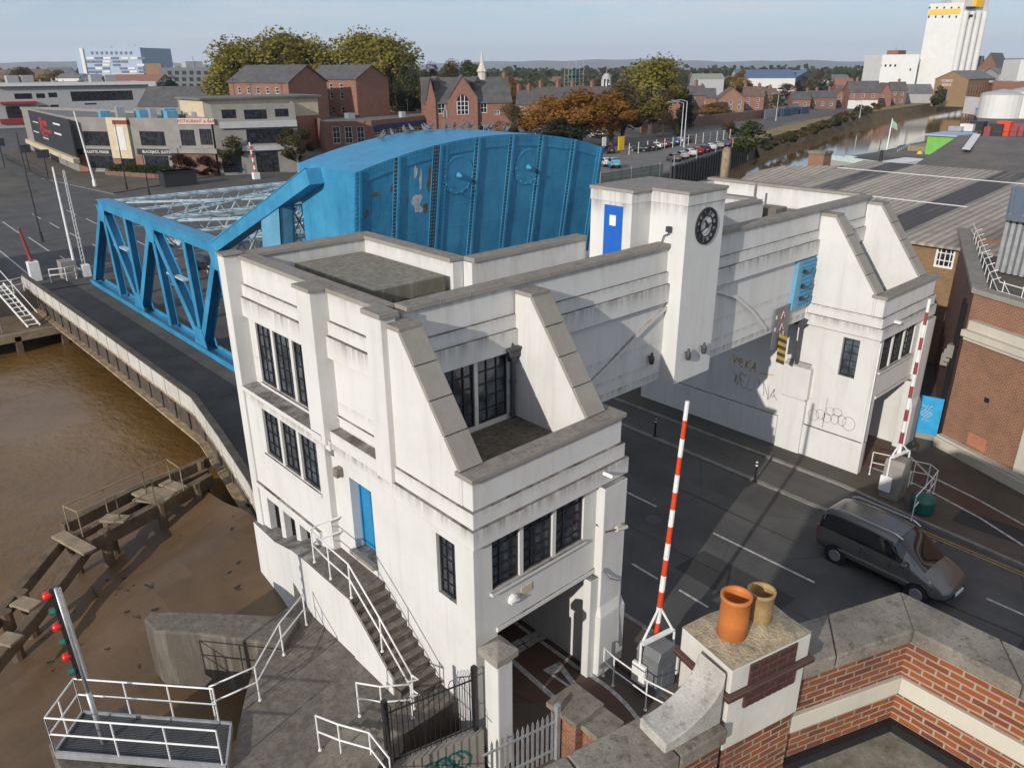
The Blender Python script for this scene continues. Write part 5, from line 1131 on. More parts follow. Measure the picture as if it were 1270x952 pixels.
# ------------------------------------------------------------------ building helpers
def v2(p): return V((p[0], p[1], 0))
def ow(P, ud, px, py):
    n = V((ud.y, -ud.x, 0)); d = ray(px, py); C_ = V((0, 0, CAMZ)); t = (v2(P)-C_).dot(n)/d.dot(n); X = C_+d*t
    return ((X-v2(P)).dot(ud), X.z)
def pxrect(P, ud, r):
    a = ow(P, ud, r[0], r[1]); b = ow(P, ud, r[2], r[1]); c = ow(P, ud, r[0], r[3]); d = ow(P, ud, r[2], r[3])
    u0, u1 = sorted(((a[0]+c[0])/2, (b[0]+d[0])/2)); z0, z1 = sorted(((c[1]+d[1])/2, (a[1]+b[1])/2)); return (u0, u1, z0, z1)
def clampholes(H, W, z0, z1):
    out = []
    for a, b, c, d in H:
        a, b, c, d = max(a, .1), min(b, W-.1), max(c, z0+.05), min(d, z1-.1)
        if b-a > .15 and d-c > .15: out.append((a, b, c, d))
    return out
def grid(n, x0, dx, w, zs, h): return [(x0+i*dx, x0+i*dx+w, z, z+h) for z in zs for i in range(n)]
def fwin(par, P, ud, hole, nx=2, ny=2, bar='white_gloss', glass='glass_dk', depth=.14, nm='window', fr=.09, br=.06):
    n = V((ud.y, -ud.x, 0)); return window(par, P, ud, n, hole, depth, nx, ny, bar, glass, fr, br, nm)
def polyb(name, label, cat, pts, H, wall, roof='pan', wins=None, parapet=.5, z0=0., group=None, bar='window_bar', panes=(3, 1), hts=None, opts=None):
    """flat-roofed building on a polygon plan (counter-clockwise)"""
    pts = [v2(p) for p in pts]; t = thing(name, label, cat, (pts[0].x, pts[0].y, z0), 0, group); wins = wins or {}
    mb = MB(); hl = {}
    for i, p in enumerate(pts):
        q = pts[(i+1) % len(pts)]; ud = (q-p).normalized(); W_ = (q-p).length; hh = clampholes([pxrect(p, ud, w[1:]) if w[0] == 'px' else w for w in wins.get(i, [])], W_, z0, H); hl[i] = (p, ud, hh)
        mb.wall(p, ud, (ud.y, -ud.x), W_, z0-.2, H, hh, .16)
        # inner face of the parapet
        nn = V((ud.y, -ud.x, 0)); mb.poly([p-nn*.3+V((0, 0, H-parapet)), q-nn*.3+V((0, 0, H-parapet)), q-nn*.3+V((0, 0, H)), p-nn*.3+V((0, 0, H))])
        mb.poly([p+V((0, 0, H)), q+V((0, 0, H)), q-nn*.3+V((0, 0, H)), p-nn*.3+V((0, 0, H))], 1)
    mb.build('wall', [wall, 'coping'], t)
    mb = MB(); mb.poly([p+V((0, 0, H-parapet)) for p in pts]); mb.build('roof', roof, t)
    for i, (p, ud, hh) in hl.items():
        for h in hh: fwin(t, p, ud, h, panes[0], panes[1], bar)
    t['_'] = 0; del t['_']
    return t, [(p, ud) for p, ud, _ in hl.values()]
def gableb(name, label, cat, P, Q, D, He, Hr, wall, roof, ridge='x', wf=(), wl=(), wr=(), z0=0., group=None, chim=(), bar='white_gloss', panes=(2, 2), over=.35, loft=()):
    """pitched-roof building; front from P to Q as seen from the camera, D deep"""
    P = v2(P); Q = v2(Q); ud = (Q-P).normalized(); W_ = (Q-P).length; vd = V((-ud.y, ud.x, 0)); t = thing(name, label, cat, (P.x, P.y, z0), 0, group)
    A, B, C_, D_ = P, P+ud*W_, P+ud*W_+vd*D, P+vd*D; mb = MB(); hz = V((0, 0, 1)); todo = []
    for (p, d, L, ws) in ((A, ud, W_, wf), (B, vd, D, wr), (C_, -ud, W_, ()), (D_, -vd, D, wl)):
        hh = clampholes([pxrect(p, d, w[1:]) if w[0] == 'px' else w for w in ws], L, z0, He); mb.wall(p, d, (d.y, -d.x), L, z0-.2, He, hh, .16); todo += [(p, d, h) for h in hh]
    if ridge == 'x':
        r0, r1 = A+vd*D/2+hz*Hr, B+vd*D/2+hz*Hr
        if Hr > He: mb.poly([A+hz*He, r0, D_+hz*He]); mb.poly([B+hz*He, C_+hz*He, r1])
        e = ud*over; s = vd*over*.8; dz = hz*(over*.8*(Hr-He)/(D/2))
        slopes = [[A+hz*He-e-s-dz, B+hz*He+e-s-dz, r1+e, r0-e], [D_+hz*He-e+s-dz, C_+hz*He+e+s-dz, r1+e, r0-e]]
    else:
        r0, r1 = A+ud*W_/2+hz*Hr, D_+ud*W_/2+hz*Hr
        mb.poly([A+hz*He, B+hz*He, r0]); mb.poly([D_+hz*He, C_+hz*He, r1])
        e = vd*over; s = ud*over*.8; dz = hz*(over*.8*(Hr-He)/(W_/2))
        slopes = [[A+hz*He-e-s-dz, D_+hz*He+e-s-dz, r1+e, r0-e], [B+hz*He-e+s-dz, C_+hz*He+e+s-dz, r1+e, r0-e]]
    mb.build('wall', wall, t); rb_ = MB()
    for s_ in slopes: rb_.prism(s_, (0, 0, .14))
    rf = rb_.build('roof', roof, t)
    for a, b in chim:   # chimneys at fractions along the ridge line
        c = r0.lerp(r1, a); mb = MB(); mb.box(c.x-.45, c.x+.45, c.y-.45, c.y+.45, Hr-1.2, Hr+b); mb.box(c.x-.52, c.x+.52, c.y-.52, c.y+.52, Hr+b-.25, Hr+b-.1)
        for k_ in (-.2, .2): mb.lathe((c.x+k_, c.y, Hr+b), [(.13, 0), (.11, .45)], 8)
        mb.build('chimney', 'brick_far', t)
    for p, d, h in todo: fwin(t, p, d, h, panes[0], panes[1], bar)
    return t
def sign_text(par, P, ud, px, py, txt, hgt, mat, nm='lettering', maxw=None):
    uu, z = ow(P, ud, px, py); n = V((ud.y, -ud.x, 0)); X = v2(P)+ud*uu+n*.1; o = text_poly(txt, hgt, frame((X.x, X.y, z), ud, (0, 0, 1)), mat, nm, par, .02, bold=.01)
    return o
def panel(par, P, ud, r, mat, nm, th=.06):
    u0, u1, z0, z1 = pxrect(P, ud, r); n = V((ud.y, -ud.x, 0)); mb = MB(); a = v2(P)+ud*u0; b = v2(P)+ud*u1
    mb.prism([a+V((0, 0, z0)), b+V((0, 0, z0)), b+V((0, 0, z1)), a+V((0, 0, z1))], n*th); return mb.build(nm, mat, par)

g2 = lambda px, py, z=0: U(px, py, z)
def fr(px0, px1, by, rot=0.):
    P = v2(g2(px0, by)); r_ = P.normalized(); t_ = V((r_.y, -r_.x, 0)); ud = (t_*math.cos(R(rot))-r_*math.sin(R(rot))).normalized(); return P, P+ud*ow(P, ud, px1, by)[0]
def away(p, d): 
    q = v2(p); return q+q.normalized()*d
M['casino_grey'] = simple('grey_stucco', (.23, .215, .195), .8, var=.15, vs=.5); M['hoard'] = simple('charcoal_hoarding', (.022, .023, .026), .6, var=.2)
M['red_sign'] = simple('red_sign_paint', (.30, .022, .02), .5, var=.1); M['pinkpanel'] = simple('pale_pink_panel', (.55, .40, .33), .6, var=.1); M['red_text'] = simple('dark_red_letters', (.20, .02, .02), .5, var=.05)
# corner building with charcoal hoarding
A_, B_, C_, D_ = [v2(g2(*p)) for p in ((38, 186), (97, 213), (213, 217), (271, 218))]
E_ = D_+(A_-B_).normalized()*30; F_ = A_+(D_-C_)*.6
HB = ztop(B_.x, B_.y, 145)
W0 = [('px', 45, 187, 60, 205), ('px', 64, 190, 74, 212)]
W1 = [('px', *r) for r in ((104, 163, 135, 181), (174, 163, 208, 181), (110, 193, 141, 209), (152, 197, 170, 210), (180, 193, 211, 210))]
W2 = [('px', *r) for r in ((224, 161, 242, 181), (248, 160, 266, 180))]
t, ed_ = polyb('corner_building', 'grey two-storey corner building with charcoal hoarding and black sign strips across the junction', 'building', [A_, B_, C_, D_, E_, F_], HB, 'casino_grey', 'pan', {0: W0, 1: W1, 2: W2}, panes=(5, 1))
(p0, u0_), (p1, u1_), (p2, u2_) = ed_[:3]
panel(t, p0, u0_, (42, 143, 90, 182), 'hoard', 'hoarding', .25)
for r in ((52, 146, 55, 166), (52, 160, 66, 164), (55, 150, 60, 156), (56, 167, 62, 169)): panel(t, p0, u0_, r, 'red_sign', 'red_emblem', .3)
for r in ((43, 151, 49, 152), (44, 163, 50, 164), (68, 153, 76, 155), (70, 165, 78, 167), (56, 171, 62, 172)): panel(t, p0, u0_, r, 'white_gloss', 'white_lettering', .3)
panel(t, p0, u0_, (40, 183, 96, 188), 'cream', 'canopy', .9)
panel(t, p1, u1_, (138, 146, 163, 196), 'cream', 'cream_bay', .5); panel(t, p1, u1_, (147, 157, 158, 186), 'white_far', 'bay_panel', .55); panel(t, p1, u1_, (142, 149, 160, 154), 'red_text', 'bay_sign', .55)
for r, tx, px in (((97, 185, 144, 192), 'ROULETTE, POKER', 120.5), ((171, 185, 219, 192), 'BLACKJACK, SLOTS', 195)):
    panel(t, p1, u1_, r, 'black', 'sign_strip', .2); sx = pxrect(p1, u1_, r); o = text_poly(tx, .62, frame(v2(p1)+u1_*((sx[0]+sx[1])/2)+V((u1_.y, -u1_.x, 0))*.22+V((0, 0, (sx[2]+sx[3])/2)), u1_, (0, 0, 1)), 'white_gloss', 'lettering', t, .02, sx=1.0)
for r in ((98, 192, 109, 213), (142, 193, 152, 214), (170, 193, 179, 214)): panel(t, p1, u1_, r, 'brick_far', 'brick_pier', .12)
panel(t, p2, u2_, (221, 147, 266, 154), 'pinkpanel', 'sign_panel', .15); sx = pxrect(p2, u2_, (221, 147, 266, 154))
o = text_poly('RESTAURANT & BAR', .7, frame(v2(p2)+u2_*((sx[0]+sx[1])/2)+V((u2_.y, -u2_.x, 0))*.17+V((0, 0, (sx[2]+sx[3])/2)), u2_, (0, 0, 1)), 'red_text', 'lettering', t, .02)
panel(t, p2, u2_, (213, 184, 271, 190), 'casino_grey', 'fascia', .6); panel(t, p2, u2_, (215, 190, 269, 217), 'brick_dk', 'ground_floor_wall', .1)
q = v2(p1)+u1_*14-V((u1_.y, -u1_.x, 0))*11; mb = MB(); rr = random.Random(3)
for i in range(16):
    x = v2(p1)+u1_*(3+i*1.6)-V((u1_.y, -u1_.x, 0))*(4+rr.random()*5); mb = MB(); s = .5+rr.random()*.5; mb.box(x.x-s, x.x+s, x.y-s, x.y+s, HB-.5, HB+.3+rr.random()*1.1); mb.build('roof_unit', 'galv' if rr.random() < .6 else 'light_blue', t)
x = v2(p1)+u1_*25-V((u1_.y, -u1_.x, 0))*14; mb = MB(); mb.box(x.x-9, x.x+12, x.y-4, x.y+6, HB-.5, HB+2.6); mb.build('roof_storey', 'cream', t); mb = MB(); mb.box(x.x-9.6, x.x+12.6, x.y-4.6, x.y+6.6, HB+2.6, HB+2.9); mb.build('roof_storey_roof', 'pan', t)
# concrete building behind the street trees
P, Q = D_+V((.3, -.2, 0)), v2(g2(374, 213)); H = ztop(P.x+4, P.y, 129)
t, e_ = polyb('concrete_building', 'grey concrete building with dark strip windows left of the tall red brick flats', 'building', [P, Q, Q+V((12, 26, 0)), P+V((6, 30, 0))], H, 'casino_grey', 'pan', {0: [('px', *r) for r in ((275, 136, 293, 147), (303, 136, 331, 148), (341, 135, 358, 145), (306, 160, 355, 178), (318, 188, 346, 214), (276, 190, 300, 214))]}, panes=(3, 1))
panel(t, *e_[0], (272, 150, 368, 158), 'conc_far', 'concrete_band', .5); panel(t, *e_[0], (300, 180, 368, 186), 'conc_far', 'concrete_band', .5)
# red brick flats
P = v2(g2(366, 186)); Q = v2(g2(412, 180)); ud = (Q-P).normalized(); vd = V((-ud.y, ud.x, 0)); He = ztop(P.x, P.y, 102); Hr = ztop(P.x+3, P.y, 81)
fl_l = [(a, a+.9, z, z+1.3) for z in (3, 6, 9, He-2.3) for a in (2.5, 5.2, 7.9, 10.6, 13.3)]
t = gableb('brick_flats', 'tall red brick flats with blank gable, the left block by the concrete building', 'building', P, Q, 17, He, Hr, 'brick_far', 'slate', 'y', (), fl_l, (), panes=(1, 2), group='tall brick flats')
P2 = v2(g2(447, 178)); Q2 = v2(g2(486, 174)); u2 = (Q2-P2).normalized(); He2 = ztop(P2.x, P2.y, 98)
fl2 = [(a, a+1.0, z, z+1.5) for z in (3.2, 6.4, 9.6, He2-2.5) for a in (2.0, 5.0, 8.0, 11.5)]
t = gableb('brick_flats', 'tall red brick flats with blank gable, the right block by the plane trees', 'building', P2, Q2, 17, He2, ztop(P2.x+3, P2.y, 81), 'brick_far', 'slate', 'y', (), fl2, (), panes=(1, 2), group='tall brick flats')
m0 = Q+vd*9; m1 = P2+vd*12; 
gableb('brick_flats', 'recessed red brick wing joining the two tall gabled flats', 'building', m0, m1, 9, He-1, Hr-.6, 'brick_far', 'slate', 'x', [(a, a+1.1, z, z+1.6) for z in (3, 6, 9) for a in (1.2, 4.0)], panes=(1, 2), group='tall brick flats')
# low brick building with dark blue glazing
P, Q, R_ = v2(g2(404, 190)), v2(g2(463, 188)), v2(g2(541, 176)); H = ztop(P.x, P.y, 151); M['navy'] = simple('navy_panels', (.012, .03, .10), .5, var=.1)
ws = [('px', *r) for r in ((413, 157, 422, 178), (428, 157, 437, 178), (443, 157, 452, 178))]; wg = [('px', 465+i*9.2, 158, 472.5+i*9.2, 168) for i in range(8)]+[('px', 465+i*9.2, 170, 472.5+i*9.2, 178) for i in range(8)]
t, e_ = polyb('glazed_brick_building', 'low brick building with white window grid and navy fascia in front of the trees', 'building', [P, Q, R_, R_+V((14, 14, 0)), P+V((10, 22, 0))], H, 'brick_far', 'pan', {0: ws, 1: wg}, bar='white_gloss', panes=(2, 3))
panel(t, *e_[1], (463, 151, 541, 157), 'navy', 'navy_fascia', .25)
# Victorian school with gables and spirelet
P, Q = v2(g2(528, 178)), v2(g2(634, 176)); He = ztop(P.x, P.y, 128); Hr = ztop(P.x, P.y+6, 97)
sw = [('px', *r) for r in ((543, 126, 552, 141), (596, 126, 604, 140), (530, 127, 533, 140), (613, 137, 620, 142), (565, 158, 585, 170), (594, 156, 606, 170))]
t = gableb('brick_school', 'red brick Victorian school with steep slate roof, arched gable window and spirelet', 'building', P, Q, 14, He, Hr, 'brick_far', 'slate', 'x', sw, chim=((.98, 1.0),))
ud = (Q-P).normalized(); nn = V((ud.y, -ud.x, 0))
def frontgable(par, px0, px1, py_e, py_p, proj_, wall='brick_far'):
    u0 = ow(P, ud, px0, 150)[0]; u1 = ow(P, ud, px1, 150)[0]; ze = ow(P, ud, px0, py_e)[1]; zp = ow(P, ud, (px0+px1)/2, py_p)[1]; a = v2(P)+ud*u0+nn*proj_; b = v2(P)+ud*u1+nn*proj_; hz = V((0, 0, 1)); m = (a+b)/2
    mb = MB(); mb.prism([a, b, b+hz*ze, m+hz*zp, a+hz*ze], -nn*(proj_+5)); mb.build('gable_wall', wall, par)
    mb = MB(); 
    for q_ in (a, b): mb.prism([q_+hz*(ze-.1)+nn*.2, m+hz*(zp+.05)+nn*.2, m+hz*(zp+.3)+nn*.2, q_+hz*(ze+.25)+nn*.2], -nn*7)
    mb.build('gable_roof', 'slate', par); return (u0+u1)/2, ze, zp
uc, ze, zp = frontgable(t, 556, 592, 122, 95, 1.2); frontgable(t, 529, 541, 125, 97, .6)
u0, u1, z0, z1 = pxrect(v2(P)+nn*1.2, ud, (567, 126, 581, 142)); base = v2(P)+nn*1.22; mb = MB(); pts = [base+ud*u0+V((0, 0, z0)), base+ud*u1+V((0, 0, z0)), base+ud*u1+V((0, 0, z1))]; cxu = (u0+u1)/2; rr_ = (u1-u0)/2
for i in range(1, 10): an = math.pi*i/10; pts.append(base+ud*(cxu+rr_*math.cos(an))+V((0, 0, z1+rr_*1.15*math.sin(an))))
pts.append(base+ud*u0+V((0, 0, z1))); mb.prism(pts, nn*.06, 0)
aw = mb.build('arched_window', 'glass_dk', t); mb = MB()
for k_ in range(4): x = u0+(u1-u0)*k_/3; mb.beam(base+nn*.1+ud*x+V((0, 0, z0)), base+nn*.1+ud*x+V((0, 0, z1+(rr_ if 0 < k_ < 3 else 0))), .14, .08)
for k_ in range(4): z = z0+(z1-z0)*k_/3; mb.beam(base+nn*.1+ud*u0+V((0, 0, z)), base+nn*.1+ud*u1+V((0, 0, z)), .12, .08)
mb.build('window_tracery', 'white_gloss', aw)
for px in (541, 592):
    uu, zz_ = ow(P, ud, px, 104); q = v2(P)+ud*uu+V((-ud.y, ud.x, 0))*4; mb = MB(); mb.box(q.x-.9, q.x+.9, q.y-.8, q.y+.8, zz_-1.4, zz_+.4); mb.prism([(q.x-1.1, q.y-1, zz_+.4), (q.x+1.1, q.y-1, zz_+.4), (q.x, q.y-1, zz_+1.6)], (0, 2.2, 0)); mb.build('dormer', 'slate', t)
uu, zz_ = ow(v2(P)+V((-ud.y, ud.x, 0))*7, ud, 598, 94); q = v2(P)+V((-ud.y, ud.x, 0))*7+ud*uu; mb = MB(); mb.lathe((q.x, q.y, Hr-.5), [(1.0, 0), (1.0, 1.6), (1.3, 1.8), (.5, 3.6), (.08, 6.2)], 8); mb.build('spirelet', 'cream_stone', t)
# modern long office block behind the corner building
P, Q = v2(g2(-12, 160)), v2(g2(192, 152)); H = ztop(P.x, P.y, 104)
t, e_ = polyb('office_block', 'long pale grey modern block with thin roof edge behind the corner building', 'building', [P, Q, Q+V((6, 34, 0)), P+V((6, 34, 0))], H, 'conc_far', 'pan', {0: [('px', *r) for r in ((18, 116, 40, 123), (45, 116, 56, 122), (60, 115, 71, 121), (88, 113, 165, 125), (48, 131, 59, 133), (63, 130, 73, 133), (105, 128, 120, 130))]}, panes=(6, 1))
panel(t, *e_[0], (-10, 102, 192, 106), 'white_far', 'roof_edge', 1.2); panel(t, *e_[0], (0, 126, 45, 129), 'red_sign', 'red_canopy', 1.5); panel(t, *e_[0], (0, 147, 42, 153), 'red_sign', 'red_band', .6); panel(t, *e_[0], (8, 132, 40, 146), 'glass_dk', 'dark_glazing', .3)
for px in (14, 33, 120, 138): uu, zz_ = ow(P, (Q-P).normalized(), px, 104); q = P+(Q-P).normalized()*uu+V((2, 8, 0)); mb = MB(); mb.box(q.x-1.6, q.x+1.6, q.y-1.5, q.y+1.5, H-.5, H+2.2); mb.build('roof_plant', 'conc_far', t)
# white and blue tower block
M['navyblue'] = simple('blue_grey_cladding', (.085, .115, .18), .5, var=.1); M['paleblue'] = simple('pale_blue_cladding', (.30, .37, .47), .5, var=.05)
P, Q = v2(g2(103, 116)), v2(g2(183, 116)); H = ztop(P.x, P.y, 60); ud = (Q-P).normalized(); vd = V((-ud.y, ud.x, 0))
t, e_ = polyb('clad_tower', 'white and blue chequered slab block on the left skyline', 'building', [P, Q, Q+vd*40, P+vd*40], H, 'paleblue', 'pan', parapet=1)
rr = random.Random(11)
for j in range(8):
    for i in range(7):
        if rr.random() < .8:
            px = 107+i*10.6+rr.random()*3-1; py = 71+j*4.2; panel(t, P, ud, (px, py, px+9, py+2.6), 'navyblue' if rr.random() < .6 else 'white_far', 'cladding_panel', .4)
for i in range(9): panel(t, P, ud, (113+i*6, 64, 115.5+i*6, 67.5), 'navyblue', 'high_window', .4)
panel(t, P, ud, (103, 60, 107, 100), 'white_far', 'white_fin', 1.0)
# grey hotel block
P, Q = v2(g2(204, 128)), v2(g2(279, 128)); H = ztop(P.x, P.y, 84)
t, e_ = polyb('grey_block', 'dark grey flat-roofed block left of the big plane trees', 'building', [P, Q, Q+V((10, 25, 0)), P+V((10, 25, 0))], H, 'grey_dk', 'pan', {0: [('px', 208+i*9, 88+j*8, 213+i*9, 93+j*8) for i in range(8) for j in range(3)]}, panes=(1, 1))
mb = MB(); q = P+(Q-P)*.4+V((4, 6, 0)); mb.box(q.x, q.x+9, q.y, q.y+6, H-.6, H+3); mb.build('plant_room', 'conc_far', t); mb = MB(); mb.tube([(q.x+4, q.y, H), (q.x+4, q.y, H+6)], .2, 6); mb.build('aerial', 'galv', t)
P, Q = v2(g2(186, 118)), v2(g2(206, 118)); polyb('buff_block', 'small buff brick block with white plant room between slab block and grey block', 'building', [P, Q, Q+V((8, 20, 0)), P+V((8, 20, 0))], ztop(P.x, P.y, 79), 'brick_buff', 'pan')
# pitched roofs between the corner building and the flats
P, Q = v2(g2(176, 158)), v2(g2(290, 158)); gableb('slate_roofed_hall', 'slate-roofed hall with white gable behind the corner building', 'building', P, Q, 16, ztop(P.x, P.y, 132), ztop(P.x, P.y+8, 108), 'casino_grey', 'slate', 'x', chim=((.85, 2.2),))
gableb('red_roofed_hall', 'long low building with a red roof in front of the slab block', 'building', v2(g2(140, 140)), v2(g2(200, 140)), 14, ztop(*v2(g2(140, 140))[:2], 103), ztop(*v2(g2(140, 140))[:2], 93), 'conc_far', 'brick_far', 'x')
# left skyline houses
for i, (x0, x1, b, e, r, wl, rf, lb) in enumerate(((-6, 14, 124, 97, 87, 'brick_far', 'tile', 'small red house with dark solar panels at the left edge of the skyline'), (17, 33, 122, 92, 84, 'brick_far', 'tile', 'distant brown-roofed house second from the left on the skyline'), (36, 58, 120, 94, 86, 'cream', 'tile', 'distant cream house with a wide brown roof on the left skyline'), (60, 88, 114, 92, 84, 'white_far', 'grey_dk', 'low white hall with dark curved roof before the slab block'), (75, 104, 128, 97, 92, 'white_far', 'pan', 'long low white shed below the slab block'))):
    P, Q = v2(g2(x0, b)), v2(g2(x1, b)); gableb('distant_house', lb, 'house', P, Q, 12, ztop(P.x, P.y, e), ztop(P.x, P.y+5, r), wl, rf, 'x', group='houses on the left skyline')
# almshouses and cupola in the middle distance
for i, (x0, x1, b, e, r, ax, ch, lb) in enumerate(((641, 664, 160, 129, 113, 'x', ((.05, 1.6), (.6, 1.6)), 'slate-roofed brick house with chimneys, leftmost beside the school'), (664, 700, 160, 124, 109, 'x', ((.15, 1.8), (.75, 1.8)), 'long slate roof with two chimney stacks behind the orange trees'), (676, 690, 158, 124, 104, 'y', (), 'brick gable facing the river behind the orange trees'), (702, 772, 156, 121, 108, 'x', ((.1, 1.6), (.45, 1.6), (.95, 1.6)), 'long slate roof under the white cupola'), (800, 852, 150, 122, 112, 'x', ((.3, 1.5),), 'pale brick house half hidden by trees right of the cupola'))):
    P, Q = v2(g2(x0, b)), v2(g2(x1, b)); gableb('brick_house', lb, 'house', P, Q, 11, ztop(P.x, P.y, e), ztop(P.x, P.y+5, r), 'brick_far', 'slate', ax, [(1+a*3.2, 2.1+a*3.2, 4.4, 6) for a in range(int((Q-P).length/3.4))], chim=ch, group='old brick houses in the middle distance')
P = v2(g2(750, 150)); zb = ztop(P.x, P.y, 110); zt = ztop(P.x, P.y, 91); t = thing('cupola', 'white domed cupola standing above the slate roofs', 'cupola', tuple(P)); r_ = 1.35; hh = zt-zb
mb = MB(); mb.box(P.x-1.6, P.x+1.6, P.y-1.6, P.y+1.6, zb-9, zb); mb.build('base', 'white_far', t); mb = MB(); mb.lathe((P.x, P.y, zb+hh*.62), [(r_*1.15, 0), (r_*1.1, .2), (r_*.95, hh*.18), (r_*.6, hh*.32), (.1, hh*.4), (.06, hh*.6)], 14); mb.build('dome', 'conc_far', t)
for i in range(8): a = i*math.pi/4; mb = MB(); mb.tube([(P.x+r_*math.cos(a), P.y+r_*math.sin(a), zb), (P.x+r_*math.cos(a), P.y+r_*math.sin(a), zb+hh*.62)], .2, 6); mb.build('column', 'white_far', t)
# scaffolding tower
P = v2(g2(710, 152)); t = thing('scaffold_tower', 'scaffolding tower round a roof turret left of the cupola', 'scaffolding', tuple(P)); zt = ztop(P.x, P.y, 80)
for i in range(4):
    for j in range(3): x, y = P.x-2.4+i*1.7, P.y-1.6+j*1.6; mb = MB(); mb.tube([(x, y, 0), (x, y, zt+(1.5 if (i+j) % 2 else 0))], .06, 5); mb.build('upright', 'galv', t)
for k_ in range(5): z = zt-1.2-2.0*k_; mb = MB(); mb.box(P.x-2.6, P.x+2.9, P.y-1.8, P.y+1.8, z, z+.12); mb.build('deck', 'timber_lt', t); mb = MB(); mb.beam((P.x-2.6, P.y-1.7, z+1), (P.x+2.9, P.y-1.7, z+1), .08, .08); mb.build('ledger', 'galv', t)
mb = MB(); mb.box(P.x-1, P.x+1.4, P.y-.8, P.y+1, 4, zt-1.5); mb.build('wrapped_turret', 'greenlamp', t)
# terraces by the river
rows = ((852, 872, 148, 118, 107, 'slate', 'x', ((.5, 1.8),), 'brick house with a tall chimney stack beside the dark conifer'), (866, 886, 142, 121, 110, 'slate', 'x', ((.2, 1.4),), 'pale-fronted brick house behind the conifer'), (890, 922, 139, 122, 109, 'tile', 'y', (), 'brown gabled workshop with grey door by the river road'), (922, 946, 137, 119, 108, 'tile', 'x', ((.1, 1.2), (.8, 1.2)), 'long brown-tiled terrace left of the lone green bush'), (944, 962, 136, 118, 110, 'tile', 'x', ((.6, 1.2),), 'brick terrace end by the yellow tree'),
        (982, 1004, 136, 123, 114, 'slate', 'x', ((.2, 1.2), (.9, 1.2)), 'red brick terrace with white arched porches'), (1004, 1036, 135, 121, 113, 'slate', 'x', ((.3, 1.2), (.8, 1.2)), 'dark brick terrace with pale window surrounds'), (1036, 1053, 133, 116, 108, 'tile', 'y', (), 'white-gabled house between the terrace and the big corner house'), (1051, 1088, 135, 114, 101, 'slate', 'x', ((.3, 1.4),), 'big corner house with white ground floor by the river'), (1088, 1104, 132, 117, 103, 'tile', 'y', (), 'orange-tiled brick gable right of the corner house'), (1103, 1122, 130, 112, 102, 'slate', 'x', ((.6, 1.2),), 'brick house with five white windows left of the dark archway'), (1034, 1056, 126, 106, 98, 'brick_far', 'x', (), 'orange-roofed brick house standing behind the terrace'))
for x0, x1, b, e, r, rf, ax, ch, lb in rows:
    P, Q = v2(g2(x0, b)), v2(g2(x1, b)); W_ = (Q-P).length; He = ztop(P.x, P.y, e); n_ = max(1, int(W_/3.2))
    wn = [(.9+a*W_/n_, .9+a*W_/n_+1.2, z, z+1.5) for a in range(n_) for z in ((1.0, He-2.2) if He > 4.6 else (1.2,))]
    t = gableb('terrace_house', lb, 'house', P, Q, 9, He, ztop(P.x, P.y+4, r), ('brick_dk' if 'dark' in lb else 'brick_or' if len(lb) % 3 == 0 else 'brick_far'), rf, ax, wn, chim=ch, group='houses along the far river bank')
    if 'white ground' in lb: panel(t, P, (Q-P).normalized(), (x0+.3, 124.5, x1-.3, b), 'white_far', 'white_ground_floor', .08)
# sheds and warehouses
def shed(lb, x0, x1, b, e, r, D, wl, rf, name='warehouse'):
    P, Q = v2(g2(x0, b)), v2(g2(x1, b)); return gableb(name, lb, 'warehouse', P, Q, D, ztop(P.x, P.y, e), ztop(P.x, P.y+D/2, r), wl, rf, 'x')
M['solar'] = simple('blue_solar_roof', (.07, .11, .20), .4, var=.15); M['greenroof'] = simple('pale_green_roof', (.24, .27, .20), .7, var=.2)
shed('long white warehouse with blue solar roof beyond the yellow tree', 912, 984, 118, 97, 87, 40, 'white_far', 'solar'); shed('low shed with pale green striped roof left of the solar warehouse', 859, 896, 122, 98, 92, 30, 'conc_far', 'greenroof')
P, Q = v2(g2(983, 117)), v2(g2(1012, 112)); gableb('warehouse', 'blue grey gable end of the solar-roofed warehouse', 'warehouse', P, Q, 30, ztop(P.x, P.y, 97), ztop(P.x, P.y, 88), 'grey_dk', 'solar', 'y')
shed('low pale shed behind the bare tree right of the solar warehouse', 1020, 1052, 116, 99, 93, 25, 'conc_far', 'pan'); shed('grey shed with an open front below the silo', 1120, 1156, 128, 116, 105, 14, 'conc_far', 'pan')
# silo and mill group
SW = 'white_far'
P, Q = fr(1132, 1173, 122, 8); 
# nearer, fixed distance so that the height stays sensible
ud = (Q-P).normalized(); H1 = ztop(P.x+.1, P.y, 5)
R2 = Q+V((-ud.y, ud.x, 0))*16+ud*10
t, e_ = polyb('grain_silo', 'towering white grain silo with a yellow sign band on the right skyline', 'silo', [P, Q, R2, P+V((-ud.y, ud.x, 0))*18], H1, SW, 'pan', {0: []}, parapet=.8)
n1 = V((ud.y, -ud.x, 0)); M['signyel'] = simple('yellow_sign_band', (.72, .42, .02), .5, var=.05)
panel(t, P, ud, (1152, 11.5, 1191, 18), 'signyel', 'sign_band', .25); sx = pxrect(P, ud, (1165, 12, 1180, 17.5)); 
for i in range(5): panel(t, P, ud, (1151+i*8.5, 19.5, 1153+i*8.5, 22.5), 'glass_dk', 'window', .06); panel(t, P, ud, (1152+i*9, 8.6, 1154.2+i*9, 11), 'glass_dk', 'window', .06)
u2 = (R2-Q).normalized(); Hs = ztop(Q.x+3, Q.y+1, -16)
mb = MB(); a = Q; b = Q.lerp(R2, .98); inw = V((-u2.y, u2.x, 0)); mb.prism([a-n1*.02, b, b+inw*9, a+inw*9-n1*.02], (0, 0, Hs)); mb.build('stair_tower', SW, t)
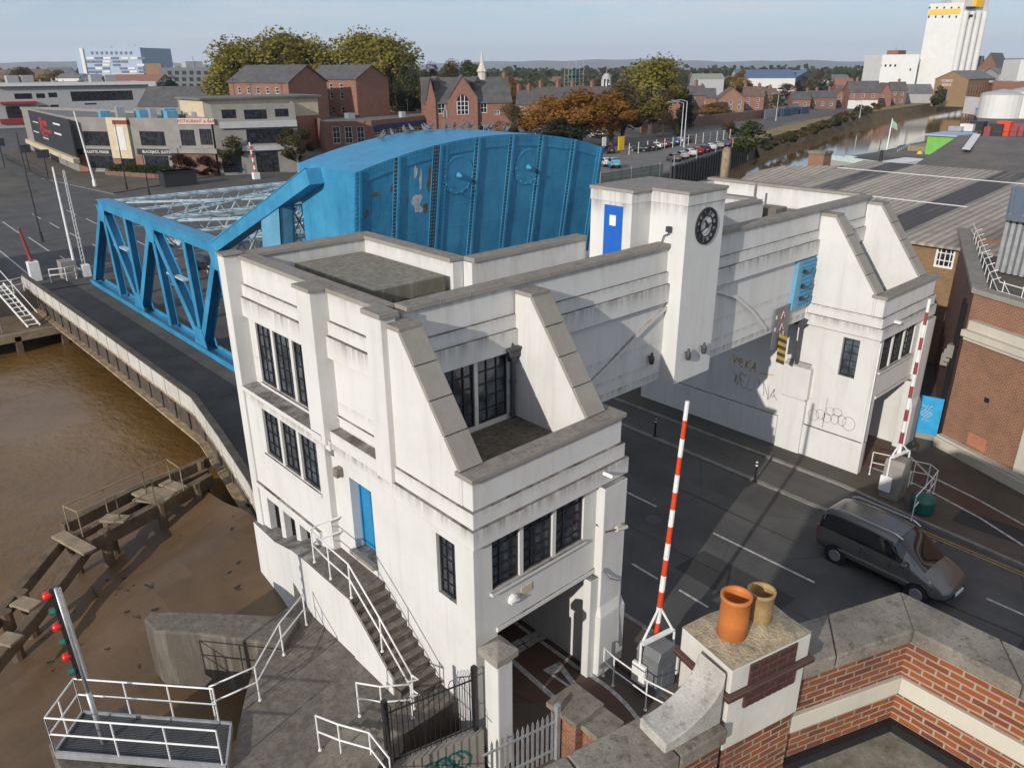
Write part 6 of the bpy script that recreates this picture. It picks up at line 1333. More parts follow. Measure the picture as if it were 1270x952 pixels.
for i in range(4): mb = MB(); c = Q.lerp(R2, .1+i*.25)-inw*0; mb.tube([V((c.x, c.y, 0))-inw*.5, V((c.x, c.y, H1-4))-inw*.5], 1.6, 12); mb.build('silo_bin', SW, t)
for j, py in enumerate((8.5, 18.5)):
    for i in range(3): panel(t, Q, u2, (1197.5+i*3.5, py, 1199+i*3.5, py+3), 'glass_dk', 'window', 1.9)
panel(t, Q, u2, (1207.5, -4, 1216, 9), 'signyel', 'yellow_emblem', 1.9)
mb = MB(); c = P+ud*8-n1*6; mb.box(c.x-2, c.x+9, c.y-2, c.y+3, H1-1, H1+2.2); mb.build('roof_plant', 'galv', t)
P, Q = fr(1086, 1131, 122, 5); H = ztop(P.x, P.y, 68); t, e_ = polyb('white_mill_building', 'white windowless block standing left of the tall silo', 'building', [P, Q, Q+V((10, 12, 0)), P+V((10, 14, 0))], H, SW, 'pan', {0: [('px', 1091+i*6, 80, 1093.5+i*6, 83) for i in range(4)]+[('px', 1128, 85, 1130, 88)]}, panes=(1, 1))
mb = MB(); c = P+(Q-P)*.5+V((4, 5, 0)); mb.box(c.x-1, c.x+9, c.y-2, c.y+4, H-.6, H+2.2); mb.build('brick_penthouse', 'brick_far', t)
P, Q = fr(1154, 1195, 131, 22); ud = (Q-P).normalized(); t = gableb('gabled_warehouse', 'buff brick gabled riverside warehouse with white lettering below the silo', 'warehouse', P, Q, 30, ztop(P.x, P.y, 98), ztop(P.x+5, P.y, 88), 'brick_buff', 'pan', 'y', [('px', 1167, 111, 1174, 125)], (), [(2+i*3.1, 3.1+i*3.1, z, z+1.2) for i in range(8) for z in (2, 5)], bar='window_bar')
sign_text(t, P, ud, 1174.5, 100.5, 'YORKS', 1.5, 'white_far'); sign_text(t, P, ud, 1174, 105.5, 'SEEDS', 1.5, 'white_far')
for i in range(10): mb = MB(); vd = V((-ud.y, ud.x, 0)); c = Q+vd*(1+i*3); mb.box(c.x-.1, c.x+.5, c.y-.3, c.y+.3, -3, 8.5); mb.build('brick_buttress', 'brick_dk', t)
P, Q = fr(1206, 1228, 122, 15); gableb('brick_mill', 'dark red brick mill with steep gable right of the silo', 'mill', P, Q, 22, ztop(P.x, P.y, 84), ztop(P.x+5, P.y, 66), 'brick_dk', 'slate', 'y', [(1.5+i*4, 2.9+i*4, z, z+2) for i in range(3) for z in (4, 8, 12)])
P, Q = fr(1188, 1208, 121, 5); gableb('slate_mill', 'slate-roofed mill wing between the silo and the dark red mill', 'mill', P, Q, 14, ztop(P.x, P.y, 82), ztop(P.x, P.y+6, 70), 'cream', 'slate', 'x')
shed('low pale shed right of the dark red mill', 1232, 1262, 126, 92, 85, 20, 'conc_far', 'pan')
P, Q = v2(g2(1226, 131)), v2(g2(1300, 134)); polyb('brick_wharf_building', 'orange brick flat-roofed wharf building at the right edge', 'building', [P, Q, Q+V((20, 12, 0)), P+V((20, 14, 0))], ztop(P.x, P.y, 101), 'brick_far', 'pan')
P, Q = v2(g2(1254, 128)), v2(g2(1300, 128)); polyb('white_block', 'tall white block cut by the right edge of the photo', 'building', [P, Q, Q+V((10, 10, 0)), P+V((10, 10, 0))], ztop(P.x, P.y, 74), SW, 'pan')
for px, py, tp_, r_, lb in ((1238, 146, 113, 6.5, 'fat white riverside storage tank, the left one'), (1266, 146, 110, 6.0, 'fat white riverside storage tank, the right one')):
    P = v2(g2(px, py)); t = thing('storage_tank', lb, 'tank', tuple(P), 0, 'white storage tanks'); z = ztop(P.x, P.y, tp_); mb = MB(); mb.lathe((P.x, P.y, 0), [(r_, 0), (r_, z-1)], 24); mb.build('shell', SW, t, smooth=False); mb = MB(); mb.lathe((P.x, P.y, z-1), [(r_*1.02, 0), (r_*.9, .5), (.3, 1.6)], 24); mb.build('lid', 'conc_far', t)
P, Q = v2(g2(1213, 142)), v2(g2(1246, 145)); polyb('white_wharf_shed', 'white sheeted shed on the wharf beside the storage tanks', 'shed', [P, Q, Q+V((8, 8, 0)), P+V((8, 8, 0))], ztop(P.x, P.y, 121), SW, 'pan', parapet=.2)
P, Q = v2(g2(1211, 143)), v2(g2(1236, 146)); t, e_ = polyb('blue_wharf_cabin', 'long pale blue cabin with dark windows at the foot of the white tanks', 'cabin', [P-V((2, 2, 0)), Q-V((2, 2, 0)), Q+V((1, 1, 0)), P+V((1, 1, 0))], ztop(P.x, P.y, 134), 'paleblue', 'pan', {0: [('px', 1217, 136, 1230, 139)]}, parapet=.2)

def clutter(t, P, ud, W_, z, n, seed, mats=('galv', 'conc_far', 'grey_box')):
    rr = random.Random(seed); vd = V((-ud.y, ud.x, 0))
    for i in range(n):
        q = v2(P)+ud*(W_*rr.uniform(.05, .95))+vd*rr.uniform(2, 10); mb = MB(); k_ = rr.random(); s = rr.uniform(.4, 1.0)
        if k_ < .45: mb.box(q.x-s, q.x+s, q.y-s, q.y+s, z, z+rr.uniform(.6, 1.5)); mb.build('roof_unit', rr.choice(mats), t)
        elif k_ < .75: mb.tube([(q.x, q.y, z), (q.x, q.y, z+rr.uniform(1, 2))], .18, 6); mb.build('vent_pipe', 'galv', t)
        else:
            h = rr.uniform(2.5, 4.5); mb.tube([(q.x, q.y, z), (q.x, q.y, z+h)], .06, 5); mb.beam((q.x-.7, q.y, z+h*.9), (q.x+.7, q.y, z+h*.9), .06, .06); mb.beam((q.x-.45, q.y, z+h*.75), (q.x+.45, q.y, z+h*.75), .05, .05); mb.build('aerial', 'dark_iron', t)
for nm_, n_, sd_ in (('office_block', 16, 1), ('grey_block', 8, 2), ('clad_tower', 6, 3), ('concrete_building', 9, 4), ('glazed_brick_building', 8, 5), ('white_mill_building', 6, 6), ('brick_wharf_building', 6, 7)):
    o_ = bpy.data.objects[nm_]; w_ = [c for c in o_.children if c.name.startswith('wall')][0]; vs_ = [v.co for v in w_.data.vertices]; zt_ = max(v.z for v in vs_); pl_ = max(w_.data.polygons, key=lambda p: p.area); x0_ = min(v.x for v in vs_); x1_ = max(v.x for v in vs_); y0_ = min(v.y for v in vs_); y1_ = max(v.y for v in vs_)
    cx_ = o_.location.x+(x0_+x1_)/2; cy_ = o_.location.y+(y0_+y1_)/2; rd = V((cy_, -cx_, 0)).normalized(); wd_ = min(34, (x1_-x0_)*.7); clutter(o_, V((cx_, cy_, 0))-rd*wd_/2-V((-rd.y, rd.x, 0))*5, rd, wd_, o_.location.z+zt_-.5, n_, sd_)

# ------------------------------------------------------------------ workshops right of the tower
m, nt, b = newmat('corrugated_cement_roof'); k = N(nt); p = k.pos(); spx = k.n('SeparateXYZ'); k.l(p, spx.inputs[0])
wvy = k.math('SINE', k.math('MULTIPLY', spx.outputs[1], 2*math.pi/.5)); sheet_ = k.math('FRACT', k.math('MULTIPLY', spx.outputs[1], 1/9.0)); fl_ = k.noise(p, .4, 5, .7, sx=(.15, 1.2, 1)); f2_ = k.noise(p, 1.5, 4)
c = k.mix(k.ramp(fl_, .35, .68), (.42, .36, .29, 1), (.24, .21, .18, 1)); c = k.mix(k.math('MULTIPLY', k.math('LESS_THAN', sheet_, .24), k.ramp(fl_, .3, .5, .5, 1)), c, (.065, .06, .06, 1)); c = k.mix(k.ramp(f2_, .5, .75, 0, .4), c, (.05, .045, .04, 1)); c = k.mix(k.ramp(wvy, -1, 0, .45, 0), c, (.04, .037, .033, 1))
k.l(c, b.inputs['Base Color']); b.inputs['Roughness'].default_value = .9; k.l(k.bump(wvy, .8, .05), b.inputs['Normal']); M['corr'] = m
M['roof_dk'] = simple('dark_felt_roof', (.12, .105, .095), .9, var=.3, vs=.3)
def slab(name, pts, mat, par, th=.15): mb = MB(); mb.prism(pts, (0, 0, -th)); return mb.build(name, mat, par, fixn=True)
t = thing('workshop', 'brick workshop with corrugated roof and white multi-pane window behind the right tower', 'workshop', (40, 20, 0))
# roof plane: rises away from the tower (towards +X)
x0, x1, y0, y1 = 36.5, 72.0, 13.6, 46.0; z0_, z1_ = 6.3, 8.2
ya = U(1122, 291, 6.5).y
slab('roof', [(38.5, 17.6, 6.3), (x1, 17.6, z1_), (x1, 31.5, z1_), (38.5, 31.5, 6.3)], 'corr', t)
slab('roof', [(46.0, 6, 6.85), (x1, 6, z1_), (x1, 17.58, z1_), (46.0, 17.58, 6.85)], 'corr', t)
mb = MB(); 
for xx in (47.5, 57.0, 67.0): zz_ = 6.3+(xx-38.5)*(z1_-6.3)/(x1-38.5); mb.box(xx, xx+.14, 17.7 if xx < 46 else 6.1, 31.5, zz_+.02, zz_+.07)
mb.build('white_flashing', 'white_far', t)
mb = MB(); mb.wall((39.0, 17.8), (1, 0), (0, -1), 7.5, 0, 6.3); mb.wall((39.0, 31.4), (0, -1), (-1, 0), 13.6, 0, 6.25); mb.build('wall', 'brick_dk', t)  # gable and infill: dark brick puts their shade into the colour
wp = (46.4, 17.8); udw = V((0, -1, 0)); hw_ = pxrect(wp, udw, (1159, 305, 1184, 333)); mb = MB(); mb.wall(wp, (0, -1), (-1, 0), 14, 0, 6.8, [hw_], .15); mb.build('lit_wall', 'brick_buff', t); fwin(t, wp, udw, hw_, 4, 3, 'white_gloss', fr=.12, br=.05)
mb = MB(); mb.prism([(39.0, 17.78, 6.25), (46.4, 17.78, 6.25), (46.4, 17.78, 6.72)], (0, .1, 0)); mb.build('gable_infill', 'brick_dk', t)
t2 = thing('dark_roofed_shed', 'long shed with a plain dark felt roof and one pale rooflight strip', 'shed', (80, 30, 0))
slab('roof', [tuple(U(1132, 206, 7.6)), tuple(U(1290, 226, 7.6)), tuple(U(1290, 171, 9.6)), tuple(U(1189, 168, 9.6))], 'roof_dk', t2, .3)
a, b_, c_, d_ = U(1193, 186, 8.9), U(1203, 187, 8.9), U(1216, 168, 9.6), U(1207, 167, 9.6); slab('rooflight', [tuple(q+V((0, 0, .12))) for q in (a, b_, c_, d_)], 'white_far', t2, .05)
mb = MB(); q0, q1 = U(1132, 206, 7.6), U(1290, 226, 7.6); mb.prism([(q0.x+.3, q0.y, 0), (q1.x+.3, q1.y, 0), (q1.x+.3, q1.y, 7.4), (q0.x+.3, q0.y, 7.4)], (.3, 0, 0)); mb.build('wall', 'brick_dk', t2)
t3 = thing('low_corrugated_shed', 'low corrugated shed beside the river behind the clock turret', 'shed', (55, 35, 0))
slab('roof', [tuple(U(905, 232, 5.2)), tuple(U(1062, 243, 5.2)), tuple(U(1112, 205, 6.4)), tuple(U(968, 206, 6.4)), tuple(U(930, 214, 5.6))], 'corr', t3, .3)
mb = MB(); q0, q1 = U(905, 232, 5.2), U(968, 206, 6.3); mb.prism([(q0.x, q0.y, -3), (q1.x, q1.y, -3), (q1.x, q1.y, 6.0), (q0.x, q0.y, 4.9)], (.4, .1, 0)); mb.build('wall', 'brick_dk', t3)
q = U(1017, 195, 6.6); t = thing('brick_stack', 'square orange brick chimney stack at the river edge of the sheds', 'chimney', (q.x, q.y, 0)); zt = ztop(q.x, q.y, 187); mb = MB(); mb.box(q.x-.9, q.x+.9, q.y-.9, q.y+.9, 0, zt-.3); mb.build('shaft', 'brick_or', t); mb = MB(); mb.box(q.x-1.0, q.x+1.0, q.y-1.0, q.y+1.0, zt-.3, zt); mb.build('cap', 'stone', t)
M['mint'] = simple('pale_mint_paint', (.42, .52, .48), .6, var=.15); t = thing('pale_wharf_shed', 'low flat shed with pale mint parapet beyond the corrugated roof', 'shed', tuple(U(1070, 205, 4)))
q = [U(1020, 205, 4.5), U(1066, 214, 4.5), U(1086, 206, 4.5), U(1025, 197, 4.5)]; slab('roof', [tuple(p) for p in q], 'cream_stone', t, .3); mb = MB(); mb.beam(q[3], q[2], .3, 1.2); mb.build('parapet', 'mint', t)
q = U(1091, 205, 7.2); t = thing('roof_flue', 'black flue pipe with white collar on the corrugated roof', 'flue', tuple(q)); mb = MB(); mb.tube([(q.x, q.y, 6.5), (q.x, q.y, 8.6)], .16, 8); mb.build('pipe', 'black', t); mb = MB(); mb.lathe((q.x, q.y, 6.9), [(.5, 0), (.25, .3)], 10); mb.build('collar', 'white_far', t)
# old tyre-like fender ring behind the clock turret
q = U(900, 222, 5); t = thing('rubber_fender', 'big worn rubber ring fender standing at the water edge behind the clock turret', 'fender', tuple(q)); mb = MB(); R0, r0 = 1.7, .45; n = 24
pts = [(q.x-.3+R0*math.cos(2*math.pi*i/n)*.5, q.y+R0*math.cos(2*math.pi*i/n)*.3, 4.6+1.6+R0*math.sin(2*math.pi*i/n)) for i in range(n+1)]; mb.tube(pts, r0, 8, cap=False); mb.build('ring', 'timber_lt', t, smooth=True)
# red brick building on the right
c0 = v2(U(1165, 551, .1)); c1 = v2(U(1275, 610, .1)); fd = (c1-c0).normalized(); nf = V((fd.y, -fd.x, 0)); nf = nf if nf.x < 0 else -nf
bk = v2(U(1190, 287, 7.2)); Hb = 7.2
RB = thing('street_brick_building', 'orange red brick building with cream ledge and railed roof at the right edge', 'building', (c0.x, c0.y, 0))
endf = c0+fd*12; mb = MB()
sd_ = (bk-c0).normalized(); ns = V((sd_.y, -sd_.x, 0)); ns = ns if ns.y > 0 else -ns
mb.wall(c0, fd, nf, 12, 0, Hb); mb.build('front_wall', 'brick_or', RB); mb = MB(); mb.wall(c0, sd_, ns, (bk-c0).length, 0, Hb); mb.build('side_wall', 'brick_dk', RB); mb = MB(); mb.wall(endf, (bk-c0).normalized(), fd, (bk-c0).length, 0, Hb-.02); mb.wall(bk, fd, -nf, 12, 0, Hb-.02); mb.build('rear_wall', 'brick_or', RB)  # side wall's shade is put into its colour as a darker brick
mb = MB(); bk2 = bk+(endf-c0)
def rim(a, b, inn_, z, h, w, out=.12): 
    mb.prism([a-inn_*out+V((0, 0, z)), b-inn_*out+V((0, 0, z)), b+inn_*w+V((0, 0, z)), a+inn_*w+V((0, 0, z))], (0, 0, h))
rim(c0, endf, -nf, Hb, .22, .5); rim(c0, bk, -ns, Hb+.003, .22, .5); mb.build('coping', 'coping', RB, .02, fixn=True)
mb = MB(); rim(c0+fd*.2, endf, -nf, Hb-1.75, .28, .1, .5); rim(c0+fd*.3, endf, -nf, Hb-1.47, .4, .1, .3); rim(c0+fd*.2, endf, -nf, Hb-1.95, .2, .1, .3); mb.build('cream_ledge', 'cream_stone', RB, .02, fixn=True)
mb = MB(); rim(c0-fd*.05, endf, -nf, 0, .55, .1, .35); rim(c0-fd*.05, endf, -nf, .55, .1, .1, .25); mb.build('plinth', 'cream_stone', RB, .02, fixn=True)
u_ = ow(c0, fd, 1256, 590)[0]; mb = MB(); rim(c0+fd*u_, c0+fd*(u_+1.0), -nf, .5, Hb-2.4, .05, .12); mb.build('stone_pier', 'cream_stone', RB, .01, fixn=True)
mb = MB(); a = c0; mb.poly([a+V((0, 0, Hb-.5)), endf+V((0, 0, Hb-.5)), endf+(bk-c0)+V((0, 0, Hb-.5)), bk+V((0, 0, Hb-.5))]); mb.build('flat_roof', 'felt', RB)
for r in ((1221, 493, 1227, 499),): panel(RB, c0, fd, r, 'black', 'vent_hole', .03)
panel(RB, c0, fd, (1199, 540, 1224, 556), simple('pink_brick_patch', (.42, .17, .10), .85, var=.2, vs=6), 'brick_patch', .012)
for px in (1187, 1193): 
    uu = ow(c0, sd_, px, 420); mb = MB(); q = c0+sd_*(1.2+(px-1187)*.16)+ns*.1; mb.tube([(q.x, q.y, .2), (q.x, q.y, 6.4)], .07, 7); mb.build('drainpipe', 'black', RB)
for i in range(3): q = c0+sd_*(2.2+.9*i)+ns*.16; mb = MB(); mb.box(q.x-.2, q.x+.2, q.y-.16, q.y+.16, 3.6-i*.5, 4.2-i*.5); mb.build('meter_box', 'conc', RB)
t = thing('roof_tank', 'dark grey louvred tank with ribbed lid on the roof at the right edge', 'tank', tuple(U(1255, 330, 7)))
qa, qb, qc, qd = U(1236, 336, 6.75), U(1300, 350, 6.75), U(1330, 300, 6.75), U(1244, 290, 6.75); mb = MB(); H_ = 9.3
mb.prism([qa, qb, qc, qd], (0, 0, H_-6.75)); mb.build('tank_body', 'grey_box', t, fixn=True); mb = MB(); mb.prism([V((p.x, p.y, H_)) for p in (qa+(qa-qc)*.05, qb+(qb-qd)*.05, qc, qd+(qd-qb)*.05)], (0, 0, .18)); 
for i in range(5): a = qa.lerp(qb, i/4); b_ = qd.lerp(qc, i/4); mb.beam((a.x, a.y, H_+.2), (b_.x, b_.y, H_+.2), .12, .1)
mb.build('ribbed_lid', simple('grey_blue_sheet', (.13, .145, .17), .5, var=.1), t)
for i in range(9): a = qa.lerp(qb, i/8); mb = MB(); mb.box(a.x-.08, a.x+.08, a.y-.08, a.y+.08, 6.75, H_); mb.build('louvre_post', 'galv', t)
t = thing('roof_railing', 'white spiked safety railing round the flat roof of the right brick building', 'railing', tuple(c0+V((0, 0, Hb))))
for i in range(9):
    p = c0.lerp(bk, .05+i*.1)-ns*.6; mb = MB(); mb.tube([(p.x, p.y, Hb-.5), (p.x, p.y, Hb+.45), (p.x-.3*ns.x, p.y-.3*ns.y, Hb+.6)], .018, 5); mb.build('post', 'white_gloss', t)
for i in range(5):
    p = c0+fd*(.6+i*.9)-nf*.8; mb = MB(); mb.tube([(p.x, p.y, Hb-.5), (p.x, p.y, Hb+.6)], .02, 5); mb.tube([(p.x, p.y, Hb+.5), (p.x+nf.x*-.9, p.y-nf.y*.9, Hb-.5)], .02, 5); mb.build('post', 'white_gloss', t)
for z in (.12, .5): mb = MB(); a = c0+fd*.4-nf*.8; b_ = c0+fd*5-nf*.8; c_ = bk-ns*.6; mb.tube([(b_.x, b_.y, Hb+z), (a.x, a.y, Hb+z), (c_.x, c_.y, Hb+z)], .022, 5); mb.build('rail', 'white_gloss', t)
# blue hoarding between the tower and the brick building
a, b_ = U(1131, 541, .1), U(1160, 547, .1); zt = ztop(a.x, a.y, 490); t = thing('blue_hoarding', 'bright blue hoarding panel with pale scribbles between tower and brick building', 'hoarding', (a.x, a.y, .1))
mb = MB(); d_ = (b_-a).normalized(); nb_ = V((d_.y, -d_.x, 0)); mb.prism([a+V((0, 0, .25)), b_+V((0, 0, .25)), b_+V((0, 0, zt-.1)), a+V((0, 0, zt-.1))], -nb_*.08); mb.build('panel', simple('cyan_blue_hoarding_paint', (.025, .30, .55), .5, var=.15, vs=3), t)
mb = MB(); rr = random.Random(2)
for s in range(4):
    pts = [a.lerp(b_, .25+.09*s+.1*math.sin(i*1.3+s))+V((0, 0, .25+(zt-.3)*(.35+.4*i/8)))+nb_*.006 for i in range(9)]
    for p, q in zip(pts, pts[1:]): w_ = nb_.cross((q-p).normalized())*.02; mb.poly([p-w_, q-w_, q+w_, p+w_])
mb.build('scribble', 'paleblue', t)
mb = MB(); mb.prism([a+V((0, 0, 0))-d_*.3, b_+V((0, 0, 0))+d_*.2, b_+V((0, 0, .25))+d_*.2, a+V((0, 0, .25))-d_*.3], -nb_*.3); mb.build('concrete_base', 'conc', t)

# ------------------------------------------------------------------ car park, fences, river edge
sheet('car_park', [(96, 79.5), (109, 80), (154, 94.6), (160, 100), (150, 112), (132, 118), (104, 110), (95, 100)], simple('car_park_tarmac', (.135, .125, .115), .9, var=.25, vs=.15), .012)
t = thing('river_wall', 'dark sheet-pile river wall along the car park', 'wall', (109, 78.4, 0)); a, b_ = V((107, 78.0, 0)), V((156, 94.0, 0)); mb = MB(); n = 60
for i in range(n):
    p, q = a.lerp(b_, i/n), a.lerp(b_, (i+1)/n); o = V((.3, -.9, 0))*(.25 if i % 2 else 0); mb.prism([p+o+V((0, 0, -4)), q+o+V((0, 0, -4)), q+o+V((0, 0, 1.1)), p+o+V((0, 0, 1.1))], (-.1, .3, 0))
mb.build('sheet_piling', 'hoard', t)
for i in range(5): p = a.lerp(b_, .02+.24*i); mb = MB(); mb.tube([(p.x, p.y, 0), (p.x, p.y, 2.6)], .09, 6); mb.build('post', 'galv', t)
M['green_mesh'] = simple('green_mesh_fence', (.05, .09, .07), .6, var=.2)
t = thing('mesh_fence', 'green mesh security fence at the near end of the car park', 'fence', (96, 80, 0)); a, b_ = v2(g2(744, 236)), v2(g2(822, 222)); d_ = (b_-a).normalized(); L_ = (b_-a).length
for i in range(int(L_/2.5)+1): p = a+d_*2.5*i; mb = MB(); mb.box(p.x-.05, p.x+.05, p.y-.05, p.y+.05, 0, 2.6); mb.build('post', 'galv' if i % 3 == 0 else 'green_mesh', t)
mb = MB(); n = int(L_/.16)
for i in range(n): p = a+d_*(i*.16); mb.box(p.x-.022, p.x+.022, p.y-.022, p.y+.022, .05, 2.3)
for z in (.2, .7, 1.2, 1.7, 2.2): mb.beam(a+V((0, 0, z)), a+d_*L_+V((0, 0, z)), .05, .05)
mb.build('mesh_panel', 'green_mesh', t)
t = thing('pay_machine', 'yellow pay machine board at the entrance of the car park', 'sign', tuple(g2(770, 188))); q = g2(770, 188); mb = MB(); mb.box(q.x-.9, q.x+.9, q.y-.1, q.y+.1, .3, 3); mb.build('board', 'signyel', t); mb = MB(); mb.box(q.x-.1, q.x+.1, q.y-.05, q.y+.05, 0, .4); mb.build('post', 'galv', t)
t = thing('white_sign_board', 'small white notice board left of the yellow pay machine', 'sign', tuple(g2(749, 186))); q = g2(749, 186); mb = MB(); mb.box(q.x-.6, q.x+.6, q.y-.06, q.y+.06, .8, 2.6); mb.build('board', 'white_gloss', t); mb = MB(); mb.tube([(q.x, q.y, 0), (q.x, q.y, .9)], .06, 6); mb.build('post', 'galv', t)
t = thing('long_brick_wall', 'long brown brick wall behind the car park', 'wall', tuple(g2(800, 162))); a, b_ = v2(g2(795, 165)), v2(g2(952, 146)); d_ = (b_-a).normalized(); mb = MB(); mb.prism([a, b_, b_+V((0, 0, 2.6)), a+V((0, 0, 2.6))], V((-d_.y, d_.x, 0))*.4); t_ = mb.build('brickwork', 'brick_dk', t); mb = MB(); mb.prism([a+V((0, 0, 2.6)), b_+V((0, 0, 2.6)), b_+V((0, 0, 2.75)), a+V((0, 0, 2.75))], V((-d_.y, d_.x, 0))*.5); mb.build('capping', 'stone', t)
t = thing('post_fence', 'wire fence on pale posts along the back of the car park', 'fence', tuple(g2(800, 182))); a, b_ = v2(g2(780, 192)), v2(g2(905, 172))
for i in range(14): p = a.lerp(b_, i/13); mb = MB(); mb.tube([(p.x, p.y, 0), (p.x, p.y, 2.2)], .08, 5); mb.build('post', 'white_far', t)
for z in (.8, 1.5, 2.1): mb = MB(); mb.beam(a+V((0, 0, z)), b_+V((0, 0, z)), .03, .03); mb.build('wire', 'galv', t)
sheet('bank_grass', [(165, 98.5), (184, 104.6), (240, 118.6), (309, 136.6), (422, 151.6), (422, 158), (330, 147), (240, 127), (190, 113), (168, 108)], 'grass', .05)
sheet('river_road', [(160, 112), (190, 116), (240, 130), (330, 151), (420, 162), (420, 168), (330, 157), (236, 136), (186, 122), (158, 120)], 'asphalt2', .03)
mb = MB(); LB = [(165, 97.2), (184, 103.6), (240, 117.6), (309, 135.6), (422, 150.6)]
for (a, b), (c, d) in zip(LB, LB[1:]): mb.poly([(a, b-1.2, -3.2), (c, d-1.2, -3.2), (c, d+.5, .06), (a, b+.5, .06)])
struct(mb.build('river_slope', simple('reedy_bank', (.11, .08, .04), .95, var=.5, vs=.5, bump=.6, bs=2)))
for i in range(6): pass
# containers by the river
for i, (px, py) in enumerate(((972, 144), (982, 142), (995, 141))):
    q = g2(px, py); t = thing('blue_container', ('blue container nearest the lamp posts', 'blue container in the middle of its row', 'blue container at the right of its row')[i]+' on the river bank', 'container', tuple(q), 0, 'blue containers on the bank')
    mb = MB(); mb.box(q.x-2.6, q.x+2.6, q.y-1.2, q.y+1.2, 0, 2.4); mb.build('box', simple('dull_blue_container', (.02, .045, .09), .6, var=.15), t); mb = MB()
    for k_ in range(6): mb.box(q.x-2.62+k_*.9, q.x-2.3+k_*.9, q.y-1.26, q.y-1.2, .1, 2.3)
    mb.build('rib', simple('dull_blue_rib', (.03, .06, .11), .6, var=.15), t)
t = thing('grey_hoarding', 'grey sheeted hoarding behind the blue containers', 'hoarding', tuple(g2(950, 146))); a, b_ = v2(g2(948, 148)), v2(g2(990, 139)); mb = MB(); mb.prism([a, b_, b_+V((0, 0, 3)), a+V((0, 0, 3))], (.1, .3, 0)); mb.build('sheeting', 'galv', t); mb = MB(); mb.prism([a+V((0, 0, 3)), b_+V((0, 0, 3)), b_+V((0, 0, 3.1)), a+V((0, 0, 3.1))], (.15, .35, 0)); mb.build('top_rail', 'grey_box', t)

# ------------------------------------------------------------------ boats
def hull(par, c, L, Wd, h, ang, mat, deckm, nm='hull'):
    mb = MB(); ca, sa = math.cos(ang), math.sin(ang); n = 10; P_ = []
    for i in range(n+1):
        s = i/n*2-1; w = Wd/2*(1-max(0, (s-.3)/.7)**2*.95)*(1-max(0, (-s-.6)/.4)**2*.35); hh = h*(1+.35*max(0, s)**2)
        P_.append([(s*L/2, -w, hh), (s*L/2, -w*.7, 0), (s*L/2, w*.7, 0), (s*L/2, w, hh)])
    T = lambda p: (c[0]+p[0]*ca-p[1]*sa, c[1]+p[0]*sa+p[1]*ca, c[2]+p[2])
    for a, b in zip(P_, P_[1:]):
        for j in range(3): mb.poly([T(a[j]), T(b[j]), T(b[j+1]), T(a[j+1])], 0)
        mb.poly([T((a[0][0], a[0][1], a[0][2]-.4)), T((b[0][0], b[0][1], b[0][2]-.4)), T((b[3][0], b[3][1], b[3][2]-.4)), T((a[3][0], a[3][1], a[3][2]-.4))], 1)
    for e in (P_[0], P_[-1]): mb.poly([T(p) for p in e], 0)
    return mb.build(nm, [mat, deckm], par)
M['lime'] = simple('lime_green_cabin', (.16, .42, .07), .5, var=.1); M['hull_blue'] = simple('faded_blue_hull', (.06, .17, .32), .6, var=.3)
c = U(1165, 188, -2); c.z = -3; t = thing('workboat', 'blue workboat with a lime green wheelhouse and pale roof moored by the sheds', 'boat', tuple(c)); an = math.atan2(*(lambda d: (d.y, d.x))(U(1190, 183, -2)-U(1110, 196, -2)))
hull(t, c, 34, 7, 3.0, an, 'hull_blue', 'timber'); q = U(1176, 184, 1.0)
def obox(par, q, L, W_, z0, z1, ang, mat, nm):
    ca, sa = math.cos(ang), math.sin(ang); T = lambda x, y, z: (q.x+x*ca-y*sa, q.y+x*sa+y*ca, z); mb = MB(); mb.hull8([T(-L/2, -W_/2, z0), T(L/2, -W_/2, z0), T(L/2, W_/2, z0), T(-L/2, W_/2, z0), T(-L/2, -W_/2, z1), T(L/2, -W_/2, z1), T(L/2, W_/2, z1), T(-L/2, W_/2, z1)]); return mb.build(nm, mat, par)
zt = ztop(q.x, q.y, 164); obox(t, q, 9, 5, -1, zt-.5, an, 'lime', 'wheelhouse'); obox(t, q, 10, 6, zt-.5, zt-.2, an, 'paleblue', 'wheelhouse_roof'); q2 = U(1165, 181, .5); obox(t, q2, 1.5, 5.2, .2, 1.5, an, 'glass_dk', 'dark_window')
q3 = U(1148, 186, 0); obox(t, q3, 8, 4, -.6, 1.0, an, 'timber_lt', 'foredeck_hatch'); q = U(1140, 194, -.5); mb = MB(); mb.lathe((q.x, q.y, -.8), [(.6, 0), (.8, .6), (.3, 1.3)], 8); mb.build('yellow_buoy', 'signyel', t)
q = U(1132, 184, .5)
for i in range(14): mb = MB(); p = U(1112+i*2.4, 190-i*1.3, -.2); mb.tube([(p.x, p.y, -1.2), (p.x+.3, p.y, .6)], .09, 5); mb.build('stanchion', 'galv', t)
q = U(1098, 192, -1); zt = ztop(q.x+.6, q.y, 147); t = thing('flag_mast', 'white mast with a green and white flag standing beside the workboat', 'flagpole', (q.x, q.y, -3)); mb = MB(); mb.tube([(q.x, q.y, -3), (q.x+.5, q.y, zt)], .16, 8, r1=.09); mb.build('mast', 'white_gloss', t); mb = MB(); mb.prism([(q.x+.5, q.y, zt-.2), (q.x+1.6, q.y-.6, zt-1.1), (q.x+2.0, q.y-.8, zt-2.4), (q.x+.5, q.y, zt-1.6)], (0, .04, 0)); mb.build('flag', simple('pale_green_flag', (.30, .48, .36), .8, var=.2), t)
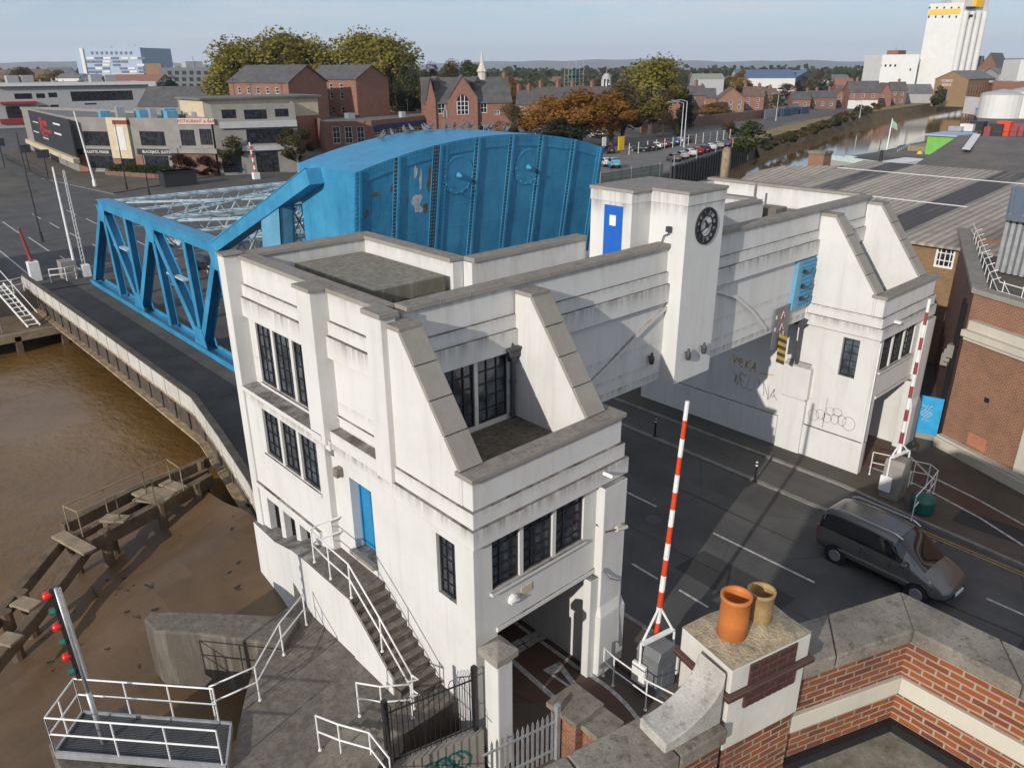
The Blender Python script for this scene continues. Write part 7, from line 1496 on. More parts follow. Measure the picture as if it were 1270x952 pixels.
q = U(1089, 194, -1); zt = ztop(q.x, q.y, 171); t = thing('thin_mast', 'thin dark rigging mast left of the white flag mast', 'mast', (q.x, q.y, -3)); mb = MB(); mb.tube([(q.x, q.y, -3), (q.x, q.y, zt)], .09, 6); mb.build('spar', 'dark_iron', t); mb = MB(); mb.beam((q.x-.8, q.y, zt-1), (q.x+.8, q.y, zt-1), .06, .06); mb.build('crosstree', 'dark_iron', t)
c = U(1095, 198, -2.4); c.z = -3; t = thing('barge', 'flat grey green barge lying beside the workboat', 'boat', tuple(c)); hull(t, c, 26, 6, 2.2, an, 'mint', 'grate'); q = U(1118, 200, .5); obox(t, q, 12, 4, -1.2, .6, an, 'white_far', 'white_hatch_cover')
for i, px in enumerate((1186, 1200, 1212, 1222, 1236, 1245, 1255, 1263)):
    q = U(px, 163, 1.0); t = thing('wharf_crate', ('grey crate at the left end of the wharf stacks', 'pale crate second on the wharf', 'black wrapped crate on the wharf', 'rust red crate beside the black one on the wharf', 'dark bin with lid among the red crates', 'orange red crate right of the dark bin', 'red slatted crate near the right edge', 'last red crate on the wharf at the edge')[i], 'crate', tuple(q), 0, 'crates stacked on the wharf')
    mb = MB(); s = 1.5; mb.box(q.x-s, q.x+s, q.y-s, q.y+s, 0, 2.2+.6*(i % 3)); mb.build('body', ['galv', 'white_far', 'black', 'red_faded', 'hoard', 'red_gloss', 'red_faded', 'red_faded'][i], t); mb = MB(); mb.box(q.x-s-.1, q.x+s+.1, q.y-s-.1, q.y+s+.1, 1.0, 1.15); mb.build('band', 'timber', t)
# ------------------------------------------------------------------ cars
M['car_glass'] = simple('tinted_car_glass', (.008, .009, .011), .04, var=.02, spec=.8); M['car_brown'] = simple('bronze_car_paint', (.165, .155, .145), .2, metal=.5, var=.06); M['chrome'] = simple('bright_trim', (.55, .55, .56), .25, metal=.8, var=.05); M['lens'] = simple('headlight_lens', (.50, .53, .56), .12, var=.1); M['tail'] = simple('tail_light_lens', (.35, .02, .02), .25, var=.1); M['seat'] = simple('car_interior', (.05, .05, .05), .8, var=.2)
PAINTS = {k_: simple(k_+'_car_paint', c_, .28, metal=.1, var=.05) for k_, c_ in dict(black=(.012, .012, .014), white=(.62, .62, .61), silver=(.34, .35, .36), red=(.25, .018, .02), blue=(.05, .10, .20), sky=(.10, .36, .48), navy=(.018, .025, .05), grey=(.11, .115, .12)).items()}
MPV = [(-2.2, .45, .74, .95, .74, 1.22, .66), (-2.14, .34, .87, 1.06, .85, 1.66, .64), (-1.85, .28, .90, 1.08, .885, 1.80, .68), (-1.0, .25, .91, 1.08, .895, 1.83, .71), (-.1, .25, .91, 1.07, .895, 1.83, .71), (.45, .25, .91, 1.06, .89, 1.78, .70), (.75, .25, .91, 1.05, .89, 1.68, .69), (1.12, .25, .91, 1.03, .885, 1.36, .72), (1.42, .25, .91, .99, .88, 1.08, .76), (1.8, .26, .90, .90, .85, .98, .70), (2.1, .30, .84, .76, .78, .82, .60), (2.24, .38, .66, .60, .62, .64, .48)]
HAT = [(-2.02, .45, .70, .85, .70, 1.02, .62), (-1.95, .34, .83, .95, .81, 1.30, .58), (-1.6, .26, .86, .96, .84, 1.44, .60), (-.8, .23, .87, .94, .85, 1.48, .62), (-.1, .23, .87, .92, .85, 1.48, .62), (.3, .23, .87, .91, .85, 1.42, .61), (.7, .23, .87, .90, .845, 1.22, .63), (1.1, .23, .87, .87, .84, .96, .68), (1.6, .25, .85, .80, .79, .86, .62), (1.92, .30, .77, .66, .70, .72, .52), (2.03, .38, .60, .55, .56, .58, .44)]
def car_surface(stn, wr, sw, ws, rw):
    """wr: wheel radius; sw: station spans with side glass; ws: windscreen span; rw: rear-window span. Returns bmesh-split meshes."""
    mb = MB()
    def sec(s):
        x, zb, hw, zt_, hb, zr, hr = s; h = [(0, zb), (hw*.85, zb), (hw, zb+.14), (hw, (zb+zt_)/2+.08), (hb, zt_), (hr, zr-.05), (hr*.8, zr), (0, zr+.02)]
        return [(x, y, z) for y, z in h]+[(x, -y, z) for y, z in h[-2:0:-1]]
    ss = [sec(s) for s in stn]; n = len(ss[0])
    for i in range(len(ss)-1):
        for j in range(n):
            k_ = (j+1) % n; jj = j if j < 7 else 13-j; mi = 0
            if jj == 4 and any(a <= i < b for a, b in sw): mi = 1
            if jj in (5, 6) and ws[0] <= i < ws[1]: mi = 2
            if jj in (5, 6) and i == rw: mi = 3
            if jj == 1 or jj == 0: mi = 4
            mb.poly([ss[i][j], ss[i+1][j], ss[i+1][k_], ss[i][k_]], mi)
    mb.poly(ss[0][::-1], 0); mb.poly(ss[-1], 0)
    me = bpy.data.meshes.new('c'); me.from_pydata(mb.v, [], mb.f)
    for p, m_ in zip(me.polygons, mb.m): p.material_index = m_
    bm = bmesh.new(); bm.from_mesh(me); bmesh.ops.remove_doubles(bm, verts=bm.verts, dist=1e-4); bmesh.ops.recalc_face_normals(bm, faces=bm.faces); bm.to_mesh(me); bm.free()
    ob = bpy.data.objects.new('c', me); COL.objects.link(ob); md = ob.modifiers.new('s', 'SUBSURF'); md.levels = 2; md.render_levels = 2
    for _ in range(5): me.materials.append(None)
    bpy.context.view_layer.update(); ev = bpy.data.meshes.new_from_object(ob.evaluated_get(bpy.context.evaluated_depsgraph_get())); bpy.data.objects.remove(ob)
    return ev
def submesh(ev, idx, side=0):
    vs = {}; V_ = []; F_ = []
    for p in ev.polygons:
        if p.material_index != idx: continue
        if side and (p.center.y > 0) != (side > 0): continue
        f = []
        for v in p.vertices:
            if v not in vs: vs[v] = len(V_); V_.append(tuple(ev.vertices[v].co))
            f.append(vs[v])
        F_.append(f)
    me = bpy.data.meshes.new('part'); me.from_pydata(V_, [], F_); 
    for p in me.polygons: p.use_smooth = True
    return me
def addmesh(nm, me, mat, par):
    me.name = nm; me.materials.append(M.get(mat, None) if isinstance(mat, str) else mat); o = bpy.data.objects.new(nm, me); COL.objects.link(o); o.parent = par; OFF[o.name] = V((0, 0, 0)); return o
def make_car(name, label, stn, sw, ws, rw, paintm, wr=.32, wb=(-1.36, 1.37), rails=False, group=None):
    t = thing(name, label, 'car', (0, 0, 0), 0, group); OFF[t.name] = V((0, 0, 0)); ev = car_surface(stn, wr, sw, ws, rw)
    b = addmesh('body', submesh(ev, 0), paintm, t); addmesh('underbody', submesh(ev, 4), 'black', t); addmesh('windscreen', submesh(ev, 2), 'car_glass', t); addmesh('rear_window', submesh(ev, 3), 'car_glass', t)
    for s in (1, -1): addmesh('side_window', submesh(ev, 1, s), 'car_glass', t)
    hw = stn[3][2]
    for x in wb:
        for s in (1, -1):
            mb = MB(); mb.lathe((x, s*(hw-.22), wr), [(wr*1.22, 0), (wr*1.22, .218)], 20, axis=(0, s, 0)); mb.build('wheel_arch', 'black', t)
            mb = MB(); mb.lathe((x, s*(hw-.2), wr), [(wr*.9, 0), (wr, .03), (wr, .18), (wr*.9, .215), (wr*.7, .22)], 20, axis=(0, s, 0)); w = mb.build('wheel', 'tyre', t, smooth=False)
            mb = MB(); mb.lathe((x, s*(hw+.018), wr), [(wr*.66, 0), (wr*.62, .012), (wr*.15, .004)], 14, axis=(0, s, 0)); mb.build('rim', 'alloy', w)
    xf, xr = stn[-2][0], stn[0][0]
    for s in (1, -1):
        hz_ = stn[-3][3]; mb = MB(); mb.hull8([(xf-.34, s*.60, hz_-.10), (xf+.05, s*.52, hz_-.22), (xf-.18, s*.80, hz_-.2), (xf-.42, s*.865, hz_-.08), (xf-.42, s*.60, hz_+.05), (xf-.02, s*.50, hz_-.10), (xf-.2, s*.78, hz_-.06), (xf-.5, s*.855, hz_+.03)]); mb.build('headlight', 'lens', t, .02)
        mb = MB(); mb.box(xr-.005, xr+.1, s*.72-.07, s*.72+.07, .75, 1.1); mb.build('tail_light', 'tail', t, .02)
        xm = stn[7][0]-.25; mb = MB(); mb.box(xm-.08, xm+.1, min(s*(hw+.01), s*(hw+.2)), max(s*(hw+.01), s*(hw+.2)), stn[5][3]+.02, stn[5][3]+.18); mb.build('door_mirror', paintm, t, .03)
        mb = MB(); mb.box(-1.3, 1.1, min(s*(hw-.005), s*(hw+.012)), max(s*(hw-.005), s*(hw+.012)), .58, .64); mb.build('side_trim', 'chrome' if rails else 'black', t)
        mb = MB()
        mb.build
        if rails:
            mb = MB(); zr = stn[3][5]; mb.tube([(-1.8, s*.60, zr-.02), (-1.6, s*.62, zr+.07), (.3, s*.62, zr+.06), (.55, s*.6, zr-.04)], .025, 7); mb.build('roof_rail', 'chrome', t)
            for xx in (-.55, .42, 1.05): mb = MB(); mb.box(xx-.006, xx+.006, min(s*(hw-.004), s*(hw+.004)), max(s*(hw-.004), s*(hw+.004)), .35, 1.05); mb.build('door_seam', 'black', t)
            for xx in (-.35, .55): mb = MB(); mb.box(xx-.09, xx+.09, min(s*hw, s*(hw+.03)), max(s*hw, s*(hw+.03)), .92, .96); mb.build('door_handle', paintm, t)
            mb = MB(); mb.box(-.62, -.54, min(s*(hw-.06), s*(hw-.1)), max(s*(hw-.06), s*(hw-.1)), 1.1, 1.2); 
    mb = MB(); mb.box(xf-.02, stn[-1][0]+.01, -.4, .4, .42, .56); mb.build('grille', 'black', t, .02)
    mb = MB(); mb.box(stn[-1][0]-.03, stn[-1][0]+.035, -.26, .26, .44, .55); mb.build('front_plate', 'white_gloss', t); mb = MB(); mb.box(xr-.03, xr+.02, -.26, .26, .66, .77); mb.build('rear_plate', 'hz_yellow', t)
    return t
# the bronze people carrier driving towards the camera
mpv = make_car('people_carrier', 'bronze people carrier with roof rails driving past the brick parapet', MPV, ((1, 4), (4, 6)), (5, 8), 0, 'car_brown', rails=True)
pr_ = V((U(1044, 704, 0).x, U(1044, 704, 0).y, 0)); pf_ = V((U(1157, 778, 0).x, U(1157, 778, 0).y, 0))
place(mpv, (24.2, 7.55, .012), -math.pi/2-.06, 1.02)
hat = {}
def parked(kind, loc, rz, label, colr, group='cars in the riverside car park'):
    if 'p' not in hat:
        hat['p'] = make_car('parked_car', label, HAT, ((2, 4), (4, 6)), (4, 7), 1, PAINTS['silver'], wr=.30, wb=(-1.25, 1.25), group=group); o = hat['p']
    else: o = dup(hat['p'])
    for ch in o.children:
        if ch.name.split('.')[0] in ('body', 'door_mirror'): ch.material_slots[0].link = 'OBJECT'; ch.material_slots[0].material = PAINTS[colr]
    place(o, loc, rz, (1.05, 1.05, 1.2) if kind == 'van' else 1.0, label, group); return o
CARS = [(835, 200, 'grey', 'hatch', 'dark grey car at the near end of the row along the river wall'), (845, 197, 'silver', 'hatch', 'silver car second along the river wall'), (855, 194, 'white', 'hatch', 'white car third along the river wall'), (863, 191.5, 'red', 'hatch', 'red car in the middle of the row along the river wall'), (872, 189, 'navy', 'hatch', 'navy car beyond the red one along the river wall'), (880, 186.5, 'white', 'hatch', 'white car beside the navy one near the far end of the river wall'), (889, 184, 'silver', 'hatch', 'silver car sixth from the near end of the river wall'), (897, 182, 'blue', 'hatch', 'blue car near the far end of the river wall'), (905, 180, 'red', 'hatch', 'dark red car at the far end of the river wall'),
        (793, 188, 'black', 'hatch', 'black car at the near end of the back row'), (802, 187, 'black', 'hatch', 'second black car in the back row'), (810, 185, 'white', 'hatch', 'white car in the back row of the car park'), (818, 183, 'red', 'hatch', 'red car behind the white one in the back row'), (825, 181.5, 'navy', 'hatch', 'navy car in the middle of the back row'), (832, 180, 'blue', 'hatch', 'blue car right of the navy one in the back row'), (839, 178.5, 'silver', 'hatch', 'silver car between the blue car and the black van'), (847, 177, 'black', 'van', 'tall black van at the end of the back row'),
        (760, 208, 'sky', 'van', 'pale turquoise van at the near corner of the car park'), (751, 206, 'white', 'hatch', 'white car left of the turquoise van'), (755, 190, 'navy', 'hatch', 'navy car by the white notice board'), (752, 170, 'white', 'van', 'white van parked under the orange trees'), (740, 171, 'silver', 'van', 'silver van under the orange trees left of the white van')]
for px, py, cl_, kd, lb in CARS: q = U(px, py, 0); parked(kd, (q.x, q.y, .015), 1.0 if py > 188.9 or px > 850 else 1.9, lb, cl_)
for px, py, cl_, lb, rz in ((224, 306, 'silver', 'silver car crossing the bridge, seen through the blue truss', -1.57), (263, 336, 'black', 'black car crossing the bridge behind the tower corner', -1.57)):
    q = U(px, py, 0); parked('hatch', (q.x, q.y, .01), rz, lb, cl_, 'cars on the bridge')

# ------------------------------------------------------------------ trees
def tree_proto(name, leaf, n=2600, lobes=14, lsz=.55, bark='bark', sx=1.0, conif=False, seed=1, limbs=6, trunk=.42, bare=0.):
    """unit tree about 10 m tall and 8 m wide"""
    rr = random.Random(seed); t = thing(name, None, 'tree', (0, 0, 0)); OFF[t.name] = V((0, 0, 0)); mb = MB()
    mb.tube([(0, 0, -.1), (.08, .05, 2.2), (-.05, .1, 4.5), (.05, 0, 7.0)], trunk*.7, 8, r1=.08); L = []
    for i in range(lobes):
        if conif: z = 1.5+8*i/lobes; r = (1-i/lobes)*2.0+.35; a = rr.random()*6.28; L.append((V((.4*math.cos(a), .4*math.sin(a), z)), r*.8))
        else:
            a = rr.random()*6.28; h = rr.random(); rad = (1-abs(h-.4)*1.2)*3.1*rr.random()**.45; L.append((V((math.cos(a)*rad*sx, math.sin(a)*rad*sx, 2.9+h*5.8)), .55+rr.random()**1.5*1.25))
    for i in range(limbs):
        c = L[i*len(L)//max(1, limbs)][0]; mb.tube([(0, 0, 1.8+i*.35), tuple(c*.45+V((0, 0, 1.6))), tuple(c)], .16, 6, r1=.03)
        if bare:
            for k_ in range(5): d = V((rr.gauss(0, 1), rr.gauss(0, 1), rr.random()*1.5)); mb.tube([tuple(c*.7), tuple(c+d)], .05, 4, r1=.015)
    mb.build('trunk', bark, t); mb = MB()
    for i in range(n):
        c, r = L[rr.randrange(len(L))]; d = V((rr.gauss(0, 1), rr.gauss(0, 1), rr.gauss(0, 1))).normalized(); p = c+d*(r*(.45+.62*rr.random()**.6))
        nrm = (d*.7+V((rr.gauss(0, 1), rr.gauss(0, 1), rr.gauss(0, 1)))).normalized(); a = nrm.cross(V((0, 0, 1))); a = a if a.length > .05 else V((1, 0, 0)); a.normalize(); b = nrm.cross(a); an = rr.random()*3.14; a, b = a*math.cos(an)+b*math.sin(an), b*math.cos(an)-a*math.sin(an); s = lsz*(.55+.7*rr.random())/2
        mb.poly([p-a*s-b*s*.6, p+a*s*.3-b*s, p+a*s*1.1+b*s*.2, p-a*s*.1+b*s*1.0])
    mb.build('crown', leaf, t); return t
TP = {}
def tree(kind, px, by, ty, wpx, label, group, z0=0., rz=None):
    spec = dict(olive=('lf_olive', 11000, 30), green=('lf_green', 6500, 20), orange=('lf_orange', 8000, 22), yellow=('lf_yellow', 6000, 18), brown=('lf_brown', 5000, 20), dark=('lf_dark', 6500, 20))
    name = {'conifer': 'conifer', 'bush': 'bush', 'redbush': 'bush', 'drybush': 'bush', 'street': 'street_tree'}.get(kind, 'broadleaf_tree'); first = kind not in TP
    if first:
        if kind in spec: l, n, lo = spec[kind]; TP[kind] = tree_proto(name, l, n, lo, .25, seed=hash(kind) % 1 + len(TP)+3)
        elif kind == 'conifer': TP[kind] = tree_proto(name, 'lf_dark', 2600, 16, .42, conif=True, seed=21)
        elif kind == 'bush': TP[kind] = tree_proto(name, 'lf_green', 2200, 14, .5, seed=31, trunk=.2)
        elif kind == 'redbush': TP[kind] = tree_proto(name, simple_leaf, 2200, 14, .45, seed=32, trunk=.2)
        elif kind == 'drybush': TP[kind] = tree_proto(name, 'lf_brown', 2200, 14, .5, seed=33, trunk=.2)
        elif kind == 'street': TP[kind] = tree_proto(name, 'lf_brownolive', 2600, 12, .42, bark='bark_pale', seed=34, trunk=.3)
        elif kind == 'bare': TP[kind] = tree_proto(name, 'lf_brown', 700, 16, .35, seed=35, limbs=12, bare=1)
        o = TP[kind]
    else: o = dup(TP[kind])
    P = U(px, by, z0); H = ztop(P.x, P.y, ty)-z0; dist = (P-V((0, 0, CAMZ))).length; w = wpx*dist/FPX; s = H/9.6
    if name == 'bush': P.z = z0-H*.22; s = H*1.22/9.6
    place(o, tuple(P), rnd.random()*6.28 if rz is None else rz, (w/(6.6 if kind != 'conifer' else 4.0), w/(6.6 if kind != 'conifer' else 4.0), s), label, group); o['category'] = 'bush' if name == 'bush' else 'tree'
simple_leaf = leafmat('dark_red_leaves', (.075, .022, .02), (.055, .02, .02), (.10, .04, .025)); M['lf_brownolive'] = leafmat('turning_leaves', (.075, .06, .02), (.055, .06, .02), (.12, .08, .025))
GT = 'tall trees behind the flats'
for a in (('olive', 300, 160, 52, 80, 'broad olive plane tree at the left end of the tall row behind the flats'), ('olive', 348, 159, 42, 98, 'widest olive plane tree rising behind the left flats'), ('olive', 400, 158, 50, 80, 'thin-topped olive tree above the gap between the flats'), ('olive', 447, 158, 42, 88, 'tall rounded olive tree above the right flats'), ('olive', 492, 160, 46, 84, 'olive tree hanging over the right edge of the flats'), ('dark', 512, 168, 72, 44, 'dark tree between the flats and the school')): tree(*a, GT)
GS = 'trees around the school'
for a in (('dark', 534, 140, 79, 26, 'dark round tree above the school roof on the left'), ('brown', 560, 138, 76, 36, 'brown green tree behind the school gable'), ('green', 588, 138, 72, 44, 'green tree around the school spirelet'), ('yellow', 630, 145, 94, 44, 'yellow green tree just right of the school roof'), ('green', 608, 150, 100, 30, 'green yellow tree touching the school roof')): tree(*a, GS)
GO = 'autumn trees by the car park'
for a in (('brown', 637, 180, 130, 46, 'brown green tree in front of the school corner'), ('orange', 680, 182, 119, 76, 'orange tree at the left of the autumn group'), ('orange', 718, 184, 110, 90, 'biggest orange tree in the middle of the autumn group'), ('orange', 758, 182, 112, 76, 'orange tree on the right of the biggest one'), ('brown', 772, 180, 102, 66, 'thin brown orange tree at the right of the autumn group'), ('dark', 700, 184, 143, 70, 'low dark tree under the orange crowns'), ('olive', 806, 166, 73, 84, 'tall pale olive tree right of the cupola'), ('brown', 822, 168, 112, 40, 'brown tree under the tall olive one'), ('conifer', 848, 160, 111, 24, 'dark conifer beside the tall chimney stack'), ('yellow', 884, 150, 126, 44, 'yellow green bush-like tree by the long brick wall'), ('yellow', 915, 124, 85, 31, 'round golden tree alone by the solar warehouse'), ('bare', 1012, 125, 87, 36, 'nearly bare brown tree behind the dark terrace'), ('brown', 975, 124, 104, 30, 'low brown tree behind the terraces')): tree(*a, GO)
for a in (('street', 294, 216, 157, 42, 'street tree with pale trunk, the left one in front of the concrete building'), ('street', 371, 214, 154, 42, 'street tree with pale trunk, the right one near the brick flats')): tree(*a, 'street trees across the junction')
for a in (('yellow', 72, 122, 85, 40, 'golden tree behind the long office block'), ('brown', 32, 126, 84, 30, 'dark brown tree at the far left'), ('dark', 213, 142, 95, 32, 'dark green tree beside the grey block'), ('brown', 745, 122, 97, 34, 'dull tree on the skyline right of the scaffolding')): tree(*a, 'trees on the left skyline')
for a in (('bush', 963, 142, 117, 22, 'rounded green bush beside the blue containers'), ('bush', 928, 190, 151, 46, 'large green bush at the end of the river wall'), ('drybush', 905, 170, 150, 30, 'brown scrub behind the post fence'), ('bush', 1161, 133, 107, 14, 'ivy-like bush on the gabled warehouse wall'), ('redbush', 262, 218, 193, 44, 'dark red bush below the restaurant sign'), ('redbush', 228, 218, 191, 40, 'dark red bush at the end of the hedge'), ('bush', 839, 172, 152, 9, 'narrow clipped evergreen by the car park gate')): tree(*a, 'bushes')
for i in range(15):
    x = 950+i*9.5; y = 187-i*3.3; tree('drybush' if i % 3 else 'bush', x, y, y-11-rnd.random()*6, 15+rnd.random()*6, ('brown reed clump on the far river slope' if i % 3 else 'green bush on the far river slope'), 'brown reeds on the river slope' if i % 3 else 'green bushes on the river slope', z0=-1.5)
# hedge and planter across the junction
t = thing('hedge', 'clipped green hedge in a brick planter below the black sign strips', 'hedge', tuple(g2(178, 216))); a, b_ = v2(g2(138, 217)), v2(g2(214, 222)); rr = random.Random(9); mb = MB()
for i in range(2600):
    p = a.lerp(b_, rr.random())+V((rr.uniform(-.9, .9), rr.uniform(-.9, .9), .3+rr.random()**.7*1.5)); s = .14; d = V((rr.gauss(0, 1), rr.gauss(0, 1), rr.gauss(0, 1))).normalized(); e = d.orthogonal().normalized(); f_ = d.cross(e); mb.poly([p-e*s, p+f_*s, p+e*s, p-f_*s])
mb.build('foliage', 'lf_green', t); mb = MB(); mb.beam((a.x, a.y, .35), (b_.x, b_.y, .35), 2.2, .7); mb.build('planter_wall', 'brick_dk', t)
# distant houses scattered beyond the river and the school, one mesh kind copied
dh = None; rr = random.Random(17)
for i in range(74):
    az = R(12+72*rr.random()); d = 330+rr.random()**1.3*900; x, y = d*math.cos(az), d*math.sin(az)
    if y < x*.42+60: continue
    px_, py_ = proj((x, y, 0))
    if dh is None:
        dh = thing('distant_house', 'small distant house among the trees below the skyline', 'house', (0, 0, 0), 0, 'distant houses below the skyline'); OFF[dh.name] = V((0, 0, 0))
        mb = MB(); mb.box(-7, 7, -4, 4, 0, 5.4); mb.prism([(-7, -4, 5.4), (-7, 4, 5.4), (-7, 0, 8.2)], (14, 0, 0)); mb.build('wall', 'brick_far', dh); mb = MB()
        for s in (-1, 1): mb.prism([(-7.3, s*4.4, 5.2), (7.3, s*4.4, 5.2), (7.3, 0, 8.4), (-7.3, 0, 8.4)], (0, 0, .15))
        mb.build('roof', 'tile', dh); mb = MB(); mb.box(-4.6, -3.6, -.5, .5, 7, 9.6); mb.build('chimney', 'brick_far', dh)
        for k_ in (-4.5, -1.5, 1.5, 4.5):
            for z in (1, 3.4): mb = MB(); mb.box(k_-.6, k_+.6, -4.05, -3.98, z, z+1.4); mb.build('window', 'glass_dk', dh)
        o = dh
    else: o = dup(dh)
    place(o, (x, y, 0), rr.random()*3.14, 1.0+.3*rr.random())
# far woodland as one mass
def woods(name, bands, mat, label):
    mb = MB(); rr = random.Random(4)
    for d, h, n, a0, a1, sz in bands:
        ph = rr.random()*9
        for i in range(n):
            az = a0+(a1-a0)*rr.random(); dd = d*(1+.10*rr.random()); x, y = dd*math.cos(R(az)), dd*math.sin(R(az)); hh = h*(.62+.38*abs(math.sin(az*7+ph)*math.sin(az*17.3+ph*2)))*(.8+.4*math.sin(az*61+d)); z = rr.random()**.7*hh; s = sz*(.5+rr.random())
            e = V((-math.sin(R(az))+rr.gauss(0, .5), math.cos(R(az))+rr.gauss(0, .5), rr.gauss(0, .4))).normalized()*s; f_ = V((rr.gauss(0, .5), rr.gauss(0, .5), 1)).normalized()*s*.8; p = V((x, y, z)); mb.poly([p-e-f_*.3, p+e*.2-f_, p+e+f_*.3, p-e*.2+f_])
    o = mb.build(name, mat); tag(o, label, 'woodland', kind='stuff'); return o
woods('distant_woodland', [(420, 8, 2600, 50, 84, 1.7), (560, 11, 4200, 14, 84, 2.2), (760, 13, 4600, 12, 84, 2.8), (1050, 15, 4600, 11, 84, 3.4), (1500, 17, 4600, 10, 85, 4.5)], 'lf_wood', 'dark belt of trees along the skyline beyond the town')
woods('distant_scrub', [(330, 4, 1400, 52, 84, 1.2), (480, 7, 2600, 30, 84, 1.6), (650, 9, 2600, 18, 84, 2.0)], 'lf_scrub', 'brown autumn scrub and gardens between the distant houses')
hm = MB(); n = 120; H_ = [(9500+600*math.sin(i*.3), 85+20*math.sin(i*.13+1)+9*math.sin(i*.41)+5*math.sin(i*1.3)) for i in range(n+1)]
for i in range(n):
    a0, a1 = R(2+88*i/n), R(2+88*(i+1)/n); (d0, h0), (d1, h1) = H_[i], H_[i+1]
    hm.poly([(d0*.8*math.cos(a0), d0*.8*math.sin(a0), 0), (d1*.8*math.cos(a1), d1*.8*math.sin(a1), 0), (d1*math.cos(a1), d1*math.sin(a1), h1), (d0*math.cos(a0), d0*math.sin(a0), h0)])
struct(hm.build('hills', simple('distant_hills', (.10, .11, .09), .95, var=.2, vs=.002), smooth=True))

# ------------------------------------------------------------------ pigeons along the counterweight
pg = None; rr = random.Random(8)
M['pigeon'] = simple('grey_pigeon_feathers', (.12, .125, .14), .7, var=.25, vs=9); 
for i in range(24):
    if pg is None:
        pg = thing('pigeon', 'grey pigeon perched along the far top edge of the blue counterweight', 'bird', (0, 0, 0), 0, 'pigeons on the counterweight'); OFF[pg.name] = V((0, 0, 0)); me = bpy.data.meshes.new('body')
        vs = [(-.20, 0, .10), (-.08, 0, .14), (.04, 0, .18), (.12, 0, .23), (.15, 0, .29), (.17, 0, .32), (.215, 0, .315), (.02, .04, .09), (.02, .04, .0), (.02, -.04, .09), (.02, -.04, .0)]
        me.from_pydata(vs, [(0, 1), (1, 2), (2, 3), (3, 4), (4, 5), (5, 6), (1, 7), (7, 8), (1, 9), (9, 10)], []); ob = bpy.data.objects.new('body', me); COL.objects.link(ob); ob.parent = pg; sk = ob.modifiers.new('skin', 'SKIN'); 
        for v, r_ in zip(me.skin_vertices[0].data, (.025, .075, .085, .055, .04, .038, .01, .015, .012, .015, .012)): v.radius = (r_, r_*.95)
        me.skin_vertices[0].data[1].use_root = True; sb = ob.modifiers.new('sub', 'SUBSURF'); sb.levels = 1; sb.render_levels = 1; me.materials.append(M['pigeon']); o = pg
    else: o = dup(pg)
    x = 20.6+i*.42+rr.uniform(-.15, .15); place(o, (x, 32.1-rr.random()*.5 if i % 3 else 31.2, ztp(x)+.0), rr.random()*6.28, 1.15)

# ------------------------------------------------------------------ lamps, poles and signs
def pole(name, label, base, h, r=.1, mat='galv', arm=None, group=None, lean=(0, 0), cat='street lamp'):
    t = thing(name, label, cat, tuple(base), 0, group); b = V(base); tp = b+V((lean[0], lean[1], h)); mb = MB(); mb.tube([b, b+V((0, 0, 1.0))], r*1.6, 8); mb.tube([b+V((0, 0, 1.0)), tp], r, 8, r1=r*.55); mb.build('column', mat, t)
    if arm: e = tp+V(arm); mb = MB(); mb.tube([tp, tp.lerp(e, .5)+V((0, 0, .25)), e], r*.5, 6); mb.build('arm', mat, t); mb = MB(); d = V(arm).normalized(); mb.beam(e-d*.1, e+d*.8, .3, .16); mb.build('lamp_head', 'galv', t, .04)
    return t
b_ = g2(52, 300); pole('street_lamp', 'tall dark lamp column on the far bank road at the left', b_, ztop(b_.x, b_.y, 163), .13, 'dark_iron')
b_ = g2(118, 232); pole('sign_pole', 'pale leaning pole with a grey box in front of the corner building', b_, ztop(b_.x, b_.y, 138), .16, 'white_gloss', lean=(-.6, .6), cat='pole')
for px, py, ty, lb in ((158, 236, 150, 'thin dark lamp column in front of the cream bay'), (186, 244, 192, 'short black post with a dark lamp near the truss')): b_ = g2(px, py); pole('street_post', lb, b_, ztop(b_.x, b_.y, ty), .09, 'black', cat='post')
for px, py, ty, lb in ((848, 183, 126, 'taller lamp column with curved arm beside the car park'), (844, 180, 128, 'second lamp column close to the curved one by the car park')): b_ = g2(px, py); pole('street_lamp', lb, b_, ztop(b_.x, b_.y, ty), .16, 'galv', (-2.2, 1.6, .2), 'lamps by the car park')
for px, py, ty, lb in ((664, 182, 142, 'pale lamp column in front of the orange trees'), (962, 150, 117, 'lamp column beside the blue containers'), (1066, 146, 126, 'lamp post in front of the big corner house')): b_ = g2(px, py); pole('street_lamp', lb, b_, ztop(b_.x, b_.y, ty), .13, 'galv', (-1.5, 1.0, .2))
for px, py, ty, lb in ((6, 208, 172, 'black sign post with a square board at the far left'), (37, 212, 180, 'black information board on a post by the far pavement'), (60, 220, 186, 'dark post with rectangular signs by the far kerb')):
    b_ = g2(px, py); H = ztop(b_.x, b_.y, ty); t = thing('road_sign', lb, 'sign', tuple(b_)); mb = MB(); mb.tube([b_, b_+V((0, 0, H))], .09, 7); mb.build('post', 'black', t); mb = MB(); d = V((-b_.y, b_.x, 0)).normalized(); mb.beam(b_+V((0, 0, H-.6))-d*.9, b_+V((0, 0, H-.6))+d*.9, .08, 1.3); mb.build('board', 'hoard', t)
t = thing('pedestrian_barrier', 'low dark guard railing along the far kerb at the left', 'railing', tuple(g2(40, 215)))
a, b2 = v2(g2(5, 196)), v2(g2(62, 226)); 
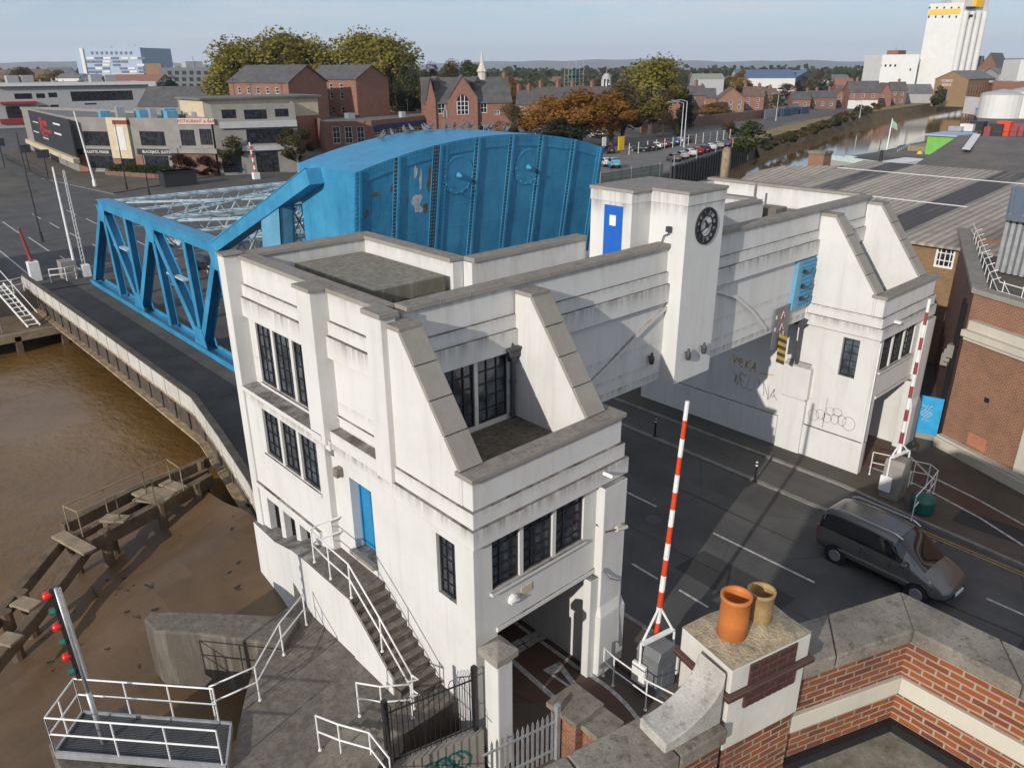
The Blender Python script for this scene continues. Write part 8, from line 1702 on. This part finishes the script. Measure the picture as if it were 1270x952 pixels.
for z in (.15, 1.05): mb = MB(); mb.beam(a+V((0, 0, z)), b2+V((0, 0, z)), .06, .06); mb.build('rail', 'black', t)
for i in range(40): p = a.lerp(b2, i/39); mb = MB(); mb.tube([p+V((0, 0, .1)), p+V((0, 0, 1.05))], .03, 4); mb.build('bar', 'black', t)
for i, px in enumerate((10, 22, 34, 47, 58, 68)):
    b_ = g2(px, 280+i*9); 
# left bank red building corner and lean-to beside the ladder
c = V((6.2, 72.5, 0)); t = thing('brick_kiosk', 'red brick corner of a building at the far left edge of the bridge approach', 'building', tuple(c)); mb = MB(); mb.box(-4, 6.0, 72, 80, -3, 5.2); mb.build('wall', 'brick_far', t); mb = MB(); mb.box(-4.3, 6.3, 71.7, 80.3, 5.2, 5.5); mb.build('roof_edge', 'conc', t)
for px, py, ty, lb in ((12, 362, 288, 'pale thin pole at the far left beside the caged stair'),): b_ = V((8.3, 70.5, 0)); pole('thin_pole', lb, b_, ztop(b_.x, b_.y, 280), .09, 'galv', lean=(-.4, 0), cat='pole')
t = thing('planter_box', 'large dark planter box between the hedge and the red bushes', 'planter', tuple(g2(222, 228))); q = g2(222, 230); mb = MB(); mb.box(q.x-2.4, q.x+2.4, q.y-1.2, q.y+1.2, 0, 2.2); mb.build('box', 'hoard', t); mb = MB(); mb.box(q.x-2.5, q.x+2.5, q.y-1.3, q.y+1.3, 2.0, 2.2); mb.build('rim', 'black', t)

# ------------------------------------------------------------------ air
HAZE = True
if HAZE:
    m = bpy.data.materials.new('haze_air'); m.use_nodes = True; nt = m.node_tree; nt.nodes.remove(nt.nodes['Principled BSDF']); vol = nt.nodes.new('ShaderNodeVolumePrincipled'); vol.inputs['Color'].default_value = (.80, .88, 1, 1); vol.inputs['Density'].default_value = .00008; vol.inputs['Anisotropy'].default_value = .1
    nt.links.new(vol.outputs[0], nt.nodes['Material Output'].inputs['Volume']); M['haze'] = m
    mb = MB(); mb.box(-720, 10500, -620, 10500, -8, 260); hz = mb.build('haze', 'haze'); tag(hz, 'thin blue autumn air over the town', 'haze', kind='stuff')
